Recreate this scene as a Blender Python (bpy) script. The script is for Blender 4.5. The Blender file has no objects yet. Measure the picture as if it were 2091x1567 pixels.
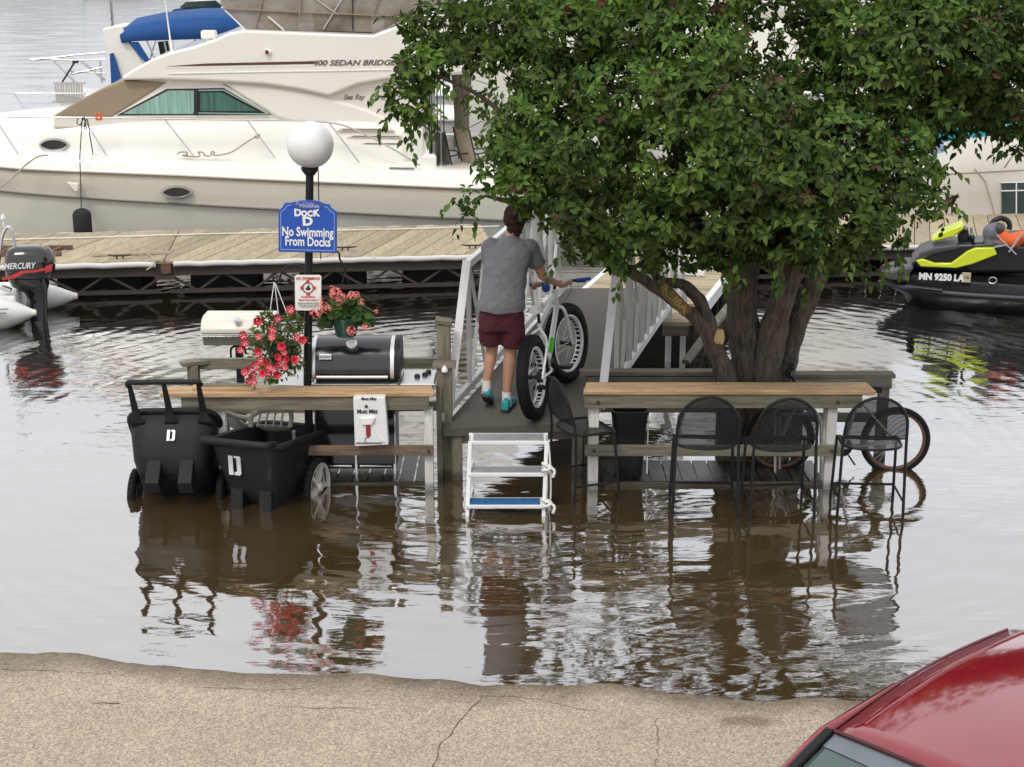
import bpy, math, random
from mathutils import Vector, Matrix, noise
R = math.radians
random.seed(7)
SC = bpy.context.scene
COL = SC.collection

# ---------------------------------------------------------------- camera
FPX, PCX, PCY, CAMH = 3140.0, 1045.5, 783.5, 4.45
PITCH = math.atan((PCY + 90) / FPX)
cam_d = bpy.data.cameras.new('camera')
cam = bpy.data.objects.new('camera', cam_d)
COL.objects.link(cam)
cam.location = (0, 0, CAMH)
cam.rotation_euler = (math.pi / 2 - PITCH, 0, 0)
cam_d.sensor_fit = 'HORIZONTAL'
cam_d.sensor_width = 36.0
cam_d.lens = FPX / 2091 * 36.0
cam_d.clip_start = 0.1
cam_d.clip_end = 6000
SC.camera = cam

# ---------------------------------------------------------------- sky, sun, exposure
SUN_EL, SUN_AZ = R(52), R(205)          # soft sun behind cloud, over the viewer's left shoulder
world = bpy.data.worlds.new('World')
SC.world = world
world.use_nodes = True
nt = world.node_tree
nt.nodes.clear()
out = nt.nodes.new('ShaderNodeOutputWorld')
bg = nt.nodes.new('ShaderNodeBackground')
sky = nt.nodes.new('ShaderNodeTexSky')
sky.sky_type = 'NISHITA'
sky.sun_disc = False
sky.sun_elevation = SUN_EL
sky.sun_rotation = SUN_AZ
sky.dust_density = 3.0
cl = nt.nodes.new('ShaderNodeTexNoise')
cl.inputs['Scale'].default_value = 2.2
cl.inputs['Detail'].default_value = 5
ramp = nt.nodes.new('ShaderNodeValToRGB')
ramp.color_ramp.elements[0].position = 0.3
ramp.color_ramp.elements[0].color = (0.80, 0.82, 0.86, 1)
ramp.color_ramp.elements[1].position = 0.7
ramp.color_ramp.elements[1].color = (1.0, 1.0, 1.0, 1)
mul = nt.nodes.new('ShaderNodeVectorMath')
mul.operation = 'SCALE'
mul.inputs['Scale'].default_value = 9.5          # overcast cloud, as bright as the clear Nishita sky
mx = nt.nodes.new('ShaderNodeMix')
mx.data_type = 'RGBA'
mx.inputs['Factor'].default_value = 0.86
tc = nt.nodes.new('ShaderNodeTexCoord')
L = nt.links.new
L(tc.outputs['Generated'], cl.inputs['Vector'])
L(cl.outputs['Fac'], ramp.inputs['Fac'])
L(ramp.outputs['Color'], mul.inputs[0])
L(sky.outputs['Color'], mx.inputs['A'])
L(mul.outputs['Vector'], mx.inputs['B'])
L(mx.outputs['Result'], bg.inputs['Color'])
bg.inputs['Strength'].default_value = 0.12
L(bg.outputs['Background'], out.inputs['Surface'])
sd = bpy.data.lights.new('sun', 'SUN')
sd.energy = 1.1
sd.angle = R(14)
sd.color = (1.0, 0.95, 0.86)
sun = bpy.data.objects.new('sun', sd)
COL.objects.link(sun)
sun.location = (-6, -8, 14)
_sv = Vector((math.sin(SUN_AZ) * math.cos(SUN_EL), math.cos(SUN_AZ) * math.cos(SUN_EL), math.sin(SUN_EL)))
sun.rotation_euler = (-_sv).to_track_quat('-Z', 'Y').to_euler()
SC.view_settings.view_transform = 'Standard'
SC.view_settings.look = 'None'
SC.view_settings.gamma = 1
SC.view_settings.use_curve_mapping = False
SC.view_settings.exposure = 0.30
SC.cycles.max_bounces = 10
SC.cycles.transparent_max_bounces = 24
SC.cycles.caustics_reflective = False
SC.cycles.caustics_refractive = False

# ---------------------------------------------------------------- helpers
def ray(px, py):
    a = (px - PCX) / FPX
    b = -(py - PCY) / FPX
    c, s = math.cos(PITCH), math.sin(PITCH)
    return Vector((a, c + b * s, -s + b * c))

def W(px, py, z=None, Y=None):
    """point of the place: at height z, or at distance Y"""
    d = ray(px, py)
    t = (z - CAMH) / d.z if z is not None else Y / d.y
    return Vector((0, 0, CAMH)) + d * t

def LP(M, px, py, axis, val):
    """the same in the local frame M of a thing, on its plane axis = val"""
    Mi = M.inverted()
    o = Mi @ Vector((0, 0, CAMH))
    d = Mi.to_3x3() @ ray(px, py)
    t = (val - o[axis]) / d[axis]
    return o + d * t

WM = {}
def thing(name, label, cat, loc=(0, 0, 0), rz=0.0, group=None, rot=None):
    o = bpy.data.objects.new(name, None)
    COL.objects.link(o)
    o.empty_display_size = 0.1
    o.location = loc
    o.rotation_euler = rot if rot else (0, 0, rz)
    o['label'] = label
    o['category'] = cat
    if group:
        o['group'] = group
    M = Matrix.Translation(Vector(loc)) @ o.rotation_euler.to_matrix().to_4x4()
    WM[o.name] = M
    return o

def tag(o, label=None, cat=None, group=None, kind=None):
    if label: o['label'] = label
    if cat: o['category'] = cat
    if group: o['group'] = group
    if kind: o['kind'] = kind
    return o

def copy_thing(o, label, loc, rz=None, parent=None):
    c = o.copy()
    COL.objects.link(c)
    if parent is None:
        c['label'] = label
        c.location = loc
        if rz is not None:
            c.rotation_euler = (0, 0, rz)
    else:
        c.parent = parent
    for ch in o.children:
        copy_thing(ch, None, None, None, c)
    return c

class MB:
    def __init__(s):
        s.v, s.f, s.m = [], [], []
        s.mi = 0
    def add(s, vs, fs):
        n = len(s.v)
        s.v += [tuple(v) for v in vs]
        s.f += [tuple(i + n for i in f) for f in fs]
        return s
    def box(s, c, d, rot=None):
        x, y, z = d[0] / 2, d[1] / 2, d[2] / 2
        vs = [Vector((i * x, j * y, k * z)) for i in (-1, 1) for j in (-1, 1) for k in (-1, 1)]
        if rot is not None:
            m = rot if isinstance(rot, Matrix) else Matrix.Rotation(rot, 3, 'Z')
            vs = [m @ v for v in vs]
        c = Vector(c)
        return s.add([v + c for v in vs], [(0, 1, 3, 2), (4, 6, 7, 5), (0, 4, 5, 1), (2, 3, 7, 6), (0, 2, 6, 4), (1, 5, 7, 3)])
    def bar(s, a, b, w, h, up=(0, 0, 1)):
        a, b = Vector(a), Vector(b)
        d = (b - a).normalized()
        u = Vector(up)
        if abs(d.dot(u)) > 0.98:
            u = Vector((0, 1, 0))
        sd = d.cross(u).normalized()
        u = sd.cross(d).normalized()
        vs = []
        for p in (a, b):
            for i, j in ((-1, -1), (1, -1), (1, 1), (-1, 1)):
                vs.append(p + sd * (i * w / 2) + u * (j * h / 2))
        return s.add(vs, [(3, 2, 1, 0), (4, 5, 6, 7), (0, 1, 5, 4), (1, 2, 6, 5), (2, 3, 7, 6), (3, 0, 4, 7)])
    def tube(s, pts, r, n=8, closed=False, cap=True):
        pts = [Vector(p) for p in pts]
        k = len(pts)
        rs = r if isinstance(r, (list, tuple)) else [r] * k
        vs, fs = [], []
        prev = None
        for i, p in enumerate(pts):
            if closed:
                d = pts[(i + 1) % k] - pts[i - 1]
            else:
                d = pts[min(i + 1, k - 1)] - pts[max(i - 1, 0)]
            d.normalize()
            if prev is None:
                u = d.orthogonal().normalized()
            else:
                u = prev - d * prev.dot(d)
                u = u.normalized() if u.length > 1e-6 else d.orthogonal().normalized()
            prev = u
            w = d.cross(u)
            for j in range(n):
                a = 2 * math.pi * j / n
                vs.append(p + (u * math.cos(a) + w * math.sin(a)) * rs[i])
        for i in range(k if closed else k - 1):
            a, b = i * n, ((i + 1) % k) * n
            for j in range(n):
                j2 = (j + 1) % n
                fs.append((a + j, a + j2, b + j2, b + j))
        if cap and not closed:
            fs.append(tuple(range(n - 1, -1, -1)))
            fs.append(tuple(range((k - 1) * n, k * n)))
        return s.add(vs, fs)
    def lathe(s, prof, n=20, M=None, c=(0, 0, 0)):
        vs, fs = [], []
        M = M or Matrix.Identity(3)
        c = Vector(c)
        k = len(prof)
        for r, z in prof:
            for j in range(n):
                a = 2 * math.pi * j / n
                vs.append(c + M @ Vector((r * math.cos(a), r * math.sin(a), z)))
        for i in range(k - 1):
            for j in range(n):
                j2 = (j + 1) % n
                fs.append((i * n + j, i * n + j2, (i + 1) * n + j2, (i + 1) * n + j))
        if tuple(prof[0]) == tuple(prof[-1]):
            return s.add(vs, fs)
        if prof[0][0] > 1e-5: fs.append(tuple(range(n - 1, -1, -1)))
        if prof[-1][0] > 1e-5: fs.append(tuple(range((k - 1) * n, k * n)))
        return s.add(vs, fs)
    def sphere(s, c, r, n=16, m=10, sc=(1, 1, 1), M=None):
        prof = [(max(1e-5, math.sin(math.pi * i / m)) * 1.0, -math.cos(math.pi * i / m)) for i in range(m + 1)]
        M = M or Matrix.Identity(3)
        D = Matrix.Diagonal((sc[0] * r, sc[1] * r, sc[2] * r))
        return s.lathe(prof, n, M @ D, c)
    def prism(s, poly, depth, M=None):
        """poly in local xy, extruded along local z by depth"""
        M = M or Matrix.Identity(4)
        n = len(poly)
        vs = [M @ Vector((p[0], p[1], 0)) for p in poly] + [M @ Vector((p[0], p[1], depth)) for p in poly]
        fs = [tuple(range(n - 1, -1, -1)), tuple(range(n, 2 * n))]
        fs += [(i, (i + 1) % n, n + (i + 1) % n, n + i) for i in range(n)]
        return s.add(vs, fs)
    def xz(s, poly, y0, y1):
        """outline in x,z, extruded from y0 to y1"""
        n = len(poly)
        vs = [(p[0], y0, p[1]) for p in poly] + [(p[0], y1, p[1]) for p in poly]
        fs = [tuple(range(n)), tuple(range(2 * n - 1, n - 1, -1))]
        fs += [(n + i, n + (i + 1) % n, (i + 1) % n, i) for i in range(n)]
        return s.add(vs, fs)
    def loft(s, secs, closed=False, cap=True):
        n = len(secs[0])
        vs = [v for c in secs for v in c]
        fs = []
        for i in range(len(secs) - 1):
            for j in range(n if closed else n - 1):
                j2 = (j + 1) % n
                fs.append((i * n + j, i * n + j2, (i + 1) * n + j2, (i + 1) * n + j))
        if cap:
            fs.append(tuple(range(n - 1, -1, -1)))
            fs.append(tuple(range((len(secs) - 1) * n, len(secs) * n)))
        return s.add(vs, fs)
    def mesh(s, name):
        me = bpy.data.meshes.new(name)
        me.from_pydata(s.v, [], s.f)
        me.update()
        return me
    def build(s, name, mt, parent=None, smooth=None, bevel=0, world=False, seg=2, fixn=True, kind=None):
        if world and parent is not None:
            p = parent
            while p.parent: p = p.parent
            Mi = WM[p.name].inverted()
            s.v = [tuple(Mi @ Vector(v)) for v in s.v]
        me = s.mesh(name)
        if fixn:
            import bmesh
            bm = bmesh.new(); bm.from_mesh(me)
            bmesh.ops.recalc_face_normals(bm, faces=bm.faces)
            bm.to_mesh(me); bm.free()
        o = link(name, me, mt, parent)
        if smooth is not None:
            me.polygons.foreach_set('use_smooth', [True] * len(me.polygons))
            me.set_sharp_from_angle(angle=R(smooth))
        if bevel:
            b = o.modifiers.new('bevel', 'BEVEL')
            b.width = bevel; b.segments = seg; b.limit_method = 'ANGLE'; b.angle_limit = R(35)
            if seg > 1:
                b.harden_normals = False
        if kind: o['kind'] = kind
        return o

def link(name, me, mt, parent=None):
    o = bpy.data.objects.new(name, me)
    COL.objects.link(o)
    if mt is not None and not me.materials:
        me.materials.append(mt)
    if parent is not None:
        o.parent = parent
    return o

def smoothpath(pts, k=6):
    """Catmull-Rom through the points"""
    pts = [Vector(p) for p in pts]
    o = []
    n = len(pts)
    for i in range(n - 1):
        p0, p1, p2, p3 = pts[max(i - 1, 0)], pts[i], pts[i + 1], pts[min(i + 2, n - 1)]
        for j in range(k):
            t = j / k
            o.append(0.5 * ((2 * p1) + (p2 - p0) * t + (2 * p0 - 5 * p1 + 4 * p2 - p3) * t * t + (3 * p1 - p0 - 3 * p2 + p3) * t ** 3))
    o.append(pts[-1])
    return o

def smooth1(vals, k=6):
    return [v.x for v in smoothpath([(a, 0, 0) for a in vals], k)]

def text(name, body, size, M, mt, parent, ext=0.0015, sx=1.0, shear=0.0, off=0.0, align='CENTER', font_off=None):
    """flat lettering as a mesh; M is the local frame of its baseline (x right, y up, z out)"""
    cu = bpy.data.curves.new(name, 'FONT')
    cu.body = body
    cu.size = size
    cu.align_x = align
    cu.align_y = 'CENTER'
    cu.extrude = ext
    cu.shear = shear
    cu.offset = off
    cu.resolution_u = 3
    t = bpy.data.objects.new(name, cu)
    COL.objects.link(t)
    bpy.context.view_layer.update()
    me = bpy.data.meshes.new_from_object(t.evaluated_get(bpy.context.evaluated_depsgraph_get()))
    COL.objects.unlink(t)
    bpy.data.objects.remove(t)
    me.transform(M @ Matrix.Diagonal((sx, 1, 1, 1)))
    me.materials.clear()
    me.name = name
    return link(name, me, mt, parent)

def frame(o, x, z):
    """4x4 frame at o with x axis x, z axis z"""
    z = Vector(z).normalized(); x = Vector(x); x = (x - z * x.dot(z)).normalized()
    y = z.cross(x)
    M = Matrix((x, y, z)).transposed().to_4x4()
    M.translation = Vector(o)
    return M

# ---------------------------------------------------------------- materials
def mat(name, c, rough=0.5, metal=0.0, var=0.12, vs=5.0, bump=0.0, bs=60.0, spec=0.5, coat=0.0, rnd=0.0,
        stretch=(1, 1, 1), c2=None, c3=None, alpha=1.0, sss=0.0, trans=0.0, rv=0.1, wear=None, wpos=0.62, wet=False):
    m = bpy.data.materials.new(name)
    m.use_nodes = True
    t = m.node_tree
    P = t.nodes['Principled BSDF']
    l = t.links.new
    N = t.nodes.new
    tc = N('ShaderNodeTexCoord'); mp = N('ShaderNodeMapping')
    mp.inputs['Scale'].default_value = stretch
    l(tc.outputs['Object'], mp.inputs['Vector'])
    vec = mp.outputs['Vector']
    oi = None
    if rnd:
        oi = N('ShaderNodeObjectInfo')
        ad = N('ShaderNodeVectorMath'); ad.operation = 'ADD'
        ml = N('ShaderNodeMath'); ml.operation = 'MULTIPLY'; ml.inputs[1].default_value = 37.0
        l(oi.outputs['Random'], ml.inputs[0]); l(vec, ad.inputs[0]); l(ml.outputs[0], ad.inputs[1])
        vec = ad.outputs['Vector']
    nz = N('ShaderNodeTexNoise'); nz.inputs['Scale'].default_value = vs; nz.inputs['Detail'].default_value = 7
    nz.inputs['Roughness'].default_value = 0.62
    l(vec, nz.inputs['Vector'])
    rp = N('ShaderNodeValToRGB')
    a = [max(0, x * (1 - var)) for x in c]
    b = list(c2) if c2 else [min(1, x * (1 + var)) for x in c]
    e = rp.color_ramp.elements
    e[0].position = 0.3; e[0].color = (*a, 1)
    e[1].position = 0.7; e[1].color = (*b, 1)
    if c3:
        x = e.new(0.5); x.color = (*c3, 1)
    l(nz.outputs['Fac'], rp.inputs['Fac'])
    col = rp.outputs['Color']
    if wear:
        n2 = N('ShaderNodeTexNoise'); n2.inputs['Scale'].default_value = vs * 2.3; n2.inputs['Detail'].default_value = 8
        n2.inputs['Roughness'].default_value = 0.7
        l(vec, n2.inputs['Vector'])
        r2 = N('ShaderNodeValToRGB'); r2.color_ramp.elements[0].position = wpos; r2.color_ramp.elements[1].position = wpos + 0.05
        l(n2.outputs['Fac'], r2.inputs['Fac'])
        mw = N('ShaderNodeMix'); mw.data_type = 'RGBA'; mw.inputs['B'].default_value = (*wear, 1)
        l(r2.outputs['Color'], mw.inputs['Factor']); l(col, mw.inputs['A']); col = mw.outputs['Result']
    if rnd:
        hs = N('ShaderNodeHueSaturation')
        mr = N('ShaderNodeMapRange'); mr.inputs['To Min'].default_value = 1 - rnd; mr.inputs['To Max'].default_value = 1 + rnd
        l(oi.outputs['Random'], mr.inputs['Value']); l(mr.outputs['Result'], hs.inputs['Value']); l(col, hs.inputs['Color'])
        col = hs.outputs['Color']
    if wet:                                              # soaked wood just above the lake level
        ge = N('ShaderNodeNewGeometry'); sx_ = N('ShaderNodeSeparateXYZ'); l(ge.outputs['Position'], sx_.inputs[0])
        ma = N('ShaderNodeMath'); ma.operation = 'MULTIPLY_ADD'; ma.inputs[1].default_value = -0.09; l(nz.outputs['Fac'], ma.inputs[0]); l(sx_.outputs['Z'], ma.inputs[2])
        mw2 = N('ShaderNodeMapRange'); mw2.inputs['From Min'].default_value = -0.01; mw2.inputs['From Max'].default_value = 0.045
        mw2.inputs['To Min'].default_value = 0.42; mw2.inputs['To Max'].default_value = 1.0
        l(ma.outputs[0], mw2.inputs['Value'])
        hw = N('ShaderNodeHueSaturation'); l(mw2.outputs['Result'], hw.inputs['Value']); l(col, hw.inputs['Color']); col = hw.outputs['Color']
    l(col, P.inputs['Base Color'])
    mr = N('ShaderNodeMapRange'); mr.inputs['To Min'].default_value = max(0.02, rough - rv); mr.inputs['To Max'].default_value = min(1, rough + rv)
    l(nz.outputs['Fac'], mr.inputs['Value']); l(mr.outputs['Result'], P.inputs['Roughness'])
    P.inputs['Metallic'].default_value = metal
    P.inputs['Specular IOR Level'].default_value = spec
    P.inputs['Coat Weight'].default_value = coat
    P.inputs['Coat Roughness'].default_value = 0.08
    P.inputs['Alpha'].default_value = alpha
    P.inputs['Transmission Weight'].default_value = trans
    if sss:
        P.inputs['Subsurface Weight'].default_value = sss
        P.inputs['Subsurface Radius'].default_value = (0.02, 0.01, 0.006)
    if bump:
        nb = N('ShaderNodeTexNoise'); nb.inputs['Scale'].default_value = bs; nb.inputs['Detail'].default_value = 6
        l(vec, nb.inputs['Vector'])
        bp = N('ShaderNodeBump'); bp.inputs['Strength'].default_value = bump; bp.inputs['Distance'].default_value = 0.01
        l(nb.outputs['Fac'], bp.inputs['Height']); l(bp.outputs['Normal'], P.inputs['Normal'])
    return m

def wood(name, c, axis='x', var=0.35, rough=0.75, rnd=0.12, vs=3.0, c2=None, bump=0.35, wear=None):
    st = {'x': (0.9, 9, 9), 'y': (9, 0.9, 9), 'z': (9, 9, 0.9)}[axis]
    return mat(name, c, rough, var=var, vs=vs, stretch=st, rnd=rnd, bump=bump, bs=14, c2=c2, spec=0.3, wear=wear, wet=True)

def both(f, name, *a, **k):
    return {ax: f(name + '_' + ax, *a, axis=ax, **k) for ax in 'xyz'}

M_ = {}
M_['gel'] = mat('white_gelcoat', (0.81, 0.785, 0.73), 0.22, var=0.03, vs=0.9, coat=0.5, rv=0.05)
M_['gelcream'] = mat('cream_gelcoat', (0.77, 0.735, 0.665), 0.25, var=0.03, vs=0.6, coat=0.25, rv=0.05)
M_['gelgrey'] = mat('hull_gelcoat', (0.70, 0.67, 0.585), 0.2, var=0.05, vs=1.6, stretch=(0.5, 1, 3), coat=0.6, rv=0.04)
M_['taupe'] = mat('taupe_stripe', (0.22, 0.20, 0.175), 0.4, var=0.05)
M_['darktrim'] = mat('dark_trim', (0.02, 0.02, 0.022), 0.35, var=0.1)
M_['brownstripe'] = mat('brown_stripe', (0.09, 0.035, 0.035), 0.35, var=0.1)
M_['tancanvas'] = mat('tan_canvas', (0.30, 0.235, 0.165), 0.85, var=0.06, vs=2, bump=0.1, bs=200)
M_['beigecanvas'] = mat('beige_canvas', (0.52, 0.49, 0.445), 0.85, var=0.05, vs=1.5, bump=0.25, bs=5, stretch=(1, 1, 0.5))
M_['bluecanvas'] = mat('blue_canvas', (0.008, 0.068, 0.24), 0.8, var=0.12, vs=3, bump=0.15, bs=9)
M_['navycanvas'] = mat('navy_canvas', (0.012, 0.02, 0.075), 0.8, var=0.1)
M_['tealcanvas'] = mat('teal_canvas', (0.0, 0.29, 0.36), 0.7, var=0.15)
M_['chrome'] = mat('stainless', (0.62, 0.62, 0.62), 0.22, metal=0.9, var=0.05)
M_['whitemetal'] = mat('white_painted_metal', (0.78, 0.78, 0.78), 0.4, var=0.06, vs=4, bump=0.05, wear=(0.35, 0.33, 0.3), wpos=0.68)
M_['whiteplastic'] = mat('white_plastic', (0.82, 0.82, 0.80), 0.35, var=0.03)
M_['rope'] = mat('rope', (0.42, 0.37, 0.28), 0.9, var=0.25, vs=40)
M_['whiterope'] = mat('white_rope', (0.7, 0.69, 0.64), 0.9, var=0.2, vs=40)
M_['darkrope'] = mat('dark_rope', (0.05, 0.05, 0.045), 0.9, var=0.2, vs=40)
M_['rubber'] = mat('black_rubber', (0.009, 0.009, 0.010), 0.75, var=0.3, vs=12, bump=0.2, bs=90, spec=0.22)
M_['blackplastic'] = mat('black_plastic', (0.011, 0.0115, 0.013), 0.5, var=0.35, vs=6, bump=0.06, bs=180, spec=0.26)
M_['blackmetal'] = mat('black_metal', (0.011, 0.011, 0.012), 0.45, var=0.2, vs=8, spec=0.25)
M_['blackgloss'] = mat('black_gloss', (0.012, 0.012, 0.014), 0.14, var=0.2, coat=0.6)
M_['steelrust'] = mat('rusty_steel', (0.085, 0.052, 0.037), 0.8, var=0.4, vs=9, c2=(0.05, 0.042, 0.036), bump=0.3, bs=50)
M_['asphaltgrey'] = mat('grey_grit', (0.098, 0.09, 0.076), 0.9, var=0.2, vs=40, bump=0.3, bs=150)
M_['black'] = mat('float_black', (0.008, 0.008, 0.008), 0.8, var=0.2)
M_['text_white'] = mat('white_lettering', (0.82, 0.82, 0.82), 0.5, var=0.02)
M_['text_grey'] = mat('grey_lettering', (0.13, 0.11, 0.10), 0.5, var=0.05)
M_['text_red'] = mat('red_lettering', (0.55, 0.03, 0.035), 0.5, var=0.05)
M_['text_black'] = mat('black_lettering', (0.015, 0.015, 0.016), 0.5, var=0.05)
DECK = both(wood, 'weathered_deck_wood', (0.37, 0.305, 0.205), var=0.18, rnd=0.17, c2=(0.46, 0.39, 0.27))
GREY = both(wood, 'grey_weathered_wood', (0.155, 0.14, 0.105), var=0.35, rnd=0.1, c2=(0.25, 0.225, 0.17))
FRESH = both(wood, 'fresh_pine_wood', (0.40, 0.255, 0.135), var=0.3, rnd=0.08, c2=(0.58, 0.39, 0.22), rough=0.7, wear=(0.20, 0.135, 0.08))
M_['greywhite'] = mat('chalky_white_paint', (0.60, 0.60, 0.58), 0.6, var=0.08, vs=5, bump=0.05, wear=(0.26, 0.25, 0.23), wpos=0.62)
BROWN = both(wood, 'brown_stained_wood', (0.13, 0.07, 0.042), var=0.3, rnd=0.08, c2=(0.2, 0.12, 0.08))
WPAINT = both(wood, 'peeling_white_paint', (0.66, 0.65, 0.61), var=0.1, rnd=0.04, c2=(0.72, 0.71, 0.68), vs=5, wear=(0.16, 0.12, 0.08))
# ================================================================ the setting: ground, water
def shore_y(x):
    pts = [(-40, 14.5), (-12, 10.7), (-3.39, 9.33), (-1.08, 8.99), (1.83, 8.66), (8, 8.1), (40, 6)]
    for (x0, y0), (x1, y1) in zip(pts, pts[1:]):
        if x <= x1:
            return y0 + (y1 - y0) * max(0, (x - x0) / (x1 - x0))
    return pts[-1][1]

def ground_z(x, y):
    d = y - shore_y(x)
    if d < 0:
        z = -d * 0.045 if d > -6 else 0.27 + 0.01 * min(20, -d - 6)
    elif d < 5.4:
        z = -d * 0.045
    else:
        z = -0.243 - min(1.6, (d - 5.4) * 0.35)
    if abs(d) < 8 and abs(x) < 12:
        n = noise.noise(Vector((x * 0.9, y * 0.9, 3.1))) * 0.006 + noise.noise(Vector((x * 2.3, y * 2.3, 8.0))) * 0.0042 + noise.noise(Vector((x * 7, y * 7, 1.0))) * 0.0012
        z += n
    return z

def build_ground():
    xs = [-2500, -600, -150, -50, -25, -14, -11] + [-9 + 0.09 * i for i in range(201)] + [10, 12, 15, 25, 50, 150, 600, 2500]
    ys = [-600, -120, -40, -10, 0, 3, 5] + [6.5 + 0.075 * i for i in range(122)] + [16.2, 17, 18, 19, 20, 22, 26, 40, 80, 200, 600, 1500, 4000]
    n = len(xs)
    vs = [(x, y, ground_z(x, y)) for y in ys for x in xs]
    fs = [(j * n + i, j * n + i + 1, (j + 1) * n + i + 1, (j + 1) * n + i) for j in range(len(ys) - 1) for i in range(n - 1)]
    me = bpy.data.meshes.new('ground')
    me.from_pydata(vs, [], fs)
    me.polygons.foreach_set('use_smooth', [True] * len(me.polygons))
    m = bpy.data.materials.new('tan_asphalt')
    m.use_nodes = True
    t = m.node_tree; N = t.nodes.new; l = t.links.new
    P = t.nodes['Principled BSDF']
    tc = N('ShaderNodeTexCoord')
    def noi(sc, det=6, ro=0.6):
        k = N('ShaderNodeTexNoise'); k.inputs['Scale'].default_value = sc; k.inputs['Detail'].default_value = det; k.inputs['Roughness'].default_value = ro
        l(tc.outputs['Object'], k.inputs['Vector']); return k.outputs['Fac']
    def rmp(f, a, b, ca, cb):
        k = N('ShaderNodeValToRGB'); e = k.color_ramp.elements
        e[0].position = a; e[0].color = (*ca, 1); e[1].position = b; e[1].color = (*cb, 1)
        l(f, k.inputs['Fac']); return k.outputs['Color']
    def mixc(f, a, b, bt='MIX'):
        k = N('ShaderNodeMix'); k.data_type = 'RGBA'; k.blend_type = bt
        for s_, v in (('Factor', f), ('A', a), ('B', b)):
            if hasattr(v, 'links') or isinstance(v, bpy.types.NodeSocket): l(v, k.inputs[s_])
            elif isinstance(v, tuple): k.inputs[s_].default_value = (*v, 1)
            else: k.inputs[s_].default_value = v
        return k.outputs['Result']
    base = rmp(noi(1.3, 5), 0.3, 0.7, (0.36, 0.305, 0.245), (0.435, 0.375, 0.305))
    vo = N('ShaderNodeTexVoronoi'); vo.inputs['Scale'].default_value = 95; l(tc.outputs['Object'], vo.inputs['Vector'])
    stone = rmp(vo.outputs['Color'], 0.2, 0.9, (0.55, 0.53, 0.51), (1.6, 1.55, 1.46))
    base = mixc(0.7, base, stone, 'MULTIPLY')
    grit = rmp(noi(230, 2), 0.40, 0.60, (0.62, 0.61, 0.60), (1.3, 1.29, 1.25))
    base = mixc(0.62, base, grit, 'MULTIPLY')
    stain = rmp(noi(0.55, 8, 0.7), 0.60, 0.74, (1, 1, 1), (0.72, 0.70, 0.68))
    base = mixc(0.7, base, stain, 'MULTIPLY')
    # wet where the water laps or stands: height above the lake, broken by noise
    geo = N('ShaderNodeNewGeometry'); sep = N('ShaderNodeSeparateXYZ'); l(geo.outputs['Position'], sep.inputs[0])
    ad = N('ShaderNodeMath'); ad.operation = 'MULTIPLY_ADD'; ad.inputs[1].default_value = 0.016; l(noi(5, 6, 0.7), ad.inputs[0]); l(sep.outputs['Z'], ad.inputs[2])
    mr = N('ShaderNodeMapRange'); mr.inputs['From Min'].default_value = 0.0075; mr.inputs['From Max'].default_value = 0.023
    l(ad.outputs[0], mr.inputs['Value'])
    # a damp hollow in the asphalt that has not dried
    cc = W(1525, 1462, z=0.05)
    vm = N('ShaderNodeVectorMath'); vm.operation = 'MULTIPLY_ADD'; vm.inputs[1].default_value = (4.6, 10.5, 0); vm.inputs[2].default_value = (-cc.x * 4.6, -cc.y * 10.5, 0)
    l(geo.outputs['Position'], vm.inputs[0])
    vl = N('ShaderNodeVectorMath'); vl.operation = 'LENGTH'; l(vm.outputs[0], vl.inputs[0])
    va = N('ShaderNodeMath'); va.operation = 'MULTIPLY_ADD'; va.inputs[1].default_value = 1.1; l(noi(6, 6, 0.7), va.inputs[0]); l(vl.outputs['Value'], va.inputs[2])
    vr = N('ShaderNodeMapRange'); vr.inputs['From Min'].default_value = 1.1; vr.inputs['From Max'].default_value = 1.6; vr.inputs['To Min'].default_value = 0.35
    l(va.outputs[0], vr.inputs['Value'])
    mn = N('ShaderNodeMath'); mn.operation = 'MINIMUM'; l(mr.outputs['Result'], mn.inputs[0]); l(vr.outputs['Result'], mn.inputs[1])
    wet = mixc(1.0, base, (0.36, 0.33, 0.29), 'MULTIPLY')
    silt = mixc(0.55, wet, rmp(noi(2.2, 7), 0.3, 0.7, (0.17, 0.12, 0.042), (0.31, 0.225, 0.085)))
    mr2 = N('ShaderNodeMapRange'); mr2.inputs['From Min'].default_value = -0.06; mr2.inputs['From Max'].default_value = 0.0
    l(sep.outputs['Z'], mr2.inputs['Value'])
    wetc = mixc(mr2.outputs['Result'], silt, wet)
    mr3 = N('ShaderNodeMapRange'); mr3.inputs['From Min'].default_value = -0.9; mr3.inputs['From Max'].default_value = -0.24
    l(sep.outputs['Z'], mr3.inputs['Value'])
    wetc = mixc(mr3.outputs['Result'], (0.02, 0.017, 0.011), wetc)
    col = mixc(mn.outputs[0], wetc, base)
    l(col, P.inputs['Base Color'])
    mr4 = N('ShaderNodeMapRange'); mr4.inputs['To Min'].default_value = 0.45; mr4.inputs['To Max'].default_value = 0.95
    l(mn.outputs[0], mr4.inputs['Value']); l(mr4.outputs['Result'], P.inputs['Roughness'])
    P.inputs['Specular IOR Level'].default_value = 0.3
    bp = N('ShaderNodeBump'); bp.inputs['Strength'].default_value = 0.55; bp.inputs['Distance'].default_value = 0.008
    l(noi(110, 4), bp.inputs['Height']); l(bp.outputs['Normal'], P.inputs['Normal'])
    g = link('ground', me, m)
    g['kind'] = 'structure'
    return g
ground = build_ground()

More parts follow.
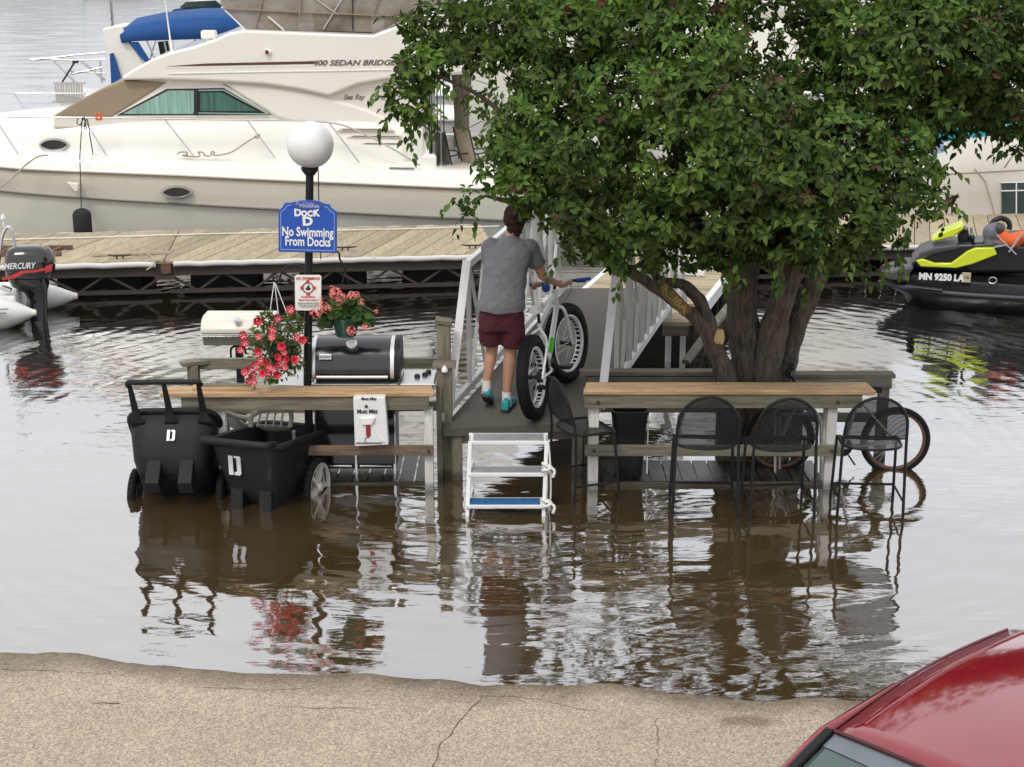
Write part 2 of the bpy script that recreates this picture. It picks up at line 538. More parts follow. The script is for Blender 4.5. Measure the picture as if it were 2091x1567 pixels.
def ground_strip(name, pts, w, mt, dz=0.004, jit=0.0, parent=None):
    """a strip that follows the ground, e.g. a crack or a painted line"""
    mb = MB()
    ps = []
    for i, p in enumerate(pts):
        q = pts[min(i + 1, len(pts) - 1)]; o = pts[max(i - 1, 0)]
        d = Vector((q[0] - o[0], q[1] - o[1])).normalized()
        n = Vector((-d.y, d.x))
        ww = w * (1 + random.uniform(-jit, jit)) / 2
        for s in (-1, 1):
            x, y = p[0] + n.x * ww * s, p[1] + n.y * ww * s
            ps.append((x, y, ground_z(x, y) + dz))
    fs = [(2 * i, 2 * i + 1, 2 * i + 3, 2 * i + 2) for i in range(len(pts) - 1)]
    mb.add(ps, fs)
    o = mb.build(name, mt, parent)
    return o

M_['crack'] = mat('crack_dirt', (0.085, 0.072, 0.056), 0.95, var=0.3, vs=30)
M_['linepaint'] = mat('faded_yellow_line', (0.80, 0.62, 0.16), 0.7, var=0.15, vs=8)
M_['damp'] = mat('damp_asphalt', (0.19, 0.155, 0.115), 0.6, var=0.25, vs=60, bump=0.3, bs=110)

def crack(pxs, w=0.006):
    ps = [W(x, y, z=0.06) for x, y in pxs]
    fine = []
    for a, b in zip(ps, ps[1:]):
        n = max(2, int((b - a).length / 0.05))
        for i in range(n):
            q = a.lerp(b, i / n)
            fine.append((q.x + random.uniform(-.012, .012), q.y + random.uniform(-.012, .012)))
    return ground_strip('crack', fine, w, M_['crack'], dz=0.003, jit=0.6, parent=ground)
crack([(985, 1405), (960, 1440), (925, 1480), (900, 1515), (890, 1550), (880, 1590)], 0.0055)
crack([(0, 1352), (120, 1358), (270, 1366)], 0.004)
crack([(400, 1390), (520, 1394), (660, 1391)], 0.004)
crack([(560, 1432), (780, 1437)], 0.004)
crack([(190, 1428), (260, 1429)], 0.008)
crack([(1340, 1455), (1345, 1520), (1338, 1567)], 0.003)
crack([(985, 1406), (1100, 1412), (1180, 1436), (1240, 1440)], 0.003)
# painted stall line, seen through the shallow water
ground_strip('stall_line', [(lambda p: (p.x, p.y))(W(1880 + 12 * i, 1031 + 2.45 * i, z=-0.12)) for i in range(40)], 0.07, M_['linepaint'], dz=0.004, parent=ground)
# ---- water
def build_water():
    me = bpy.data.meshes.new('water')
    me.from_pydata([(-2500, -5, 0), (2500, -5, 0), (2500, 4000, 0), (-2500, 4000, 0)], [], [(0, 1, 2, 3)])
    m = bpy.data.materials.new('lake_water')
    m.use_nodes = True
    t = m.node_tree; N = t.nodes.new; l = t.links.new
    t.nodes.remove(t.nodes['Principled BSDF'])
    tc = N('ShaderNodeTexCoord')
    def noi(scale, rot=0.0, det=2, dist=0.0, loc=(0, 0, 0)):
        mp = N('ShaderNodeMapping'); mp.inputs['Scale'].default_value = scale; mp.inputs['Rotation'].default_value = (0, 0, rot); mp.inputs['Location'].default_value = loc
        l(tc.outputs['Object'], mp.inputs['Vector'])
        k = N('ShaderNodeTexNoise'); k.inputs['Scale'].default_value = 1.0; k.inputs['Detail'].default_value = det; k.inputs['Distortion'].default_value = dist
        l(mp.outputs['Vector'], k.inputs['Vector'])
        return k.outputs['Fac']
    def math_(op, a, b=None, c=None):
        k = N('ShaderNodeMath'); k.operation = op
        for i, v in enumerate((a, b, c)):
            if v is None: continue
            if isinstance(v, (int, float)): k.inputs[i].default_value = v
            else: l(v, k.inputs[i])
        return k.outputs[0]
    # ripple rings that walk out from the legs and the gangway, broken up by noise
    mp = N('ShaderNodeMapping'); mp.inputs['Location'].default_value = (-0.4, -14.2, 0)
    l(tc.outputs['Object'], mp.inputs['Vector'])
    wv = N('ShaderNodeTexWave'); wv.wave_type = 'RINGS'; wv.rings_direction = 'SPHERICAL'
    wv.inputs['Scale'].default_value = 1.35; wv.inputs['Distortion'].default_value = 6.5; wv.inputs['Detail'].default_value = 3
    wv.inputs['Detail Scale'].default_value = 0.9
    l(mp.outputs['Vector'], wv.inputs['Vector'])
    patch = noi((0.35, 0.5, 1), 0.2, 3)
    pm = N('ShaderNodeMapRange'); pm.inputs['From Min'].default_value = 0.35; pm.inputs['From Max'].default_value = 0.65
    pm.inputs['To Min'].default_value = 0.15; pm.inputs['To Max'].default_value = 1.0
    l(patch, pm.inputs['Value'])
    h = math_('MULTIPLY', wv.outputs['Fac'], 0.0029)
    h = math_('ADD', h, math_('MULTIPLY', noi((0.9, 3.4, 1), 0.12, 3, 0.6), 0.0070))
    h = math_('ADD', h, math_('MULTIPLY', noi((3.0, 9.0, 1), -0.1, 2, 0.8), 0.0026))
    h = math_('ADD', h, math_('MULTIPLY', noi((0.25, 0.7, 1), 0.0, 2, 0.3), 0.013))
    h = math_('ADD', h, math_('MULTIPLY', noi((1.7, 6.0, 1), 0.28, 4, 1.2, (5, 3, 0)), 0.0042))
    h = math_('MULTIPLY', h, pm.outputs['Result'])
    bp = N('ShaderNodeBump'); bp.inputs['Strength'].default_value = 1.0; bp.inputs['Distance'].default_value = 1.0
    l(h, bp.inputs['Height'])
    fr = N('ShaderNodeFresnel'); fr.inputs['IOR'].default_value = 1.33
    l(bp.outputs['Normal'], fr.inputs['Normal'])
    fac = math_('MINIMUM', math_('POWER', fr.outputs['Fac'], 0.3), 0.71)
    gl = N('ShaderNodeBsdfGlossy'); gl.inputs['Roughness'].default_value = 0.03; gl.inputs['Color'].default_value = (0.97, 0.975, 1.0, 1)
    l(bp.outputs['Normal'], gl.inputs['Normal'])
    tr = N('ShaderNodeBsdfTransparent'); tr.inputs['Color'].default_value = (0.95, 0.86, 0.66, 1)
    # murk: silt in suspension hides the bottom more and more away from the shore
    ge = N('ShaderNodeNewGeometry'); sx = N('ShaderNodeSeparateXYZ'); l(ge.outputs['Position'], sx.inputs[0])
    off = math_('ADD', math_('MULTIPLY_ADD', sx.outputs['X'], 0.128, sx.outputs['Y']), -8.9)
    mk = N('ShaderNodeMapRange'); mk.inputs['From Max'].default_value = 2.2; mk.inputs['To Max'].default_value = 0.55
    l(off, mk.inputs['Value'])
    deep = N('ShaderNodeMapRange'); deep.inputs['From Min'].default_value = 4.5; deep.inputs['From Max'].default_value = 8.0
    l(off, deep.inputs['Value'])
    mcol = N('ShaderNodeMix'); mcol.data_type = 'RGBA'; mcol.inputs['A'].default_value = (0.105, 0.070, 0.026, 1); mcol.inputs['B'].default_value = (0.022, 0.019, 0.012, 1)
    l(deep.outputs['Result'], mcol.inputs['Factor'])
    df = N('ShaderNodeBsdfDiffuse'); l(mcol.outputs['Result'], df.inputs['Color'])
    body = N('ShaderNodeMixShader'); l(mk.outputs['Result'], body.inputs['Fac']); l(tr.outputs[0], body.inputs[1]); l(df.outputs[0], body.inputs[2])
    mix = N('ShaderNodeMixShader')
    l(fac, mix.inputs['Fac']); l(body.outputs[0], mix.inputs[1]); l(gl.outputs[0], mix.inputs[2])
    l(mix.outputs[0], t.nodes['Material Output'].inputs['Surface'])
    w = link('water', me, m)
    w['kind'] = 'structure'
    return w
build_water()
# ================================================================ floating docks
YAW = math.atan(0.12)
def dock_line(X):
    return 20.11 + (X + 6.8) * 0.12
DZ = 0.5

def plank_mesh(w, width, skew, t, n_ax='y'):
    mb = MB()
    poly = [(0, 0), (w, 0), (w + skew, width), (skew, width)]
    mb.prism(poly, t, Matrix.Translation((0, 0, -t)))
    return mb

def floating_dock(label, X0, X1, width=2.38, hose=True, strip_mat=None, floats=True, skew=0.92, group='floating docks', trim=(0.03, 0.03)):
    ln = (X1 - X0) / math.cos(YAW)
    root = thing('floating_dock', label, 'dock', (X0, dock_line(X0), 0), YAW, group)
    pw, gap = 0.225, 0.012
    pm = plank_mesh(pw, width, skew, 0.035)
    me = pm.mesh('plank')
    me.materials.append(DECK['y'])
    k = 0
    x = -skew
    n = 0
    while x < ln:
        if x + skew < 0.02 and False:
            pass
        if x >= 0 and x + pw + skew <= ln:
            o = link('plank', me, None, root)
            o.location = (x, 0, DZ - random.uniform(0, 0.006))
        else:                                   # end planks are cut square to the dock's end
            poly = [(x, 0), (x + pw, 0), (x + pw + skew, width), (x + skew, width)]
            def clip(poly, xc, keep_hi):
                o = []
                for (ax, ay), (bx, by) in zip(poly, poly[1:] + poly[:1]):
                    ia, ib = (ax >= xc) == keep_hi, (bx >= xc) == keep_hi
                    if ia: o.append((ax, ay))
                    if ia != ib:
                        t = (xc - ax) / (bx - ax)
                        o.append((xc, ay + (by - ay) * t))
                return o
            poly = clip(clip(poly, 0, True), ln, False)
            if len(poly) >= 3:
                mb = MB(); mb.prism(poly, 0.035, Matrix.Translation((0, 0, DZ - 0.035)))
                mb.build('plank', DECK['y'], root)
        x += pw + gap
    # edge bumpers
    for y, nm in ((-0.03, 'edge_bumper'), (width + 0.025, 'edge_bumper')):
        mb = MB()
        pts = [(trim[0] + (ln - trim[0] - trim[1]) * i / 24, y + 0.006 * math.sin(i * 1.7), DZ - 0.045 + 0.006 * math.sin(i * 2.3)) for i in range(25)]
        mb.tube(pts, 0.04, 10)
        mb.build(nm, strip_mat or M_['bumper'], root, smooth=50)
    mb = MB(); mb.box((ln / 2, 0.03, DZ - 0.13), (ln - 0.02, 0.05, 0.16)); mb.build('rim_beam', M_['steelrust'], root)
    mb = MB(); mb.box((ln / 2, width - 0.03, DZ - 0.12), (ln - 0.02, 0.05, 0.16)); mb.build('rim_beam', M_['steelrust'], root)
    # trusses
    for y in (0.05, width - 0.05):
        mb = MB(); mb.box((ln / 2, y, 0.07), (ln - 0.1, 0.06, 0.05)); mb.build('bottom_chord', M_['steelrust'], root)
        k = max(2, int(ln / 0.72))
        st = ln / k
        for i in range(k):
            a = i * st + 0.04
            mb = MB(); mb.bar((a, y, DZ - 0.2), (a + st / 2 - 0.03, y, 0.09), 0.03, 0.03); mb.build('truss_brace', M_['steelrust'], root)
            mb = MB(); mb.bar((a + st / 2 + 0.03, y, 0.09), (a + st - 0.04, y, DZ - 0.2), 0.03, 0.03); mb.build('truss_brace', M_['steelrust'], root)
    mb = MB()
    for i in range(int(ln / 1.2)):
        mb.box((0.6 + i * 1.2, width / 2, DZ - 0.14), (0.06, width - 0.12, 0.14))
    mb.build('cross_joists', M_['steelrust'], root)
    if floats:
        k = max(1, int(ln / 1.5))
        for i in range(k):
            mb = MB(); mb.box(((i + 0.5) * ln / k, width * 0.56, 0.10), (ln / k * 0.62, width * 0.72, 0.5)); mb.build('float', M_['black'], root, bevel=0.04)
            mb = MB(); mb.box(((i + 0.5) * ln / k + 0.1, 0.16, 0.02), (0.10, 0.08, 0.16)); mb.build('bracket', M_['black'], root)
    return root, ln

M_['bumper'] = mat('dock_bumper', (0.62, 0.60, 0.56), 0.6, var=0.08, vs=3, stretch=(0.3, 1, 1), wear=(0.28, 0.2, 0.13), wpos=0.66)
dA, lnA = floating_dock('weathered plank dock section behind the outboard motor, left of the gap', -10.2, -4.69, trim=(0.03, 0.1))
dB, lnB = floating_dock('weathered plank dock section between the joint and the gangway, behind the blue sign', -4.675, -0.2, trim=(0.12, 0.03))
dC, lnC = floating_dock('plank dock section on the right, behind the jet ski', 3.35, 10.5)
MA, MBk = WM[dA.name], WM[dB.name]
# joint between two sections: weathered timber ends and rope
for nm, px, py in (('joint_block', 300, 0), ('joint_block', 322, 0)):
    pass
mb = MB(); mb.box((0.02, -0.03, DZ - 0.1), (0.13, 0.06, 0.15)); mb.build('joint_timber', BROWN['y'], dB, bevel=0.01)
mb = MB(); mb.box((0.0, -0.03, DZ - 0.22), (0.26, 0.10, 0.05)); mb.build('joint_plate', M_['steelrust'], dB)

# hose and lines lying on the deck
hose = smoothpath([W(-40 + 106 * i, 491 - 2.9 * i + random.uniform(-0.8, 0.8), z=DZ + 0.016) for i in range(11)], 4)
mb = MB(); mb.tube(hose, 0.012, 6)
tag(mb.build('water_hose', M_['whiterope'], smooth=60), 'thin white water hose running the length of the plank dock', 'hose')
def deck_line(name, label, cat, pxs, r=0.009, m='rope', dz=0.01):
    mb = MB(); mb.tube(smoothpath([W(x, y, z=DZ + dz) for x, y in pxs], 5), r, 6)
    return tag(mb.build(name, M_[m], smooth=60), label, cat)
deck_line('mooring_rope', 'beige rope slack across the dock joint, left of the blue sign', 'rope', [(186, 514), (195, 521), (230, 522), (280, 518), (300, 519), (312, 528), (314, 538), (308, 546), (300, 551)], 0.011)
mb = MB(); mb.bar(W(187, 521.5, z=DZ + .02), W(347, 516, z=DZ + .02), 0.035, 0.03)
tag(mb.build('boat_pole', M_['rope']), 'pale straight pole lying on the dock near the joint', 'pole')
def cleat(px, py, label):
    p = W(px, py, z=DZ)
    r = thing('dock_cleat', label, 'cleat', p, YAW, 'dock cleats')
    mb = MB(); mb.tube([(-0.16, 0, 0.055), (-0.08, 0, 0.045), (0.08, 0, 0.045), (0.16, 0, 0.055)], [0.008, 0.013, 0.013, 0.008], 8); mb.build('horn', M_['steelrust'], r, smooth=60)
    for x in (-0.04, 0.04):
        mb = MB(); mb.tube([(x, 0, -0.002), (x, 0, 0.045)], 0.011, 8); mb.build('stem', M_['steelrust'], r, smooth=60)
cleat(245, 529, 'rusty cleat on the dock edge left of the joint')
cleat(705, 512, 'rusty cleat on the dock edge right of the blue sign')
cleat(965, 508, 'rusty cleat on the dock edge left of the man')
mb = MB()
for y, x0, x1 in ((506, -60, 148), (519, -60, 125)):
    mb.bar(W(x0, y, z=DZ + .03), W(x1, y - 1, z=DZ + .03), 0.07, 0.05)
for x in (10, 68, 110):
    mb.bar(W(x - 14, 519, z=DZ + .033), W(x + 14, 506, z=DZ + .033), 0.05, 0.035)
tag(mb.build('wooden_ladder', BROWN['x'], bevel=0.004), 'brown wooden ladder lying flat on the dock behind the outboard', 'ladder')

# ================================================================ gangway and main walkway
GA = Vector((-0.60, 12.80, 0.50)); GB = Vector((0.66, 12.96, 0.50))
GC = Vector((0.62, 17.05, 0.83)); GD = Vector((1.90, 17.05, 0.83))
gang = thing('gangway', 'grey gritted gangway with white painted side trusses, the man walking up it', 'gangway', (0.03, 12.9, 0))
def quad_slab(mb, a, b, c, d, t):
    vs = [a, b, c, d] + [v - Vector((0, 0, t)) for v in (a, b, c, d)]
    mb.add(vs, [(0, 1, 2, 3), (7, 6, 5, 4), (4, 5, 1, 0), (5, 6, 2, 1), (6, 7, 3, 2), (7, 4, 0, 3)])
mb = MB(); quad_slab(mb, GA, GB, GD, GC, 0.06)
mb.build('ramp_deck', M_['asphaltgrey'], gang, world=True, bevel=0.008)
mb = MB()
mb.bar(GA + Vector((0, -.01, -.045)), GB + Vector((0, -.01, -.045)), 0.03, 0.085)
mb.build('front_edge', M_['asphaltgrey'], gang, world=True, bevel=0.006)
gd = (GC - GA)
def gpt(side, t, h=0.0, off=0.0):
    a, c = (GA, GC) if side < 0 else (GB, GD)
    p = a.lerp(c, t)
    return p + Vector((off, 0, h))
for side in (-1, 1):
    o = 0.05 * side
    mb = MB(); mb.bar(gpt(side, 0.02, 0.05, o), gpt(side, 0.99, 0.05, o), 0.05, 0.07); mb.build('bottom_chord', M_['greywhite'], gang, world=True, bevel=0.004)
    mb = MB(); mb.bar(gpt(side, 0.20, 1.20, o), gpt(side, 1.0, 1.20, o), 0.055, 0.07); mb.build('hand_rail', M_['whitemetal'], gang, world=True, bevel=0.004)
    mb = MB(); mb.bar(gpt(side, 0.07, 0.0, o), gpt(side, 0.20, 1.235, o), 0.055, 0.075, up=(1, 0, 0)); mb.build('end_post', M_['whitemetal'], gang, world=True, bevel=0.004)
    n = 6
    for i in range(n):
        t0, t1 = 0.20 + 0.8 * i / n, 0.20 + 0.8 * (i + 1) / n
        mb = MB(); mb.bar(gpt(side, t0 + .01, 1.17, o), gpt(side, t0 + .01, 0.08, o), 0.03, 0.045, up=(1, 0, 0)); mb.build('upright', M_['greywhite'], gang, world=True)
        mb = MB(); mb.bar(gpt(side, t0 + .02, 1.15, o), gpt(side, t1 - .01, 0.1, o), 0.022, 0.03, up=(1, 0, 0)); mb.build('diagonal', M_['greywhite'], gang, world=True)
        mb = MB(); mb.bar(gpt(side, t1 - .015, 1.15, o), gpt(side, t0 + .045, 0.1, o + 0.02 * side), 0.022, 0.034, up=(1, 0, 0)); mb.build('diagonal', M_['greywhite'], gang, world=True)
    mb = MB(); mb.bar(gpt(side, 0.015, -0.06, -o * 2), gpt(side, 0.015, -0.72, -o * 2), 0.09, 0.09); mb.build('support_leg', GREY['z'], gang, world=True)
mb = MB(); mb.bar(GA + Vector((.1, .06, -.12)), GB + Vector((-.1, .06, -.12)), 0.05, 0.1); mb.build('cross_beam', GREY['x'], gang, world=True)

# main walkway that runs on out from the gangway
Ra, Rb = W(1437, 622, z=0.55), W(1492, 552, z=0.55)
dirM = (Rb - Ra); dirM.z = 0; dirM.normalize()
yawM = math.atan2(-dirM.x, dirM.y)
mainw = thing('main_walkway', 'broad plank walkway with a white edge leading away behind the tree trunks', 'dock', (Ra.x, Ra.y, 0), yawM)
WM_main = WM[mainw.name]
MWX0, MWX1, MWL = -1.55, 0.0, 9.0
me = MB().box((0, 0, 0), (MWX1 - MWX0 - 0.08, 0.135, 0.035)).mesh('plank'); me.materials.append(DECK['x'])
yy = 0.0
while yy < MWL:
    o = link('plank', me, None, mainw); o.location = ((MWX0 + MWX1) / 2, yy + 0.07, 0.55 - 0.0175 - random.uniform(0, .004)); yy += 0.148
mb = MB(); mb.box((0.0, MWL / 2, 0.50), (0.075, MWL, 0.15)); mb.build('edge_board', M_['whitemetal'], mainw, bevel=0.008)
mb = MB(); mb.box((MWX0, MWL / 2, 0.47), (0.075, MWL, 0.15)); mb.build('edge_board', M_['whitemetal'], mainw, bevel=0.008)
for i in range(4):
    mb = MB(); mb.box(((MWX0 + MWX1) / 2, 1.1 + i * 2.2, 0.1), (1.2, 1.3, 0.55)); mb.build('float', M_['black'], mainw, bevel=0.04)
mb = MB(); mb.box((-0.02, MWL / 2, 0.05), (0.06, MWL, 0.06)); mb.build('bottom_chord', M_['steelrust'], mainw)
for i in range(16):
    y0 = 0.1 + i * 0.55
    mb = MB(); mb.bar((-0.02, y0, 0.42), (-0.02, y0 + 0.02, 0.06), 0.02, 0.02); mb.build('hanger_rod', M_['steelrust'], mainw)
# white rail frames along the walkway's near side
for i in range(4):
    y0 = 0.35 + i * 1.25
    x = -0.62
    f = MB(); f.bar((x, y0, 0.55), (x, y0 + .06, 1.35), 0.05, 0.05); f.build('rail_post', M_['whitemetal'], mainw)
    f = MB(); f.bar((x + .3, y0, 0.55), (x + .02, y0 + .05, 1.3), 0.045, 0.045); f.build('rail_brace', M_['whitemetal'], mainw)
    f = MB(); f.box((x + .15, y0, 0.59), (0.42, 0.06, 0.05)); f.build('rail_foot', M_['whitemetal'], mainw)
    for k in (0.09, 0.18):
        f = MB(); f.bar((x + .0, y0 + k * 3, 0.55), (x, y0 + k * 3, 1.25), 0.06, 0.03); f.build('rail_picket', M_['whitemetal'], mainw)
f = MB(); f.bar((-0.62, 0.3, 1.34), (-0.62, 5.2, 1.34), 0.06, 0.06); f.build('hand_rail', M_['whitemetal'], mainw)
# broken timbers and hanging weed under the walkway edge
for (x0, y0), (x1, y1), w in (((1400, 740), (1438, 690), .09), ((1455, 668), (1490, 625), .09)):
    mb = MB(); mb.bar(W(x0, y0, Y=16.1), W(x1, y1, Y=16.6), w, 0.05)
    tag(mb.build('broken_timber', GREY['y'], bevel=0.006), 'short broken timber wedged under the walkway, ' + ('nearer the water' if x0 == 1400 else 'against the tree trunk'), 'timber', 'broken timbers under the walkway')
mb = MB()
for i in range(60):
    t = random.random()
    p = W(1400 + 85 * t, 690 - 50 * t + random.uniform(-15, 15), Y=16.5 + t * 1.2 + random.uniform(0, .3))
    mb.tube([p, p + Vector((random.uniform(-.05, .05), 0, -random.uniform(.1, .4)))], 0.006, 4)
tag(mb.build('hanging_weed', mat('dead_weed', (0.05, 0.042, 0.03), 0.95)), 'dead roots and weed hanging under the walkway edge', 'weed', kind='stuff')
# second short deck with white rails right of the gangway
sd_ = thing('side_landing', 'low side landing with stubby white posts right of the gangway', 'landing', W(1375, 657, z=0.5))
p0 = W(1352, 655, z=0.5); p1 = W(1405, 655, z=0.5)
for i in range(5):
    mb = MB(); mb.bar(p0 + Vector((0, i * .15, -.02)), p1 + Vector((0.05, i * .15, -.02)), 0.14, 0.035); mb.build('plank', DECK['x'], sd_, world=True)
mb = MB(); mb.bar(p0 + Vector((0, -.1, -.09)), p1 + Vector((0, -.1, -.09)), 0.04, 0.12); mb.build('beam', GREY['x'], sd_, world=True)
for px in (1368, 1398):
    mb = MB(); q = W(px, 655, z=0.5) + Vector((0, .1, 0)); mb.bar(q + Vector((0, 0, -.8)), q + Vector((0, 0, .32)), 0.06, 0.06); mb.build('post', M_['whitemetal'], sd_, world=True)

# ================================================================ big white cruiser
BX0, BY0 = -4.0, 23.55
cr = thing('cabin_cruiser', 'large cream flybridge cruiser with tan windscreen cover moored along the dock', 'boat', (BX0, BY0, 0), R(5.2))
CM = WM[cr.name]
def cl_(px, py, yl):
    return LP(CM, px, py, 1, yl)
CB = 2.0                                          # centre line
def interp(t, tab):
    for (a, u), (b, v) in zip(tab, tab[1:]):
        if t <= b: return u + (v - u) * max(0, (t - a) / (b - a))
    return tab[-1][1]
beam = [(-6.8, 0.04), (-6.2, 0.6), (-5.5, 1.05), (-4.6, 1.45), (-3.2, 1.8), (-1.8, 1.95), (0, 2.0), (6.5, 1.95)]
rub = [(-6.8, 1.62), (-3.7, 1.33), (-1.5, 1.25), (3.65, 0.95), (6.5, 0.86)]
knu = [(-6.8, 1.25), (-3.7, 0.98), (3.65, 0.48), (6.5, 0.36)]
secs, sup = [], []
xs = [-6.8, -6.5, -6.2, -5.8, -5.4, -5, -4.5, -4, -3.5, -3, -2.5, -2, -1, 0, 1, 2, 3, 4, 5, 6, 6.5]
strip_lo, strip_hi = [], []
def hullpt(x, k):
    b, r, n = interp(x, beam), interp(x, rub), interp(x, knu)
    return {'keel': Vector((x, CB, -0.7)), 'chine': Vector((x, CB - b * 0.72, -0.02)), 'kn0': Vector((x, CB - b * 0.94, n - 0.06)),
            'kn1': Vector((x, CB - b * 0.955, n)), 'rub': Vector((x, CB - b, r)), 'gun': Vector((x, CB - b + min(b, .14), r + 0.24))}[k]
def hsec(x, side):
    b, r, n = interp(x, beam), interp(x, rub), interp(x, knu)
    h = [(0.02, -0.7), (0.86, -0.02), (0.93, n - 0.06), (0.955, n - 0.02), (0.98, (n + r) / 2), (1.0, r)]
    return [Vector((x, CB - side * b * f, z)) for f, z in h]
hb = MB(); db = MB()
for side in (1, -1):
    hb.loft([hsec(x, side) for x in xs], cap=False)
hb.add([*hsec(6.5, 1), *reversed(hsec(6.5, -1))], [tuple(range(12))])
hb.build('hull', M_['gelgrey'], cr, smooth=32)
def dsec(x):
    b, r = interp(x, beam), interp(x, rub)
    g = min(1, b / 0.6)
    near = [(0.0, 0.0), (0.012, 0.05), (0.045, 0.15), (0.11, 0.215), (0.20, 0.25), (0.34, 0.262), (0.6, 0.27)]
    a = [Vector((x, CB - b + o * g + 0.004, r + z)) for o, z in near]
    bb = [Vector((x, CB + b - o * g - 0.004, r + z)) for o, z in reversed(near)]
    return a + bb
db.loft([dsec(x) for x in xs], cap=True)
db.build('deck', M_['gel'], cr, smooth=40)
for y0, side in ((0, 1),):
    mb = MB(); mb.tube([Vector((x, CB - interp(x, beam) - 0.012, interp(x, rub) + 0.004)) for x in xs], 0.028, 8); mb.build('rub_rail', M_['gel'], cr, smooth=60)
    mb = MB(); mb.tube([Vector((x, CB - interp(x, beam) - 0.008, interp(x, rub) - 0.035)) for x in xs], 0.013, 6); mb.build('rub_stripe', M_['taupe2'] if 'taupe2' in M_ else M_['tancanvas'], cr, smooth=60)
    mb = MB()
    A = [Vector((x, CB - interp(x, beam) * 0.945 - 0.012, interp(x, knu) - 0.035)) for x in xs]
    mb.tube(A, 0.022, 6); mb.build('hull_stripe', M_['taupe'], cr, smooth=60)
# trunk (lower house)
def tsec(x):
    b, r = interp(x, beam), interp(x, rub)
    zt = interp(x, [(-6.0, 1.72), (-5.2, 1.86), (-3.75, 1.98), (-2.8, 2.03), (2.0, 2.03), (2.45, 1.95), (2.75, 1.7)])
    z0 = r + 0.24
    hgt = zt - z0
    ins = min(0.36, b * .5)
    a = [(ins, 0), (ins + 0.03, 0.25 * hgt), (ins + 0.07, .5 * hgt), (ins + 0.13, 0.75 * hgt), (ins + 0.20, 0.9 * hgt), (ins + .32, hgt), (ins + .6, hgt + .03)]
    g = min(1, b / 1.2)
    L_ = [Vector((x, CB - b + o * g, z0 + z)) for o, z in a]
    R_ = [Vector((x, CB + b - o * g, z0 + z)) for o, z in reversed(a)]
    return L_ + R_
mb = MB(); mb.loft([tsec(x) for x in (-6.0, -5.6, -5.2, -4.8, -4.3, -3.75, -3.2, -2.6, -2, -1, 0, 1, 1.7, 2.2, 2.5, 2.75)], cap=True)
mb.build('trunk_cabin', M_['gel'], cr, smooth=40)
# upper house with windows
yh = 0.62
def px2(pts, yl): return [(lambda q: (q.x, q.z))(cl_(a, b, yl)) for a, b in pts]
house = px2([(108, 243), (150, 214), (200, 188), (255, 166), (340, 160), (700, 150), (800, 150), (880, 150), (880, 330), (500, 262), (108, 262)], yh)
mb = MB(); mb.xz(house, yh, 2 * CB - yh); mb.build('house', M_['gelcream'], cr, bevel=0.03, seg=3, smooth=30)
cov = px2([(104, 240), (150, 212), (200, 185), (252, 164), (342, 168), (228, 240)], yh - 0.025)
mb = MB(); mb.xz(cov, yh - 0.025, 2 * CB - yh + 0.025); mb.build('windscreen_cover', M_['tancanvas'], cr, bevel=0.03, seg=3)
# sweeping side fairing aft of the window
fair = px2([(458, 171), (560, 180), (640, 193), (700, 208), (760, 228), (815, 255), (850, 282), (872, 318), (700, 318), (640, 262), (565, 240), (500, 200)], yh - 0.05)
mb = MB(); mb.xz(fair, yh - 0.05, yh + 0.2); mb.build('side_fairing', M_['gel'], cr, bevel=0.045, seg=3, smooth=40)
mb = MB(); mb.tube([cl_(a, b, yh - 0.004) for a, b in ((455, 172), (500, 192), (560, 222), (600, 240))], 0.008, 5); mb.build('seam', M_['taupe'], cr)
# side window
fr_ = px2([(226, 240), (340, 178), (458, 176), (560, 240)], yh - 0.012)
mb = MB(); mb.xz(fr_, yh - 0.012, yh + 0.05); mb.build('window_surround', M_['gel'], cr, bevel=0.008)
M_['curtain_l'] = mat('pale_green_curtain', (0.26, 0.43, 0.36), 0.8, var=0.35, vs=3.2, stretch=(6, 1, 0.25))
M_['curtain_d'] = mat('dark_green_curtain', (0.06, 0.15, 0.12), 0.8, var=0.4, vs=3.2, stretch=(6, 1, 0.25))
gl_ = px2([(238, 236), (340, 182), (456, 180), (553, 235)], yh - 0.02)
mb = MB(); mb.xz(gl_, yh - 0.02, yh + .01); win = mb.build('side_window', M_['darktrim'], cr)
def curtain(name, poly_px, m):
    """pleated curtain seen through the pane"""
    top = [cl_(a, b, yh - 0.03) for a, b in poly_px]
    mb = MB()
    xs_ = sorted(p.x for p in top)
    x0, x1 = xs_[0], xs_[-1]
    n = 70
    def zr(x):
        zs = []
        for p, q in zip(top, top[1:] + top[:1]):
            if (p.x - x) * (q.x - x) <= 0 and abs(p.x - q.x) > 1e-6:
                zs.append(p.z + (q.z - p.z) * (x - p.x) / (q.x - p.x))
        return min(zs), max(zs)
    rows = []
    for i in range(n + 1):
        x = x0 + (x1 - x0) * (0.002 + 0.996 * i / n)
        a, b = zr(x)
        y = yh - 0.03 + 0.006 * math.sin(i * 1.9 + math.sin(i * .4))
        rows.append([Vector((x, y, a)), Vector((x, y, b))])
    mb.loft(rows, cap=False)
    return mb.build(name, m, win, smooth=70, fixn=False)
curtain('curtain', [(250, 233), (344, 185), (396, 185), (396, 233)], M_['curtain_l'])
curtain('curtain', [(409, 227), (409, 189), (452, 189), (524, 227)], M_['curtain_d'])
M_['palegreen'] = mat('green_glass_frame', (0.33, 0.52, 0.45), 0.3, var=0.05)
mb = MB()
for a, b in (((405, 185), (456, 184)), ((456, 184), (548, 233)), ((405, 231), (548, 233))):
    mb.bar(cl_(*a, yh - 0.032), cl_(*b, yh - 0.032), 0.012, 0.035, up=(0, 1, 0))
mb.build('pane_frame', M_['palegreen'], win)
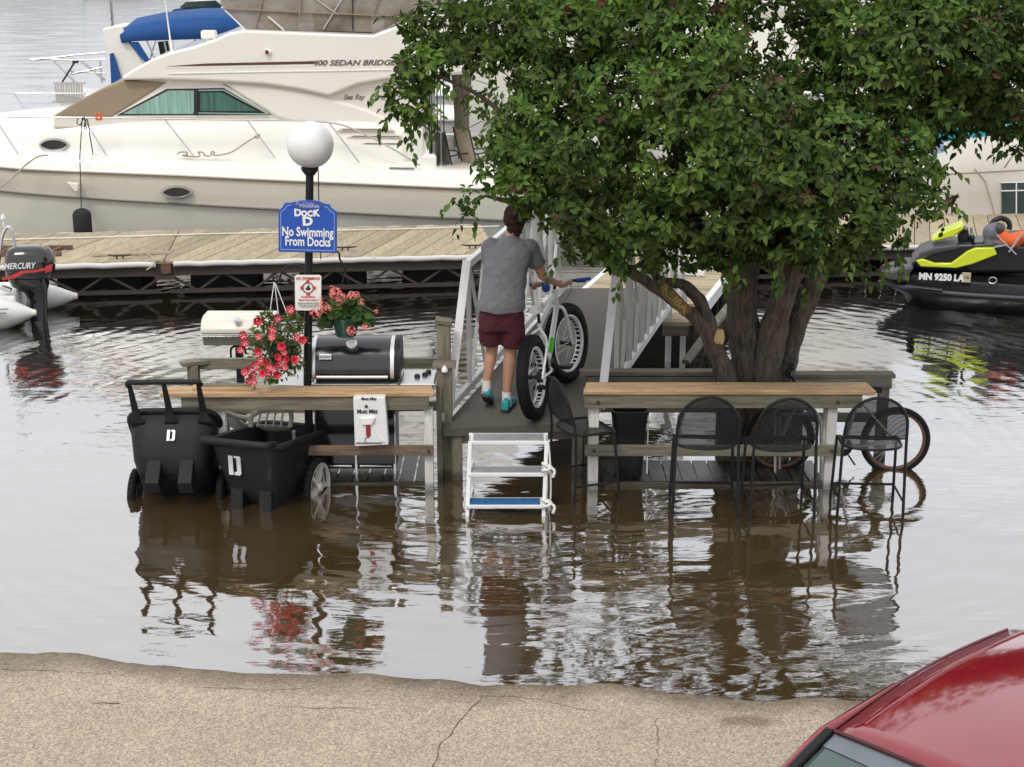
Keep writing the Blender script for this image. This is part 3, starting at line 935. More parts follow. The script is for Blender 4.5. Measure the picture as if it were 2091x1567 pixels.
mb = MB(); mb.bar(cl_(402, 183, yh - .035), cl_(402, 236, yh - .035), 0.02, 0.05, up=(0, 1, 0)); mb.build('mullion', M_['darktrim'], win)
# flybridge
yf = 0.48
fly = px2([(248, 164), (252, 155), (275, 140), (310, 121), (350, 106), (395, 95), (440, 80), (468, 67), (498, 62), (600, 66), (700, 70), (762, 72), (830, 45), (900, 18), (980, -10), (1060, -10), (1060, 140), (960, 150), (800, 160), (730, 172), (672, 196), (610, 182), (540, 172), (430, 166), (330, 163)], yf)
mb = MB(); mb.xz(fly, yf, 2 * CB - yf); mb.build('flybridge', M_['gel'], cr, bevel=0.05, seg=3, smooth=40)
mb = MB(); mb.tube([cl_(a, b, yf - 0.004) for a, b in ((345, 151), (450, 149), (560, 147), (700, 145), (800, 143))], 0.011, 6); mb.build('grab_moulding', M_['gelcream'], cr)
def band(name, pts, th, m, yl, par):
    mb = MB(); P_ = px2(pts, yl); mb.xz(P_, yl - th, yl + 0.004); return mb.build(name, m, par)
band('accent_stripe', [(338, 136), (420, 130), (644, 125), (640, 131), (420, 135)], 0.004, M_['brownstripe'], yf, cr)
band('accent_stripe', [(338, 138.5), (638, 134), (638, 136), (338, 140)], 0.004, M_['gelcream'], yf, cr)
xax = Vector((1, 0, 0)); out_ = Vector((0, -1, 0))
def side_frame(px, py, yl): return frame(cl_(px, py, yl), xax, out_)
text('model_lettering', '400 SEDAN BRIDGE', 0.115, side_frame(722, 129, yf - 0.006), M_['text_grey'], cr, sx=1.28, shear=0.3, off=0.003)
text('maker_script', 'Sea Ray', 0.11, side_frame(722, 199, yh - 0.004), M_['text_grey'], cr, sx=0.95, shear=0.45, off=0.002)
mb = MB(); mb.tube(smoothpath([cl_(a, b, yh - .006) for a, b in ((757, 202), (765, 195), (768, 203), (775, 195), (779, 202), (786, 203))], 3), 0.008, 5); mb.build('maker_emblem', M_['text_grey'], cr)
mb = MB(); mb.sphere(cl_(548, 107, yf - .01), 0.05, 12, 8); nl = mb.build('side_light', M_['whiteplastic'], cr, smooth=60)
mb = MB(); mb.box(cl_(545, 107, yf - .055), (0.05, 0.03, 0.06)); mb.build('red_lens', mat('red_lens', (0.16, 0.015, 0.01), 0.2), nl)
# searchlight and antenna on the brow
q = cl_(428, 92, 1.3)
mb = MB(); mb.lathe([(0.09, -0.06), (0.09, 0.02), (0.055, 0.03), (0.055, 0.12)], 14, c=q); s_ = mb.build('searchlight_base', M_['gel'], cr, smooth=40)
mb = MB(); mb.box(q + Vector((0, 0, 0.16)), (0.24, 0.2, 0.13)); mb.build('searchlight', M_['gel'], s_, bevel=0.03, seg=3, smooth=40)
q0, q1 = cl_(351, 108, 1.0), cl_(335, -15, 1.0)
mb = MB(); mb.tube([q0, q1], [0.016, 0.007], 8); mb.build('antenna', M_['whiteplastic'], cr, smooth=60)
# bridge windscreen, canvas enclosure and seats
M_['isinglass'] = mat('smoky_vinyl', (0.30, 0.26, 0.215), 0.15, var=0.45, vs=2.2, alpha=0.72)
enc = px2([(500, 60), (452, 14), (446, -30), (1000, -30), (930, 6), (865, 30), (760, 66)], yf + .12)
mb = MB(); mb.xz(enc, yf + .12, 2 * CB - yf - .12); mb.build('canvas_enclosure', M_['isinglass'], cr)
for a, b, w, m in (((452, 14), (500, 60), .03, 'whiteplastic'), ((548, 34), (580, 62), .07, 'whiteplastic'), ((500, 61), (765, 70), .05, 'chrome'), ((765, 70), (865, 22), .05, 'chrome'), ((455, 18), (870, 36), .05, 'tancanvas'), ((612, 30), (612, -30), .09, 'tancanvas'), ((540, -20), (520, 60), .03, 'tancanvas'), ((760, 36), (780, -30), .06, 'tancanvas'), ((700, -5), (660, 60), .02, 'chrome'), ((640, -5), (690, 30), .02, 'chrome'), ((720, -20), (720, 62), .02, 'darktrim')):
    mb = MB(); mb.bar(cl_(*a, yf + .1), cl_(*b, yf + .1), 0.02, w, up=(0, 1, 0)); mb.build('enclosure_seam' if m == 'tancanvas' else 'enclosure_frame', M_[m], cr)
for px, w in ((575, .5), (700, .9), (830, .7)):
    q = cl_(px, 50, 1.2); mb = MB(); mb.box(q, (w, 0.5, 0.5)); mb.build('bridge_seat', M_['tancanvas'], cr, bevel=0.08, seg=3, smooth=40)
# portholes
def porthole(px, py, yl, w, h):
    c_ = cl_(px, py, yl)
    mb = MB()
    n = 24
    ring = [c_ + Vector((w / 2 * math.cos(a), 0, h / 2 * math.sin(a) * (1 - 0.35 * abs(math.cos(a)) ** 3))) for a in [2 * math.pi * i / n for i in range(n)]]
    mb.tube(ring, 0.02, 6, closed=True)
    f = mb.build('porthole', M_['chrome'], cr, smooth=60)
    mb = MB(); mb.add([v + Vector((0, -.004, 0)) for v in ring], [tuple(range(n))]); mb.build('glass', mat('tinted_glass', (0.03, 0.028, 0.027), 0.1, var=0.2), f)
b1 = interp(cl_(110, 295, 0.5).x, beam)
porthole(110, 296, CB - b1 + 0.34, 0.42, 0.17)
porthole(361, 393, 0.035, 0.44, 0.17)
# engine room vents
for (x0, x1, y) in ((688, 806, 265), (708, 830, 279), (733, 850, 294)):
    a, b = cl_(x0, y, yh - .17), cl_(x1, y, yh - .17)
    mb = MB(); mb.xz([(a.x, a.z - .015), (b.x, b.z - .02), (b.x - .05, b.z + .025), (a.x + .06, a.z + .03)], yh - .19, yh + .1); v_ = mb.build('air_vent', M_['gelcream'], cr, bevel=0.006)
    mb = MB(); mb.xz([(a.x + .08, a.z - .005), (b.x - .1, b.z - .006), (b.x - .12, b.z + .012), (a.x + .1, a.z + .012)], yh - .194, yh - .1); mb.build('vent_slot', M_['taupe'], v_)
# bow rail and stanchions
rail_pts = [cl_(a, b, y) for a, b, y in ((-400, 190, .8), (-150, 228, .3), (0, 238, .22), (215, 241, .16), (400, 244, .14), (560, 246, .14), (640, 248, .14), (700, 256, .14), (760, 282, .14), (820, 315, .14), (858, 339, .14))]
mb = MB(); mb.tube(smoothpath(rail_pts, 5), 0.014, 8); mb.build('deck_rail', M_['chrome'], cr, smooth=60)
for (x0, y0), (x1, y1) in (((-12, 240), (38, 316)), ((170, 241), (217, 317)), ((335, 243), (395, 318)), ((505, 246), (562, 323)), ((672, 251), (734, 333)), ((-130, 228), (-75, 310))):
    mb = MB(); mb.tube([cl_(x0, y0, .17), cl_(x1, y1, .15)], 0.011, 8); mb.build('stanchion', M_['chrome'], cr, smooth=60)
mb = MB(); mb.tube([cl_(30, 192, 2.2), cl_(-250, 185, 3.2), cl_(-400, 190, 2.0)], 0.014, 8)
mb.tube([cl_(175, 191, 3.0), cl_(-30, 191, 3.4), cl_(-300, 187, 3.0)], 0.013, 8); mb.build('deck_rail', M_['chrome'], cr, smooth=60)
mb = MB(); mb.tube([cl_(30, 192, 3.4), cl_(55, 231, 3.4)], 0.012, 8); mb.build('stanchion', M_['chrome'], cr, smooth=60)
# cockpit bulkhead with glass door, steps, side coaming
mb = MB(); mb.box(cl_(884, 262, 1.2) + Vector((0, .4, 0)), (0.06, 1.6, 1.45)); mb.build('cockpit_bulkhead', M_['gelcream'], cr)
M_['doorglass'] = mat('door_glass', (0.025, 0.045, 0.045), 0.1, var=0.3, vs=2)
for i, px in enumerate((876, 892, 905)):
    mb = MB(); mb.bar(cl_(px, 150, .55), cl_(px + 2, 338, .55), 0.02, 0.09, up=(0, 1, 0)); mb.build('door_pane', M_['doorglass'], cr)
for px in (868, 884, 899):
    mb = MB(); mb.bar(cl_(px, 150, .54), cl_(px + 2, 338, .54), 0.02, 0.02, up=(0, 1, 0)); mb.build('door_frame', M_['chrome'], cr)
for (px, py, w, h) in ((843, 290, .34, .5), (872, 325, .3, .25)):
    q = cl_(px, py, .42); mb = MB(); mb.box(q + Vector((0, .1, -.05)), (w, 0.3, h)); mb.build('side_step', M_['gel'], cr, bevel=0.05, seg=3, smooth=40)
mb = MB(); mb.box(cl_(975, 330, 1.9) + Vector((.3, 1.0, 0)), (2.2, 0.3, .7)); mb.build('cockpit_coaming', M_['gel'], cr, bevel=0.06, seg=3)
mb = MB(); mb.bar(cl_(795, 343, .14), cl_(846, 344, .14), 0.03, 0.02); mb.build('deck_hardware', M_['chrome'], cr)
mb = MB(); mb.xz(px2([(136, 372), (161, 375), (160, 392), (153, 391)], -.0), -.03, .12); mb.build('spray_fitting', M_['gelcream'], cr, bevel=0.015)
# things hung on or lying on the cruiser
fe = thing('boat_fender', 'black ribbed fender hanging on a dark line at the cruiser side', 'fender', CM @ cl_(168, 470, -.1))
q0, q1, q2 = CM @ cl_(168, 240, .12), CM @ cl_(163, 320, -0.06), CM @ cl_(166, 428, -.1)
mb = MB(); mb.tube([q0, q1, q2], 0.009, 6); mb.build('line', M_['darkrope'], fe, world=True)
q3 = CM @ cl_(168, 452, -.1)
mb = MB(); mb.lathe([(0.02, .20), (0.07, .185), (0.12, .15), (0.14, .1), (0.14, -.30), (0.1, -.36), (0.02, -.38)], 20, c=q3); mb.build('body', mat('fender_cover', (0.018, 0.018, 0.02), 0.85, var=0.3, vs=5, stretch=(1, 1, 12), bump=0.4, bs=14), fe, world=True, smooth=50)
mb = MB()
mb.tube(smoothpath([CM @ cl_(a, b, .13) for a, b in ((160, 242), (157, 250), (163, 256), (168, 247), (172, 240), (175, 258), (178, 264), (174, 266), (172, 258), (178, 244), (184, 280), (190, 316))], 4), 0.009, 6)
tag(mb.build('tie_line', M_['darkrope'], smooth=60), 'knotted line looped on the cruiser rail beside the fender', 'rope')
mb = MB(); mb.tube(smoothpath([CM @ cl_(a, b, .02) for a, b in ((98, 317), (78, 320), (55, 335), (20, 368), (-30, 405))], 4), 0.012, 6)
tag(mb.build('bow_line', M_['rope'], smooth=60), 'taut mooring line running from the cruiser bow cleat off to the left', 'rope')
mb = MB(); mb.tube(smoothpath([CM @ cl_(a, b, .12) for a, b in ((362, 316), (368, 311), (380, 311), (382, 316), (372, 318), (395, 320), (408, 319), (405, 311), (415, 312), (418, 318), (430, 318), (432, 310), (438, 312), (437, 318), (470, 312), (500, 293), (524, 278), (530, 275), (527, 282), (519, 280), (526, 277))], 4), 0.013, 6)
tag(mb.build('coiled_rope', M_['rope'], smooth=60), 'beige rope coiled on the side deck and tied to a stanchion', 'rope')
M_['orange'] = mat('orange_plastic', (0.7, 0.12, 0.03), 0.4)
mb = MB(); q = CM @ cl_(202, 240, .16)
mb.box(q + Vector((-.035, 0, .02)), (0.035, 0.04, 0.11)); mb.box(q + Vector((.03, 0, .02)), (0.035, 0.04, 0.11)); mb.box(q + Vector((0, 0, -.03)), (0.1, 0.035, 0.03))
tag(mb.build('rail_clip', M_['orange'], bevel=0.008), 'small orange and white clip on the cruiser deck rail', 'clip')
# cockpit furniture
M_['sling'] = mat('tan_sling_fabric', (0.36, 0.31, 0.25), 0.85, var=0.06, vs=10)
def sling_chair(px, py, rz, label):
    p = CM @ cl_(px, py, 1.0)
    r = thing('sling_chair', label, 'chair', p, rz, 'sling chairs in the cruiser cockpit')
    mb = MB(); mb.loft([[Vector((x, y, z)) for y, z in ((0.25, 0.42), (-0.2, 0.38), (-.28, .46), (-.36, .72), (-.42, .98), (-.44, 1.0))] for x in (-.24, .24)], cap=False); mb.build('sling', M_['sling'], r, smooth=60)
    for x in (-.25, .25):
        mb = MB(); mb.tube(smoothpath([(x, .26, 0.0), (x, .27, .42), (x, -.2, .385), (x, -.28, .46), (x, -.36, .72), (x, -.44, 1.02)], 4), 0.014, 7); mb.build('side_frame', M_['darktrim'], r, smooth=60)
        mb = MB(); mb.tube([(x, -.2, .38), (x, -.3, 0.0)], 0.014, 7); mb.build('leg', M_['darktrim'], r, smooth=60)
        mb = MB(); mb.tube(smoothpath([(x, -.33, .62), (x, .0, .64), (x, .24, .6), (x, .27, .42)], 4), 0.013, 7); mb.build('armrest', M_['darktrim'], r, smooth=60)
sling_chair(932, 392, R(-48), 'tan sling chair in the cruiser cockpit, nearer the glass door')
sling_chair(990, 388, R(-58), 'tan sling chair in the cruiser cockpit, half behind the leaves')
mb = MB()
c_ = CM @ cl_(943, 245, 2.6)
for i in range(9):
    a = i / 9 * 6.28
    mb.tube(smoothpath([c_ + Vector((math.cos(a) * .1, math.sin(a) * .1, -.45)), c_ + Vector((math.cos(a + .5) * .08, math.sin(a + .5) * .08, 0.1)), c_ + Vector((math.cos(a) * .13, math.sin(a) * .12, .75))], 5), 0.05, 8)
tag(mb.build('rolled_canvas', mat('grey_brown_canvas', (0.16, 0.14, 0.115), 0.9, var=0.3, vs=4, stretch=(3, 3, .5)), smooth=70), 'gathered grey brown canvas curtain hanging in the cruiser cockpit', 'canvas')
# ================================================================ other boats
def simple_boat(name, label, loc, rz, length, half, sheer, cat='boat', hullm='gel'):
    """bow at -x; parts: hull, deck, rub rail"""
    r = thing(name, label, cat, loc, rz)
    bt = [(0, 0.02), (0.05, 0.25), (0.15, 0.58), (0.3, 0.85), (0.5, 1.0), (1.0, 0.95)]
    sh = [(0, sheer * 1.28), (0.3, sheer * 1.1), (0.6, sheer), (1.0, sheer * 0.95)]
    ts = [0, .03, .07, .12, .18, .25, .35, .5, .65, .8, 1.0]
    def sec(t, side):
        b, z = interp(t, bt) * half, interp(t, sh)
        x = t * length
        rake = (1 - min(1, t / .25)) * 0.5
        return [Vector((x + rake * k, -side * b * f, zz)) for f, zz, k in ((0.0, -0.5, 1.2), (0.7, -0.05, 1.0), (0.88, z * 0.55, .5), (1.0, z, 0))]
    mb = MB()
    for s in (1, -1): mb.loft([sec(t, s) for t in ts], cap=False)
    mb.add([*sec(1, 1), *reversed(sec(1, -1))], [tuple(range(8))])
    mb.build('hull', M_[hullm], r, smooth=35)
    mb = MB()
    mb.loft([[Vector((t * length, -interp(t, bt) * half * f, interp(t, sh) + zz)) for f, zz in ((1, 0), (.97, .05), (.8, .09), (0, .16), (-.8, .09), (-.97, .05), (-1, 0))] for t in ts], cap=True)
    mb.build('deck', M_['gel'], r, smooth=40)
    mb = MB()
    mb.tube([Vector((t * length, -interp(t, bt) * half - .01, interp(t, sh))) for t in ts], 0.025, 6)
    mb.build('rub_rail', M_['chrome'], r, smooth=60)
    return r, WM[r.name]

# boat with a blue bimini, behind the cruiser
bb, BMx = simple_boat('bimini_boat', 'white boat with royal blue bimini top and bow rail behind the cruiser', W(72, 215, Y=29.2) * Vector((1, 1, 0)) + Vector((0, 0, 0)) if False else (W(72, 215, Y=29.2).x, 30.6, 0), R(4), 8.5, 1.35, 1.45)
def bp_(px, py, yl): return LP(BMx, px, py, 1, yl)
def bpoly(pts, yl): return [(lambda q: (q.x, q.z))(bp_(a, b, yl)) for a, b in pts]
mb = MB(); mb.xz(bpoly([(165, 215), (250, 185), (420, 180), (700, 185), (700, 260), (165, 260)], -.9), -.9, .9); mb.build('foredeck_house', M_['gel'], bb, bevel=0.08, seg=3, smooth=40)
for yl in (-1.15, 1.1):
    mb = MB(); mb.xz(bpoly([(208, 60), (246, 52), (260, 75), (300, 140), (312, 200), (250, 200), (215, 90)], yl), yl, yl + .09); mb.build('radar_arch', M_['gel'], bb, bevel=0.02)
mb = MB(); a_, b_ = bp_(225, 60, -1.1), bp_(225, 60, 1.1); mb.bar(bp_(228, 62, -1.1), bp_(228, 62, -1.1) + Vector((0, 2.2, 0)), 0.3, 0.09); mb.build('arch_top', M_['gel'], bb, bevel=0.03)
# bimini canopy: cambered sheet with thickness
top = [bp_(a, b, -1.2) for a, b in ((243, 72), (262, 57), (320, 45), (400, 37), (520, 36))]
low = [bp_(a, b, -1.25) for a, b in ((248, 88), (266, 84), (320, 82), (400, 80), (520, 78))]
secs = []
for t_, l_ in zip(top, low):
    s_ = [l_]
    for k in range(9):
        f = k / 8
        s_.append(Vector((t_.x, -1.15 + 2.3 * f, t_.z + 0.14 * math.sin(f * math.pi) - 0.0)))
    s_.append(Vector((l_.x, 1.2, l_.z)))
    secs.append(s_)
mb = MB(); mb.loft(secs, cap=False)
o = mb.build('bimini_top', M_['bluecanvas'], bb, smooth=70); o.modifiers.new('thickness', 'SOLIDIFY').thickness = 0.03
mb = MB(); mb.xz(bpoly([(262, 86), (282, 86), (306, 124), (300, 132)], -1.2), -1.22, -1.16); mb.build('canvas_flap', M_['bluecanvas'], bb)
mb = MB(); mb.xz(bpoly([(225, 110), (232, 108), (248, 160), (228, 172)], -1.2), -1.25, -1.2); mb.build('canvas_flap', M_['bluecanvas'], bb)
for a, b in (((318, 84), (305, 125)), ((300, 84), (330, 150)), ((335, 84), (345, 130)), ((400, 82), (360, 120))):
    mb = MB(); mb.tube([bp_(*a, -1.1), bp_(*b, -1.0)], 0.018, 6); mb.build('bimini_bow', M_['chrome'], bb, smooth=60)
mb = MB(); mb.xz(bpoly([(322, 86), (342, 84), (350, 120), (330, 128)], .3), .3, .38); mb.build('seat_back', M_['darktrim'], bb)
for y0, y1, pts in ((-1, -1, ((62, 122), (90, 120), (150, 124), (215, 122))), (-1, -1, ((68, 124), (110, 118), (160, 112), (215, 108))), (-1, -1, ((110, 124), (150, 165), (160, 175))), (-1, -1, ((165, 124), (215, 165))), (-1, -1, ((145, 146), (215, 150))), (-1, -1, ((145, 152), (210, 138))), (-1, -1, ((204, 125), (208, 170)))):
    mb = MB(); mb.tube([bp_(a, b, -.55) for a, b in pts], 0.022, 7); mb.build('bow_rail', M_['chrome'], bb, smooth=60)
mb = MB(); mb.tube([bp_(127, 168, -.6), bp_(154, 125, -.6)], 0.02, 6); mb.tube([bp_(148, 127, -.6), bp_(160, 126, -.6)], 0.03, 6); mb.build('anchor', M_['darktrim'], bb, smooth=60)
mb = MB()
for i in range(11):
    a = bp_(113 + i * 5.3, 170 + (2 if i % 2 else 0), -.75); mb.box(a + Vector((0, 0, -.18)), (0.032, 0.03, 0.36))
mb.box(bp_(142, 170, -.73), (0.6, 0.05, 0.03)); mb.box(bp_(140, 208, -.73), (0.6, 0.05, 0.03))
mb.build('rail_basket', M_['beigecanvas'], bb)
# navy canvas of a boat farther on
nb, NBM = simple_boat('covered_runabout', 'boat with navy blue canopy just beyond the royal blue bimini', (-7.9, 37.5, 0), R(4), 8, 1.4, 1.3)
def np_(px, py, yl): return LP(NBM, px, py, 1, yl)
mb = MB(); mb.xz([(lambda q: (q.x, q.z))(np_(a, b, -1.2)) for a, b in ((350, 20), (470, 16), (520, 16), (520, 60), (352, 60))], -1.2, 1.2); mb.build('canopy', M_['navycanvas'], nb, bevel=0.05)
mb = MB(); mb.xz([(lambda q: (q.x, q.z))(np_(a, b, -.9)) for a, b in ((366, 16), (380, 4), (440, 1), (460, 16))], -.9, .9); mb.build('windscreen', M_['doorglass'], nb)
for p_ in ((352, 60), (470, 60)):
    q = np_(*p_, -1.15); mb = MB(); mb.tube([q, Vector((q.x, q.y, 1.35))], 0.02, 6); mb.build('canopy_post', M_['chrome'], nb)

# white boats beyond the tree, seen in the gaps of the crown
wb, WBM = simple_boat('white_cruiser', 'white cruiser glimpsed through the gap in the leaves behind the cockpit chairs', (-1.2, 29.5, 0), R(6), 11, 1.9, 2.0)
def wp_(px, py, yl): return LP(WBM, px, py, 1, yl)
mb = MB(); mb.box((5.5, 0, 2.75), (7.5, 2.6, 1.3)); mb.build('house', M_['gel'], wb, bevel=0.25, seg=4, smooth=40)
mb = MB(); mb.box((5.5, 0, 3.8), (6.2, 2.8, 0.9)); mb.build('flybridge', M_['gel'], wb, bevel=0.2, seg=4, smooth=40)
for z in (1.5, 1.56):
    mb = MB(); mb.bar((1.2, -1.62, z), (8, -1.86, z), 0.02, 0.02); mb.build('pinstripe', M_['text_grey'], wb)
for i in range(2):
    mb = MB(); mb.box((2.6 + i * 1.0, -1.305, 2.9), (0.8, 0.04, 0.35)); mb.build('window', M_['doorglass'], wb, bevel=0.02)
# red and white burgee glimpsed in the crown
q = W(1625, 172, Y=27)
mb = MB(); mb.xz([(0, 0), (.02, .35), (.16, .1), (.14, -.22)], 0, .02); mb.tube([(0, .01, -.4), (0, .01, .5)], .012, 6)
fl = mb.build('burgee', M_['text_red']); fl.location = q; tag(fl, 'tiny red pennant glimpsed through the leaves high in the crown', 'flag')

# covered boat on the right
cb, CBM = simple_boat('covered_boat', 'boat under a beige canvas enclosure with a small window, at the right', (4.9, 25.3, 0), R(6), 7.5, 1.3, 0.5)
def cp_(px, py, yl): return LP(CBM, px, py, 1, yl)
def cpoly(pts, yl): return [(lambda q: (q.x, q.z))(cp_(a, b, yl)) for a, b in pts]
near = [cp_(a, b, -1.28) for a, b in ((1740, 447), (1900, 449), (1990, 451), (2091, 452), (2500, 458))]
mid = [cp_(a, b, -1.3) for a, b in ((1760, 380), (1900, 360), (1990, 345), (2091, 346), (2500, 350))]
topn = [cp_(a, b, -.95) for a, b in ((1800, 330), (1900, 310), (1985, 292), (2091, 285), (2500, 285))]
secs = []
for n_, m_, t_ in zip(near, mid, topn):
    secs.append([n_, n_.lerp(m_, .5) + Vector((0, random.uniform(-.015, .015), 0)), m_, t_, Vector((t_.x, 0, t_.z + .1)), Vector((t_.x, .95, t_.z)), Vector((m_.x, 1.28, m_.z)), Vector((n_.x, 1.26, n_.z))])
mb = MB(); mb.loft(secs, cap=True); mb.build('canvas_enclosure', M_['beigecanvas'], cb, smooth=50)
for pts in (((1990, 345), (2012, 370), (2035, 450)), ((2030, 330), (2025, 290)), ((1925, 356), (2091, 347))):
    mb = MB(); mb.tube([cp_(a, b, -1.305) for a, b in pts], 0.008, 5); mb.build('canvas_seam', M_['sling'], cb)
mb = MB(); mb.xz(cpoly([(2046, 372), (2140, 370), (2140, 447), (2046, 447)], -1.31), -1.325, -1.29); w_ = mb.build('window', M_['doorglass'], cb)
for a, b, t in (((2044, 373), (2142, 371), .03), ((2044, 390), (2142, 388), .03), ((2075, 372), (2075, 447), .025), ((2110, 372), (2110, 447), .025), ((2044, 449), (2142, 449), .05)):
    mb = MB(); mb.bar(cp_(*a, -1.33), cp_(*b, -1.33), .015, t, up=(0, 1, 0)); mb.build('window_bar', M_['whiteplastic'], w_)
mb = MB(); mb.xz(cpoly([(1840, 452), (1965, 448), (2091, 455), (2500, 460), (2500, 472), (1842, 468)], -1.36), -1.36, -1.2); mb.build('gunwale', M_['gel'], cb, bevel=.02)
mb = MB(); mb.xz(cpoly([(1913, 452), (1920, 443), (1945, 439), (1965, 444), (1971, 453)], -1.37), -1.4, -1.25); mb.build('hatch', M_['taupe'], cb, bevel=.01)
mb = MB(); mb.xz(cpoly([(1800, 300), (1840, 270), (2100, 262), (2200, 266), (2200, 284), (1985, 290), (1850, 320)], -.6), -.6, .6); mb.build('top_canvas', M_['tealcanvas'], cb, bevel=.03)
mb = MB(); mb.xz(cpoly([(1890, 295), (1925, 283), (1930, 320), (1895, 330)], -.98), -1.0, -.9); mb.build('pale_blue_panel', mat('pale_blue_vinyl', (0.25, 0.36, 0.55), .4), cb)

# ================================================================ inflatable with outboard, far left
inf = thing('inflatable_dinghy', 'white inflatable dinghy with a black outboard, tube cones showing at the left edge', 'dinghy', (-6.35, 19.0, 0), R(8))
IM = WM[inf.name]
def ip(px, py, yl): return LP(IM, px, py, 1, yl)
M_['hypalon'] = mat('white_hypalon', (0.72, 0.71, 0.68), 0.45, var=0.05, vs=3, bump=0.05, bs=30)
def tube_cone(tip, base_r, yl, ln):
    t = ip(*tip, yl)
    prof = [(0.03, 0.0), (0.035, 0.01), (0.05, .04), (base_r * .55, .2), (base_r * .82, .36), (base_r, .58), (base_r, .58 + ln)]
    mb = MB(); mb.lathe(prof, 22, M=Matrix.Rotation(R(-90), 3, 'Y') @ Matrix.Rotation(R(0), 3, 'X'), c=t)
    o = mb.build('buoyancy_tube', M_['hypalon'], inf, smooth=50)
    mb = MB(); mb.lathe([(0.012, -.012), (0.036, -.008), (0.05, .035), (.05, .05)], 14, M=Matrix.Rotation(R(-90), 3, 'Y'), c=t); mb.build('cone_cap', M_['gelcream'], o, smooth=50)
    return o
t1 = tube_cone((73, 639), 0.24, -.45, 3.0)
t2 = tube_cone((157, 605), 0.21, .55, 3.0)
for k in (0, 1):
    mb = MB(); a = ip(0, 632 + k * 8, -.70); mb.bar(a + Vector((-.3, 0, 0)), a + Vector((.1 - k * .03, 0, 0)), .012, .02, up=(0, 1, 0)); mb.build('grey_stripe', M_['taupe'], t1)
mb = MB(); mb.box(ip(-30, 615, .05) + Vector((0, 0, 0)), (0.9, 0.9, 0.3)); mb.build('transom_floor', M_['hypalon'], inf, bevel=.03)
arch = smoothpath([ip(a, b, 0.0) for a, b in ((-6, 560), (2, 500), (6, 478), (14, 465), (22, 467), (28, 490), (36, 530))], 5)
mb = MB(); mb.tube(arch, 0.022, 8); ar = mb.build('roll_arch', M_['chrome'], inf, smooth=60)
q = ip(8, 464, 0)
mb = MB(); mb.tube([q, q + Vector((0, 0, .12))], .012, 8); mb.lathe([(.03, .1), (.03, .13), (.022, .14), (.022, .16)], 12, c=q); mb.build('stern_light', M_['whiteplastic'], ar, smooth=50)
# outboard
om = MB()
def osec(z, x0, x1, hw, rnd=.35):
    cx, hx = (x0 + x1) / 2, (x1 - x0) / 2
    n = 20
    r_ = []
    for i in range(n):
        a = 2 * math.pi * i / n
        ca, sa = math.cos(a), math.sin(a)
        e = 0.55
        r_.append(Vector((cx + hx * math.copysign(abs(ca) ** e, ca), -.05 + hw * math.copysign(abs(sa) ** e, sa), z)))
    return r_
def ox(px, py): q = ip(px, py, -.25); return q.x, q.z
rows = [((10, 572), (100, 572), .19), ((6, 562), (107, 560), .22), ((5, 545), (109, 545), .23), ((6, 527), (106, 527), .22), ((10, 516), (96, 516), .19), ((22, 509), (82, 509), .13), ((34, 507), (70, 507), .06)]
secs = []
for (a, za), (b, zb), hw in rows:
    x0, z0 = ox(a, za); x1, _ = ox(b, zb); secs.append(osec(z0, x0, x1, hw))
mb = MB(); mb.loft(secs, closed=True); ob = mb.build('outboard_motor', M_['blackgloss'], inf, smooth=45)
secs = []
for (a, za), (b, zb), hw in (((12, 574), (92, 574), .18), ((20, 590), (95, 585), .16), ((45, 603), (93, 600), .11), ((56, 620), (92, 620), .085), ((60, 690), (92, 690), .07), ((62, 730), (92, 730), .06)):
    x0, z0 = ox(a, za); x1, _ = ox(b, zb); secs.append(osec(z0, x0, x1, hw))
mb = MB(); mb.loft(secs, closed=True); mb.build('leg_housing', M_['blackgloss'], ob, smooth=45)
xo, zo = ox(40, 543)
fx = frame(Vector((xo, -.05 - .234, zo)), (1, 0, 0), (0, -1, 0))
text('maker_lettering', 'MERCURY', 0.105, fx, M_['text_white'], ob, shear=.3, sx=.78, off=.002)
M_['redflash'] = mat('red_flash', (0.5, 0.02, 0.02), 0.25, coat=.5)
sw = [ox(a, b) for a, b in ((5, 567), (20, 563), (45, 552), (75, 550), (104, 543), (104, 549), (75, 555), (50, 558), (30, 568), (6, 572))]
mb = MB(); mb.xz(sw, -.05 - .236, -.05 - .225); mb.build('red_flash', M_['redflash'], ob)
sw = [ox(a, b) for a, b in ((94, 543), (107, 539), (107, 552), (92, 557))]
mb = MB(); mb.xz(sw, -.05 - .226, -.05 - .20); mb.build('red_flash', M_['redflash'], ob)
q = ip(12, 590, -.35); mb = MB(); mb.box(q, (.14, .1, .05), Matrix.Rotation(.4, 3, 'Y')); mb.build('clamp', M_['chrome'], ob, bevel=.01)

# ================================================================ jet ski, right
js = thing('jet_ski', 'black and lime yellow jet ski moored at the right edge', 'jet ski', (6.5, 19.75, 0), R(-14))
JM = WM[js.name]
def jp(px, py, yl): return LP(JM, px, py, 1, yl)
def jpoly(pts, yl): return [(lambda q: (q.x, q.z))(jp(a, b, yl)) for a, b in pts]
M_['jsblack'] = mat('jetski_black', (0.010, 0.010, 0.013), 0.3, var=.2, spec=.35)
M_['jsgrey'] = mat('jetski_grey', (0.06, 0.06, 0.07), 0.4, var=.1, spec=.35)
M_['lime'] = mat('lime_yellow', (0.62, 0.72, 0.02), 0.3, var=.04, coat=.3)
bx = jp(1797, 562, -.0).x
Lj = 3.3
bt = [(0, .03), (.04, .16), (.1, .33), (.2, .48), (.35, .56), (.8, .56), (1, .5)]
ts = [0, .02, .05, .1, .16, .24, .35, .5, .7, .9, 1]
deckz = [(0, .40), (.1, .42), (.3, .40), (1, .36)]
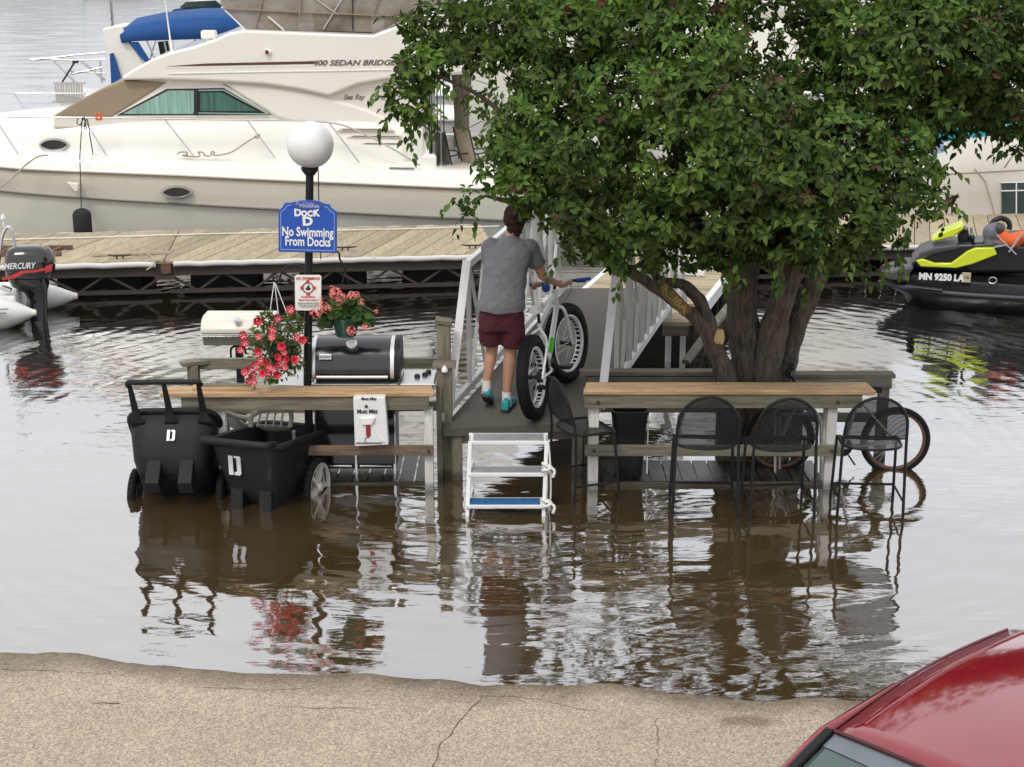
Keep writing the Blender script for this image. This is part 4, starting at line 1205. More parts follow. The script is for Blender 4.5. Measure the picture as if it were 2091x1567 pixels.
def jsec(t, s):
    b, z = interp(t, bt), interp(t, deckz)
    x = bx + t * Lj
    rk = (1 - min(1, t / .2)) * .45
    return [Vector((x + rk * k, -s * b * f, zz)) for f, zz, k in ((0, -.3, 1), (.62, -.08, .9), (.93, .12, .7), (1.0, .22, .25), (1.0, z - .06, .05), (.93, z + .02, 0))]
mb = MB()
for s in (1, -1): mb.loft([jsec(t, s) for t in ts], cap=False)
mb.add([*jsec(1, 1), *reversed(jsec(1, -1))], [tuple(range(12))])
mb.loft([[jsec(t, 1)[-1], Vector((bx + t * Lj, 0, interp(t, deckz) + .08)), jsec(t, -1)[-1]] for t in ts], cap=False)
mb.build('hull', M_['jsblack'], js, smooth=35)
mb = MB(); mb.tube([Vector((bx + t * Lj, -interp(t, bt) - .012, .235 + .03 * (1 - t))) for t in ts], .03, 7); mb.build('bumper_rail', M_['jsgrey'], js, smooth=60)
mb = MB(); mb.xz(jpoly([(1797, 562), (1850, 546), (1868, 546), (1858, 560), (1855, 576), (1815, 572)], -.36), -.37, .37); mb.build('bow_cap', M_['jsgrey'], js, bevel=.03, seg=3, smooth=40)
mb = MB(); mb.xz(jpoly([(1860, 540), (1880, 516), (1910, 505), (1950, 500), (1960, 502), (1958, 510), (1905, 520), (1872, 538)], -.34), -.345, .345); mb.build('hood', M_['jsgrey'], js, bevel=.03, seg=3, smooth=40)
mb = MB(); mb.xz(jpoly([(1862, 538), (1885, 515), (1960, 498), (2030, 495), (2060, 500), (2150, 505), (2300, 505), (2300, 560), (1990, 560), (1870, 552)], -.30), -.30, .30); mb.build('body', M_['jsblack'], js, bevel=.06, seg=3, smooth=40)
mb = MB(); mb.xz(jpoly([(1870, 532), (1884, 529), (1908, 538), (1942, 538), (1975, 514), (1992, 507), (2030, 506), (2036, 520), (1985, 540), (1952, 548), (1880, 545)], -.36), -.372, -.28); mb.build('side_panel', M_['lime'], js, bevel=.012, smooth=40)
mb = MB(); mb.xz(jpoly([(1902, 492), (1925, 476), (1966, 459), (1968, 468), (1945, 484), (1905, 494)], -.2), -.2, .2); mb.build('nose_cowl', M_['lime'], js, bevel=.02, smooth=40)
mb = MB(); mb.xz(jpoly([(1955, 482), (1972, 466), (1978, 470), (1980, 500), (1958, 500)], -.12), -.12, .12); mb.build('gauge_pod', M_['jsblack'], js, bevel=.02)
q = jp(1985, 483, 0)
mb = MB(); mb.tube([q + Vector((.0, -.36, .04)), q + Vector((0, -.12, 0)), q + Vector((0, .12, 0)), q + Vector((0, .36, .04))], .022, 8); mb.build('handlebar', M_['jsblack'], js, smooth=60)
mb = MB(); mb.box(q + Vector((-.05, 0, -.02)), (.16, .16, .1)); mb.build('bar_pad', M_['jsblack'], js, bevel=.02)
mb = MB(); mb.xz(jpoly([(2020, 500), (2060, 480), (2140, 478), (2300, 470), (2300, 505), (2030, 512)], -.2), -.2, .2); mb.build('seat', mat('seat_vinyl', (.03, .03, .032), .5), js, bevel=.06, seg=3, smooth=40)
mb = MB(); mb.bar(jp(1848, 584, -.47), jp(1925, 592, -.52), .02, .1, up=(0, 1, 0)); mb.build('side_plate', M_['jsgrey'], js, bevel=.01)
for px, py in ((1880, 590), (1900, 592), (1920, 593)):
    mb = MB(); mb.sphere(jp(px, py, -.54), .014, 8, 6); mb.build('rivet', M_['jsblack'], js)
def jframe(px, py, yl): return frame(jp(px, py, yl), (1, -.0, 0), (0, -1, .05))
text('registration', 'MN 9250 LA', 0.115, jframe(1922, 567, -.585), M_['text_white'], js, sx=.92, off=.006, ext=.004)
q = jp(1973, 567, -.575); mb = MB(); mb.box(q, (.11, .02, .125)); st_ = mb.build('year_sticker', mat('beige_sticker', (.5, .43, .3), .5), js)
text('year', '16', 0.07, frame(q + Vector((0, -.013, .005)), (1, 0, 0), (0, -1, 0)), M_['text_black'], st_)
mb = MB(); q = jp(2027, 573, -.585); mb.tube([q + Vector((.05 * math.cos(a), 0, .04 * math.sin(a))) for a in [i * .628 for i in range(10)]], .007, 6, closed=True); mb.build('badge', M_['chrome'], js)
text('hull_lettering', 'SEA-DOO', 0.17, jframe(2046, 611, -.545), mat('olive_lettering', (.12, .14, .02), .4), js, sx=1.5, off=-.004, align='LEFT', shear=.1)
# life vest and helmet on the saddle
lv = thing('life_vest', 'orange and grey life vest with buckles draped over the jet ski saddle', 'life vest', JM @ jp(2050, 505, -.1))
lvM = WM[lv.name]
def vest(name, pts, r, m):
    mb = MB()
    for px, py, rr in pts: mb.sphere(JM @ jp(px, py, -.22), rr, 12, 8, sc=(1, .8, 1))
    o = mb.build(name, m, lv, world=True, smooth=70)
    md = o.modifiers.new('rm', 'REMESH'); md.mode = 'VOXEL'; md.voxel_size = .02; md.use_smooth_shade = True
    return o
vest('grey_panel', ((2025, 475, .12), (2022, 495, .1), (2040, 505, .1), (2050, 518, .08), (2030, 465, .09)), .1, mat('grey_nylon', (.16, .16, .2), .8, var=.3, vs=12))
vest('orange_panel', ((2055, 490, .1), (2072, 492, .11), (2075, 508, .08), (2045, 480, .08), (2085, 485, .09)), .1, mat('orange_nylon', (.75, .12, .02), .7, var=.25, vs=12))
for a, b in (((2035, 480), (2075, 520)), ((2060, 515), (2088, 475)), ((2030, 505), (2055, 500))):
    mb = MB(); mb.bar(JM @ jp(*a, -.36), JM @ jp(*b, -.36), .015, .035, up=(0, 1, 0)); mb.build('strap', mat('grey_webbing', (.4, .4, .42), .7), lv, world=True)
hm = thing('headset', 'black rounded headgear resting on top of the life vest', 'headgear', JM @ jp(2043, 460, -.1))
mb = MB(); c0 = JM @ jp(2043, 463, -.2); mb.tube([c0 + Vector((.12 * math.cos(a), 0, .11 * math.sin(a))) for a in [R(-20 + 22 * i) for i in range(11)]], .035, 9); mb.build('band', M_['jsblack'], hm, world=True, smooth=60)
mb = MB(); mb.sphere(c0 + Vector((-.03, -.03, -.02)), .075, 12, 8); mb.build('pad', M_['jsgrey'], hm, world=True, smooth=60)
# ================================================================ bar tables, platforms, railings
def part_box(name, c, d, m, par, bevel=0.004, rot=None):
    mb = MB(); mb.box(c, d, rot); return mb.build(name, m, par, world=True, bevel=bevel)
def bolt(p, par):
    mb = MB(); mb.lathe([(.014, 0), (.014, .008), (.007, .014)], 8, M=Matrix.Rotation(R(90), 3, 'X'), c=p); mb.build('bolt', M_['steelrust'], par, world=True)

rt = thing('bar_table', 'long pine topped bar table with white posts under the tree, right of the gangway', 'table', (1.8, 12.62, -0.16), group='bar tables')
tm = MB()
q0, q1 = W(1190, 802, z=.865), W(1785, 802, z=.865)
tp = [(q0.x + .0, 12.52), (q1.x, 12.52), (q1.x - .02, 12.80), (q0.x + .04, 12.80)]
tm.prism([(x, y) for x, y in tp], .042, Matrix.Translation((0, 0, .862))); tm.build('top_plank', FRESH['x'], rt, world=True, bevel=.012, seg=3)
part_box('apron', ((q0.x + q1.x) / 2 - .05, 12.555, .802), (2.36, .04, .115), GREY['x'], rt)
part_box('apron', ((q0.x + q1.x) / 2 - .05, 12.76, .802), (2.36, .04, .115), GREY['x'], rt)
part_box('stretcher', ((q0.x + q1.x) / 2 - .12, 12.545, .365), (2.2, .036, .095), GREY['x'], rt)
for px in (1212, 1696):
    x = W(px, 900, Y=12.6).x
    for y in (12.61, 12.74):
        part_box('post', (x, y, .29), (.085, .06, .90), WPAINT['z'], rt)
    bolt(Vector((x, 12.522, .37)), rt); bolt(Vector((x + .03, 12.53, .80)), rt)
lt = thing('bar_table', 'bar table with weathered pine top and rust stained white post, left of the gangway', 'table', (-1.8, 12.62, -0.16), group='bar tables')
q0, q1 = W(330, 806, z=.865), W(888, 802, z=.865)
tm = MB(); tm.prism([(q0.x, 12.47), (q1.x, 12.50), (q1.x - .03, 12.72), (q0.x + .04, 12.70)], .042, Matrix.Translation((0, 0, .855))); tm.build('top_plank', FRESH['x'], lt, world=True, bevel=.008)
part_box('apron', ((q0.x + q1.x) / 2 + .06, 12.53, .792), (2.1, .04, .115), GREY['x'], lt)
part_box('stretcher', (-1.22, 12.52, .375), (1.1, .036, .085), wood('faded_brown_board', (.17, .115, .08), 'x', c2=(.25, .18, .13)), lt)
for px in (876, 455):
    x = W(px, 900, Y=12.6).x
    part_box('post', (x, 12.60, .29), (.075, .09, .88), WPAINT['z'], lt)
    bolt(Vector((x, 12.50, .375)), lt)
q = W(455, 797, z=.90)
mb = MB(); mb.box((q.x, 12.60, .913), (.52, .10, .028), R(1.5))
tag(mb.build('loose_board', FRESH['x'], bevel=.003), 'short loose pine board lying on the left end of the left bar table', 'board')
mb = MB(); mb.box((q.x + .02, 12.60, .934), (.42, .07, .012), R(1.5))
tag(mb.build('thin_board', GREY['x'], bevel=.002), 'thin grey slat on top of the short pine board', 'board')

# wet low platforms under the tables
def platform(name, label, x0, x1, y0, y1, z, mrim):
    r = thing(name, label, 'platform', ((x0 + x1) / 2, y0, -0.18))
    x = x0
    while x < x1 - .02:
        w = min(.138, x1 - x)
        mb = MB(); mb.box((x + w / 2, (y0 + y1) / 2 + .03, z - .015), (w - .014, y1 - y0, .03)); mb.build('board', M_['wetwood'], r, world=True)
        x += .138
    part_box('rim_board', ((x0 + x1) / 2, y0 - .0, z - .055), (x1 - x0, .04, .11), mrim, r)
    for px_ in (x0 + .1, x1 - .1):
        for y in (y0 + .1, y1 - .1): part_box('footing', (px_, y, -.15), (.09, .09, .22), GREY['z'], r)
M_['wetwood'] = wood('wet_grey_boards', (0.05, 0.046, 0.04), 'y', rough=.22, rnd=.1, c2=(.09, .085, .075))
platform('low_platform', 'wet low plank platform behind the right bar table legs', .80, 2.75, 12.68, 13.25, .03, GREY['x'])
platform('low_platform', 'flooded low platform under the grill behind the left table', -2.1, -.72, 12.72, 13.6, .012, GREY['x'])

# timber railings
def railing(label, posts, rails, group='timber railings'):
    r = thing('timber_railing', label, 'railing', (posts[0][0], posts[0][1], -0.2), group=group)
    for x, y, z, w in posts: part_box('post', (x, y, (z - .25) / 2), (w, w, z + .25), GREY['z'], r)
    for a, b, w, h in rails:
        mb = MB(); mb.bar(a, b, w, h); mb.build('rail', GREY['x'], r, world=True, bevel=.005)
    return r
railing('grey timber railing behind the right bar table, left of the trunks', [(.72, 13.62, .76, .09), (1.95, 13.72, .74, .09)],
        [((.62, 13.6, .775), (2.0, 13.6, .775), .14, .038), ((.7, 13.55, .45), (1.95, 13.55, .45), .036, .085), ((.7, 13.56, .70), (1.95, 13.56, .70), .036, .09)])
railing('grey timber railing at the right end, above the parked bicycle', [(3.37, 13.42, .80, .09), (2.62, 13.5, .78, .085)],
        [((2.5, 13.40, .805), (3.45, 13.40, .805), .14, .038), ((2.5, 13.345, .74), (3.42, 13.345, .74), .036, .09), ((2.55, 13.345, .42), (3.38, 13.345, .42), .036, .085)])
c0 = W(392, 742, z=.86)
railing('grey timber railing corner behind the tipped cart', [(c0.x, c0.y + .05, .83, .10)],
        [((c0.x - .10, c0.y, .85), (c0.x + .13, c0.y + .12, .85), .10, .04), ((c0.x + .05, c0.y + .1, .83), (c0.x + .88, c0.y + .12, .83), .05, .10), ((c0.x + 1.0, c0.y + .12, .83), (c0.x + 2.4, c0.y + .12, .83), .05, .10), ((c0.x, c0.y, .42), (c0.x + 2.3, c0.y + .12, .42), .04, .09)])
# posts beside the gangway
gp = thing('capped_post', 'tall grey timber post with a flat cap beside the gangway', 'post', (-.60, 13.18, -.2), group='gangway posts')
part_box('shaft', (-.60, 13.18, .56), (.115, .115, 1.54), GREY['z'], gp)
part_box('cap', (-.60, 13.18, 1.355), (.15, .15, .035), GREY['x'], gp, rot=Matrix.Rotation(R(6), 3, 'Y'))
gp = thing('capped_post', 'shorter timber post with a small white knob in front of the tall post', 'post', (-.60, 12.98, -.2), group='gangway posts')
part_box('shaft', (-.59, 12.97, .40), (.13, .13, 1.2), GREY['z'], gp)
part_box('cap', (-.59, 12.97, 1.015), (.2, .18, .03), GREY['x'], gp)
mb = MB(); mb.lathe([(.028, -.01), (.03, .01), (.018, .03), (.004, .045)], 10, c=W(908, 757, Y=12.88)); mb.build('knob', M_['whiteplastic'], gp, world=True, smooth=50)
part_box('batten', (-.635, 12.885, .40), (.05, .03, .9), GREY['z'], gp)

# ================================================================ grills
M_['enamel'] = mat('black_enamel', (0.014, 0.015, 0.018), 0.16, var=.1, coat=.4)
M_['silver'] = mat('silver_metal', (0.66, 0.66, 0.67), 0.28, metal=.85, var=.05)
M_['beigegrill'] = mat('cream_enamel', (0.70, 0.665, 0.57), 0.35, var=.05, vs=3)
gr = thing('gas_grill', 'black lidded gas grill with silver trim behind the left table', 'grill', (-1.35, 13.0, 0), group='gas grills')
xl, xr = W(641, 720, Y=13.0).x, W(812, 720, Y=13.0).x
prof = [(12.80, .93), (12.79, .98), (12.83, 1.12), (12.88, 1.19), (12.96, 1.235), (13.10, 1.25), (13.22, 1.22), (13.28, 1.14), (13.30, .93)]
def lid_prof(mb, x0, x1, grow=0.0):
    pr = [(y + (12.80 + .25 - y) * -grow, z + (grow * .06)) for y, z in prof]
    mb.loft([[Vector((x, y, z)) for y, z in pr] for x in (x0, x1)], closed=True, cap=True)
mb = MB(); lid_prof(mb, xl + .03, xr - .05); mb.build('lid', M_['enamel'], gr, world=True, smooth=50)
for a, b in ((xl, xl + .032), (xr - .052, xr - .02)):
    mb = MB(); lid_prof(mb, a, b, .03); mb.build('lid_trim', M_['silver'], gr, world=True, smooth=50)
mb = MB(); lid_prof(mb, xr - .02, xr + .03, -.01); mb.build('lid_end_cap', M_['blackmetal'], gr, world=True, smooth=50)
mb = MB(); mb.tube([(xl + .05, 12.74, .962), (xr - .07, 12.74, .962)], .016, 10); h_ = mb.build('handle', M_['silver'], gr, world=True, smooth=60)
for x in (xl + .06, xr - .08):
    mb = MB(); mb.box((x, 12.77, .962), (.03, .06, .03)); mb.build('handle_bracket', M_['darktrim'], h_, world=True, bevel=.004)
MT = frame(W(718, 701, Y=12.852), (1, 0, 0), (0, -1, .3))
mb = MB(); mb.lathe([(.047, -.02), (.047, .008), (.036, .013), (.0, .014)], 24, M=MT.to_3x3(), c=MT.translation); tg = mb.build('thermometer', M_['silver'], gr, world=True, smooth=40)
mb = MB(); mb.lathe([(.033, .0135), (.0, .0155)], 20, M=MT.to_3x3(), c=MT.translation); mb.build('dial', M_['whiteplastic'], tg, world=True)
BF = frame(W(664, 729, Y=12.785), (1, 0, 0), (0, -1, .12))
mb = MB(); mb.prism([(-.055, -.024), (.055, -.024), (.055, .024), (-.055, .024)], .008, BF); bd = mb.build('badge', M_['silver'], gr, world=True, bevel=.003)
t_ = text('badge_lettering', 'weber', .04, BF @ Matrix.Translation((0, .002, .0095)), M_['text_black'], bd, ext=.001)
t_.data.transform(WM[gr.name].inverted())
# body, shelves, cabinet
part_box('fire_box', ((xl + xr) / 2 + .02, 13.05, .86), (xr - xl - .02, .42, .13), M_['blackmetal'], gr)
part_box('control_panel', ((xl + xr) / 2, 12.80, .855), (xr - xl + .02, .06, .075), M_['silver'], gr)
sl = W(568, 770, Y=12.9).x; sr = W(890, 765, Y=12.9).x
part_box('side_shelf', ((sl + xl) / 2, 12.98, .875), (xl - sl - .005, .44, .03), M_['silver'], gr, bevel=.01)
part_box('side_shelf', ((sr + xr) / 2 + .015, 12.98, .885), (sr - xr - .035, .46, .035), M_['silver'], gr, bevel=.012)
part_box('shelf_front', ((sr + xr) / 2 + .015, 12.755, .86), (sr - xr - .06, .02, .06), M_['blackmetal'], gr)
for px, py in ((851, 753), (866, 748), (872, 741)):
    mb = MB(); q = W(px, py, Y=12.9); mb.lathe([(.026, -.012), (.024, .012), (.012, .02)], 12, c=(q.x, 12.95 + (753 - py) * .012, .915)); mb.build('knob', M_['darktrim'], gr, world=True, smooth=40)
part_box('cabinet', (-1.37, 13.05, .44), (.70, .42, .68), M_['blackmetal'], gr)
for x in (-1.545, -1.195):
    part_box('cabinet_door', (x, 12.828, .45), (.335, .02, .60), M_['enamel'], gr, bevel=.006)
    mb = MB(); mb.tube([(x - .14, 12.81, .135), (x + .14, 12.81, .135)], .008, 6); mb.build('door_trim', M_['silver'], gr, world=True)
for x in (-1.71, -1.37, -1.03):
    part_box('leg', (x, 12.84, .2), (.025, .025, .8), M_['silver'], gr)
mb = MB(); mb.tube(smoothpath([(-.98, 12.86, .80), (-.92, 12.84, .74), (-.86, 12.83, .76), (-.80, 12.83, .80)], 4), .009, 6); mb.build('gas_hose', M_['rubber'], gr, world=True)
g2 = thing('pedestal_grill', 'beige gas grill with steel band standing beyond the railing', 'grill', W(490, 735, Y=14.8))
a, b = W(416, 660, Y=14.8).x, W(562, 660, Y=14.8).x
pr = [(14.62, .885), (14.62, .93), (14.68, 1.01), (14.76, 1.035), (15.0, 1.035), (15.05, .98), (15.05, .885)]
mb = MB(); mb.loft([[Vector((x, y, z)) for y, z in pr] for x in (a, b)], closed=True); mb.build('lid', M_['beigegrill'], g2, world=True, bevel=.012, smooth=40)
part_box('trim_band', ((a + b) / 2, 14.83, .872), (b - a + .01, .45, .024), M_['silver'], g2)
mb = MB(); mb.loft([[Vector((x + s, y, z)) for s, y, z in ((0, 14.64, .86), (0, 15.03, .86), (0, 15.0, .755), (0, 14.67, .755))] for x in (a + .01, b - .01)], closed=True); mb.build('fire_box', M_['taupe'], g2, world=True, bevel=.01)
mb = MB(); mb.lathe([(.035, -.01), (.035, .01), (0, .014)], 16, M=Matrix.Rotation(R(80), 3, 'X'), c=W(484, 655, Y=14.625)); mb.build('thermometer', M_['silver'], g2, world=True)
part_box('pedestal', ((a + b) / 2 - .02, 14.83, .2), (.07, .07, 1.0), M_['blackmetal'], g2)
mb = MB(); mb.tube(smoothpath([((a + b) / 2 - .1, 14.8, .6), ((a + b) / 2 - .09, 14.8, .7), ((a + b) / 2 + .02, 14.8, .72), ((a + b) / 2 + .05, 14.8, .64)], 4), .012, 6); mb.build('yoke', M_['blackmetal'], g2, world=True)
for s in (-1, 1):
    mb = MB(); mb.tube([((a + b) / 2 - .02, 14.83, -.15), ((a + b) / 2 - .02 + s * .3, 14.7, -.75)], .02, 6); mb.build('foot', M_['blackmetal'], g2, world=True)

# ================================================================ lamp post, signs, hanging baskets
lpx, lpy = -1.745, 12.78
lp = thing('lamp_post', 'black lamp post with a white globe standing behind the left table', 'lamp post', (lpx, lpy, -.2))
pb, ptp = W(628, 785, Y=lpy), W(632.5, 345, Y=lpy)
mb = MB(); mb.tube([Vector((pb.x, lpy, -.2)), pb, ptp], [.036, .036, .033], 16); mb.build('pole', M_['blackmetal'], lp, world=True, smooth=50)
gc = W(633.5, 296, Y=lpy)
mb = MB(); mb.lathe([(.04, -.06), (.07, -.02), (.075, 0.0), (.06, .02)], 20, c=W(632.5, 343, Y=lpy)); mb.build('collar', M_['blackmetal'], lp, world=True, smooth=50)
mb = MB(); mb.sphere(gc, .1935, 40, 24); mb.build('globe', mat('white_globe', (.78, .78, .78), .22, var=.01, sss=.3, coat=.2), lp, world=True, smooth=80)
mb = MB(); mb.tube([W(650, 348, Y=lpy), W(651, 415, Y=lpy), W(655, 530, Y=lpy)], .005, 6); mb.build('wire', M_['darktrim'], lp, world=True)
for sgn, pts in ((-1, ((624, 545), (610, 543), (594, 541), (582, 548), (574, 560), (570, 572), (563, 577), (558, 571), (559, 565))), (1, ((634, 500), (660, 505), (690, 515), (694, 530), (703, 545), (705, 556)))):
    mb = MB(); mb.tube(smoothpath([W(a, b, Y=lpy - .02) for a, b in pts], 4), .0085, 7); mb.build('hanger_arm', M_['blackmetal'], lp, world=True, smooth=60)

# dock sign
M_['signblue'] = mat('sign_blue', (0.012, 0.085, 0.42), 0.4, var=.04, vs=3, rv=.05)
M_['signviolet'] = mat('sign_edge_blue', (0.035, 0.07, 0.33), 0.45, var=.05)
M_['signpale'] = mat('sign_pale_line', (0.42, 0.48, 0.72), 0.5, var=.03)
ys = 12.715
sg = thing('dock_sign', 'blue shaped sign reading DOCK D No Swimming From Docks on the lamp post', 'sign', W(628, 516, Y=ys))
def sp(px, py, dy=0): q = W(px, py, Y=ys - dy); return (q.x, q.z)
outl = [(569, 514), (569, 430), (575, 425), (580, 418), (581, 414), (594, 414), (606, 411), (618, 409), (629, 408.5), (642, 409.5), (654, 412), (663, 416), (673, 417), (675, 422), (681, 428), (688, 432), (688, 517)]
mb = MB(); mb.xz([sp(*p) for p in outl], ys - .012, ys + .012); mb.build('board', M_['signblue'], sg, world=True, bevel=.003)
inn = [(574, 509), (574, 433), (582, 427), (587, 419.5), (600, 419), (629, 423), (656, 421), (669, 423), (675, 431), (683, 436), (683, 512)]
pts = [Vector((sp(*p)[0], ys - .0135, sp(*p)[1])) for p in inn]
mb = MB()
for a_, b_ in zip(pts, pts[1:] + pts[:1]): mb.bar(a_, b_, .004, .0065, up=(0, 1, 0))
mb.build('border_line', M_['signpale'], sg, world=True)
el = [(sp(629 + 34 * math.cos(i * .2618), 419 + 9.5 * math.sin(i * .2618))) for i in range(24)]
mb = MB(); mb.xz(el, ys - .018, ys - .004); mb.build('crest_oval', M_['signviolet'], sg, world=True)
def stext(body, px, py, size, m, par, y=ys - .0145, rot=0, **k):
    t = text('lettering', body, size, frame(W(px, py, Y=y), (1, 0, rot), (0, -1, 0)), m, par, **k)
    t.data.transform(WM[par.name].inverted()); return t
stext('St. Croix', 621, 415.5, .042, M_['signpale'], sg, y=ys - .0195, shear=.4, rot=-.03)
stext('MARINA', 632, 421.5, .038, M_['signpale'], sg, y=ys - .0195, off=.0008, sx=1.15, rot=-.03)
for ch, px, sz, py in (('D', 608, .084, 435), ('O', 621, .064, 437), ('C', 633, .064, 437), ('K', 645.5, .08, 435.5)):
    stext(ch, px, py, sz, M_['text_white'], sg, off=.0042, sx=.95)
stext('D', 628, 453, .10, M_['text_white'], sg, off=.005, sx=1.15)
stext('No Swimming', 628, 475, .108, M_['text_white'], sg, off=.0024, sx=.70, rot=-.03)
stext('From Docks', 628.5, 494.5, .108, M_['text_white'], sg, off=.0024, sx=.70, rot=-.03)
# notice
yn = 12.71
nt_ = thing('notice_sign', 'small white notice with red lettering and round emblem on the lamp post', 'sign', W(628, 634, Y=yn))
mb = MB(); mb.xz([(lambda q: (q.x, q.z))(W(a, b, Y=yn)) for a, b in ((602, 565), (605, 562), (653, 562), (656, 565), (656, 632), (653, 634), (606, 634), (603, 632))], yn - .006, yn + .006); mb.build('panel', M_['whiteplastic'], nt_, world=True)
stext('NO SWIMMING!', 629, 569.5, .034, M_['text_red'], nt_, y=yn - .008, off=.0006, sx=.83)
stext('WARNING', 629, 607, .025, M_['text_red'], nt_, y=yn - .008, off=.0004)
stext('Electric Shock Hazard', 629, 613, .022, M_['text_red'], nt_, y=yn - .008, off=.0003, sx=.8)
for i, s_ in enumerate(('Dangerous electrical currents', 'in the water can cause injury', 'or death near the dock')):
    stext(s_, 629, 619 + i * 4, .017, M_['text_grey'], nt_, y=yn - .008, sx=.85)
ec = W(629, 588, Y=yn - .008)
mb = MB(); mb.tube([ec + Vector((.045 * math.cos(a), 0, .045 * math.sin(a))) for a in [i * .3142 for i in range(20)]], .006, 5, closed=True); em = mb.build('emblem', M_['text_grey'], nt_, world=True)
mb = MB()
for i in range(4):
    a = i * math.pi / 2; mb.box(ec + Vector((.052 * math.cos(a), -.003, .052 * math.sin(a))), (.026, .006, .026))
mb.build('emblem_band', M_['text_red'], em, world=True)
mb = MB(); mb.sphere(ec + Vector((0, 0, -.008)), .022, 10, 8, sc=(1, .2, .7)); mb.sphere(ec + Vector((.004, 0, .013)), .01, 8, 6, sc=(1, .3, 1)); mb.build('emblem_figure', M_['text_black'], em, world=True)

# planting
def leafmat(name, c, c2, tr=.25, red=None):
    m = bpy.data.materials.new(name); m.use_nodes = True
    t = m.node_tree; N = t.nodes.new; l = t.links.new
    P = t.nodes['Principled BSDF']
    g = N('ShaderNodeNewGeometry')
    rp = N('ShaderNodeValToRGB'); e = rp.color_ramp.elements
    e[0].color = (*c, 1); e[1].color = (*c2, 1); e[0].position = 0; e[1].position = .93
    if red:
        x = e.new(.97); x.color = (*red, 1)
    oi = N('ShaderNodeObjectInfo'); ad = N('ShaderNodeMath'); ad.operation = 'ADD'; fr = N('ShaderNodeMath'); fr.operation = 'FRACT'
    l(g.outputs['Random Per Island'], ad.inputs[0]); l(oi.outputs['Random'], ad.inputs[1]); l(ad.outputs[0], fr.inputs[0])
    l(fr.outputs[0], rp.inputs['Fac'])
    at = N('ShaderNodeAttribute'); at.attribute_name = 'tint'          # tone of the leaves of one branch
    a1 = N('ShaderNodeMath'); a1.operation = 'ADD'; a1.inputs[1].default_value = 1.0; l(at.outputs['Fac'], a1.inputs[0])
    hv = N('ShaderNodeHueSaturation'); l(a1.outputs[0], hv.inputs['Value']); l(rp.outputs['Color'], hv.inputs['Color'])
    l(hv.outputs['Color'], P.inputs['Base Color'])
    P.inputs['Roughness'].default_value = .55
    P.inputs['Specular IOR Level'].default_value = .22
    tb = N('ShaderNodeBsdfTranslucent')
    hs = N('ShaderNodeHueSaturation'); hs.inputs['Saturation'].default_value = 1.15; hs.inputs['Value'].default_value = 1.5
    l(hv.outputs['Color'], hs.inputs['Color']); l(hs.outputs['Color'], tb.inputs['Color'])
    mx_ = N('ShaderNodeMixShader'); mx_.inputs['Fac'].default_value = tr
    l(P.outputs[0], mx_.inputs[1]); l(tb.outputs[0], mx_.inputs[2]); l(mx_.outputs[0], t.nodes['Material Output'].inputs['Surface'])
    return m
def add_leaf(mb, p, d, nrm, ln, wd, fold=.25, curl=.15):
    d = d.normalized(); sdv = d.cross(nrm)
    if sdv.length < 1e-4: sdv = d.orthogonal()
    sdv.normalize(); up = sdv.cross(d)
    m1, m2 = p + d * ln * .33, p + d * ln * .7 - up * ln * curl * .4
    tip = p + d * ln - up * ln * curl
    f = up * wd * fold
    vs = [p, m1 + sdv * wd / 2 + f, m1 - sdv * wd / 2 + f, m2 + sdv * wd * .36 + f * .7, m2 - sdv * wd * .36 + f * .7, tip, m1, m2]
    mb.add(vs, [(0, 1, 6), (0, 6, 2), (1, 3, 7, 6), (6, 7, 4, 2), (3, 5, 7), (7, 5, 4)])
def rv(s=1.0): return Vector((random.gauss(0, s), random.gauss(0, s), random.gauss(0, s)))
M_['petleaf'] = leafmat('petunia_leaf', (.05, .085, .02), (.15, .20, .055))
M_['gerleaf'] = leafmat('geranium_leaf', (.028, .075, .018), (.085, .15, .04))
M_['redpetal'] = mat('red_petal', (.56, .012, .03), .6, var=.25, vs=30, c2=(.65, .03, .07))
M_['whitepetal'] = mat('white_petal_star', (.75, .6, .55), .6, var=.1)
M_['pinkpetal'] = mat('coral_petal', (.80, .16, .14), .6, var=.2, vs=25, c2=(.85, .30, .26))
hb_ = thing('petunia_basket', 'hanging basket of trailing red and white petunias left of the lamp post', 'flower basket', W(570, 735, Y=12.62))
bc = W(575, 700, Y=12.66)
hk = W(560, 573, Y=12.76)
mb = MB()
for k in (-.14, 0, .14): mb.tube([hk, bc + Vector((k, .03, -.02))], .004, 5)
mb.build('hanging_wires', M_['whitemetal'], hb_, world=True)
mb = MB(); mb.lathe([(.07, -.2), (.12, -.1), (.14, 0), (.135, .0), (.06, -.17)], 18, c=bc); mb.build('pot', mat('dark_green_pot', (.012, .03, .022), .45), hb_, world=True, smooth=50)
mb = MB()
blobs = [((560, 680), .16), ((540, 720), .14), ((590, 700), .15), ((530, 690), .1), ((560, 750), .13), ((600, 740), .1), ((545, 655), .07), ((600, 660), .08)]
for i in range(900):
    (bx_, by_), rr = random.choice(blobs)
    c_ = W(bx_, by_, Y=12.6)
    dv = rv().normalized(); p = c_ + Vector((dv.x, dv.y * .8, dv.z)) * rr * random.uniform(.3, 1)
    d = (dv + Vector((0, -.3, random.uniform(-.5, .5)))).normalized()
    add_leaf(mb, p, d, Vector((0, -.3, 1)) + rv(.4), random.uniform(.035, .06), random.uniform(.016, .026))
mb.build('foliage', M_['petleaf'], hb_, world=True, fixn=False, kind='stuff')
mb = MB()
for i in range(26):
    (bx_, by_), rr = random.choice(blobs); c_ = W(bx_, by_, Y=12.6)
    mb.tube(smoothpath([bc, (bc + c_) / 2 + rv(.04), c_ + rv(.06) + Vector((0, 0, -.06))], 4), .004, 4)
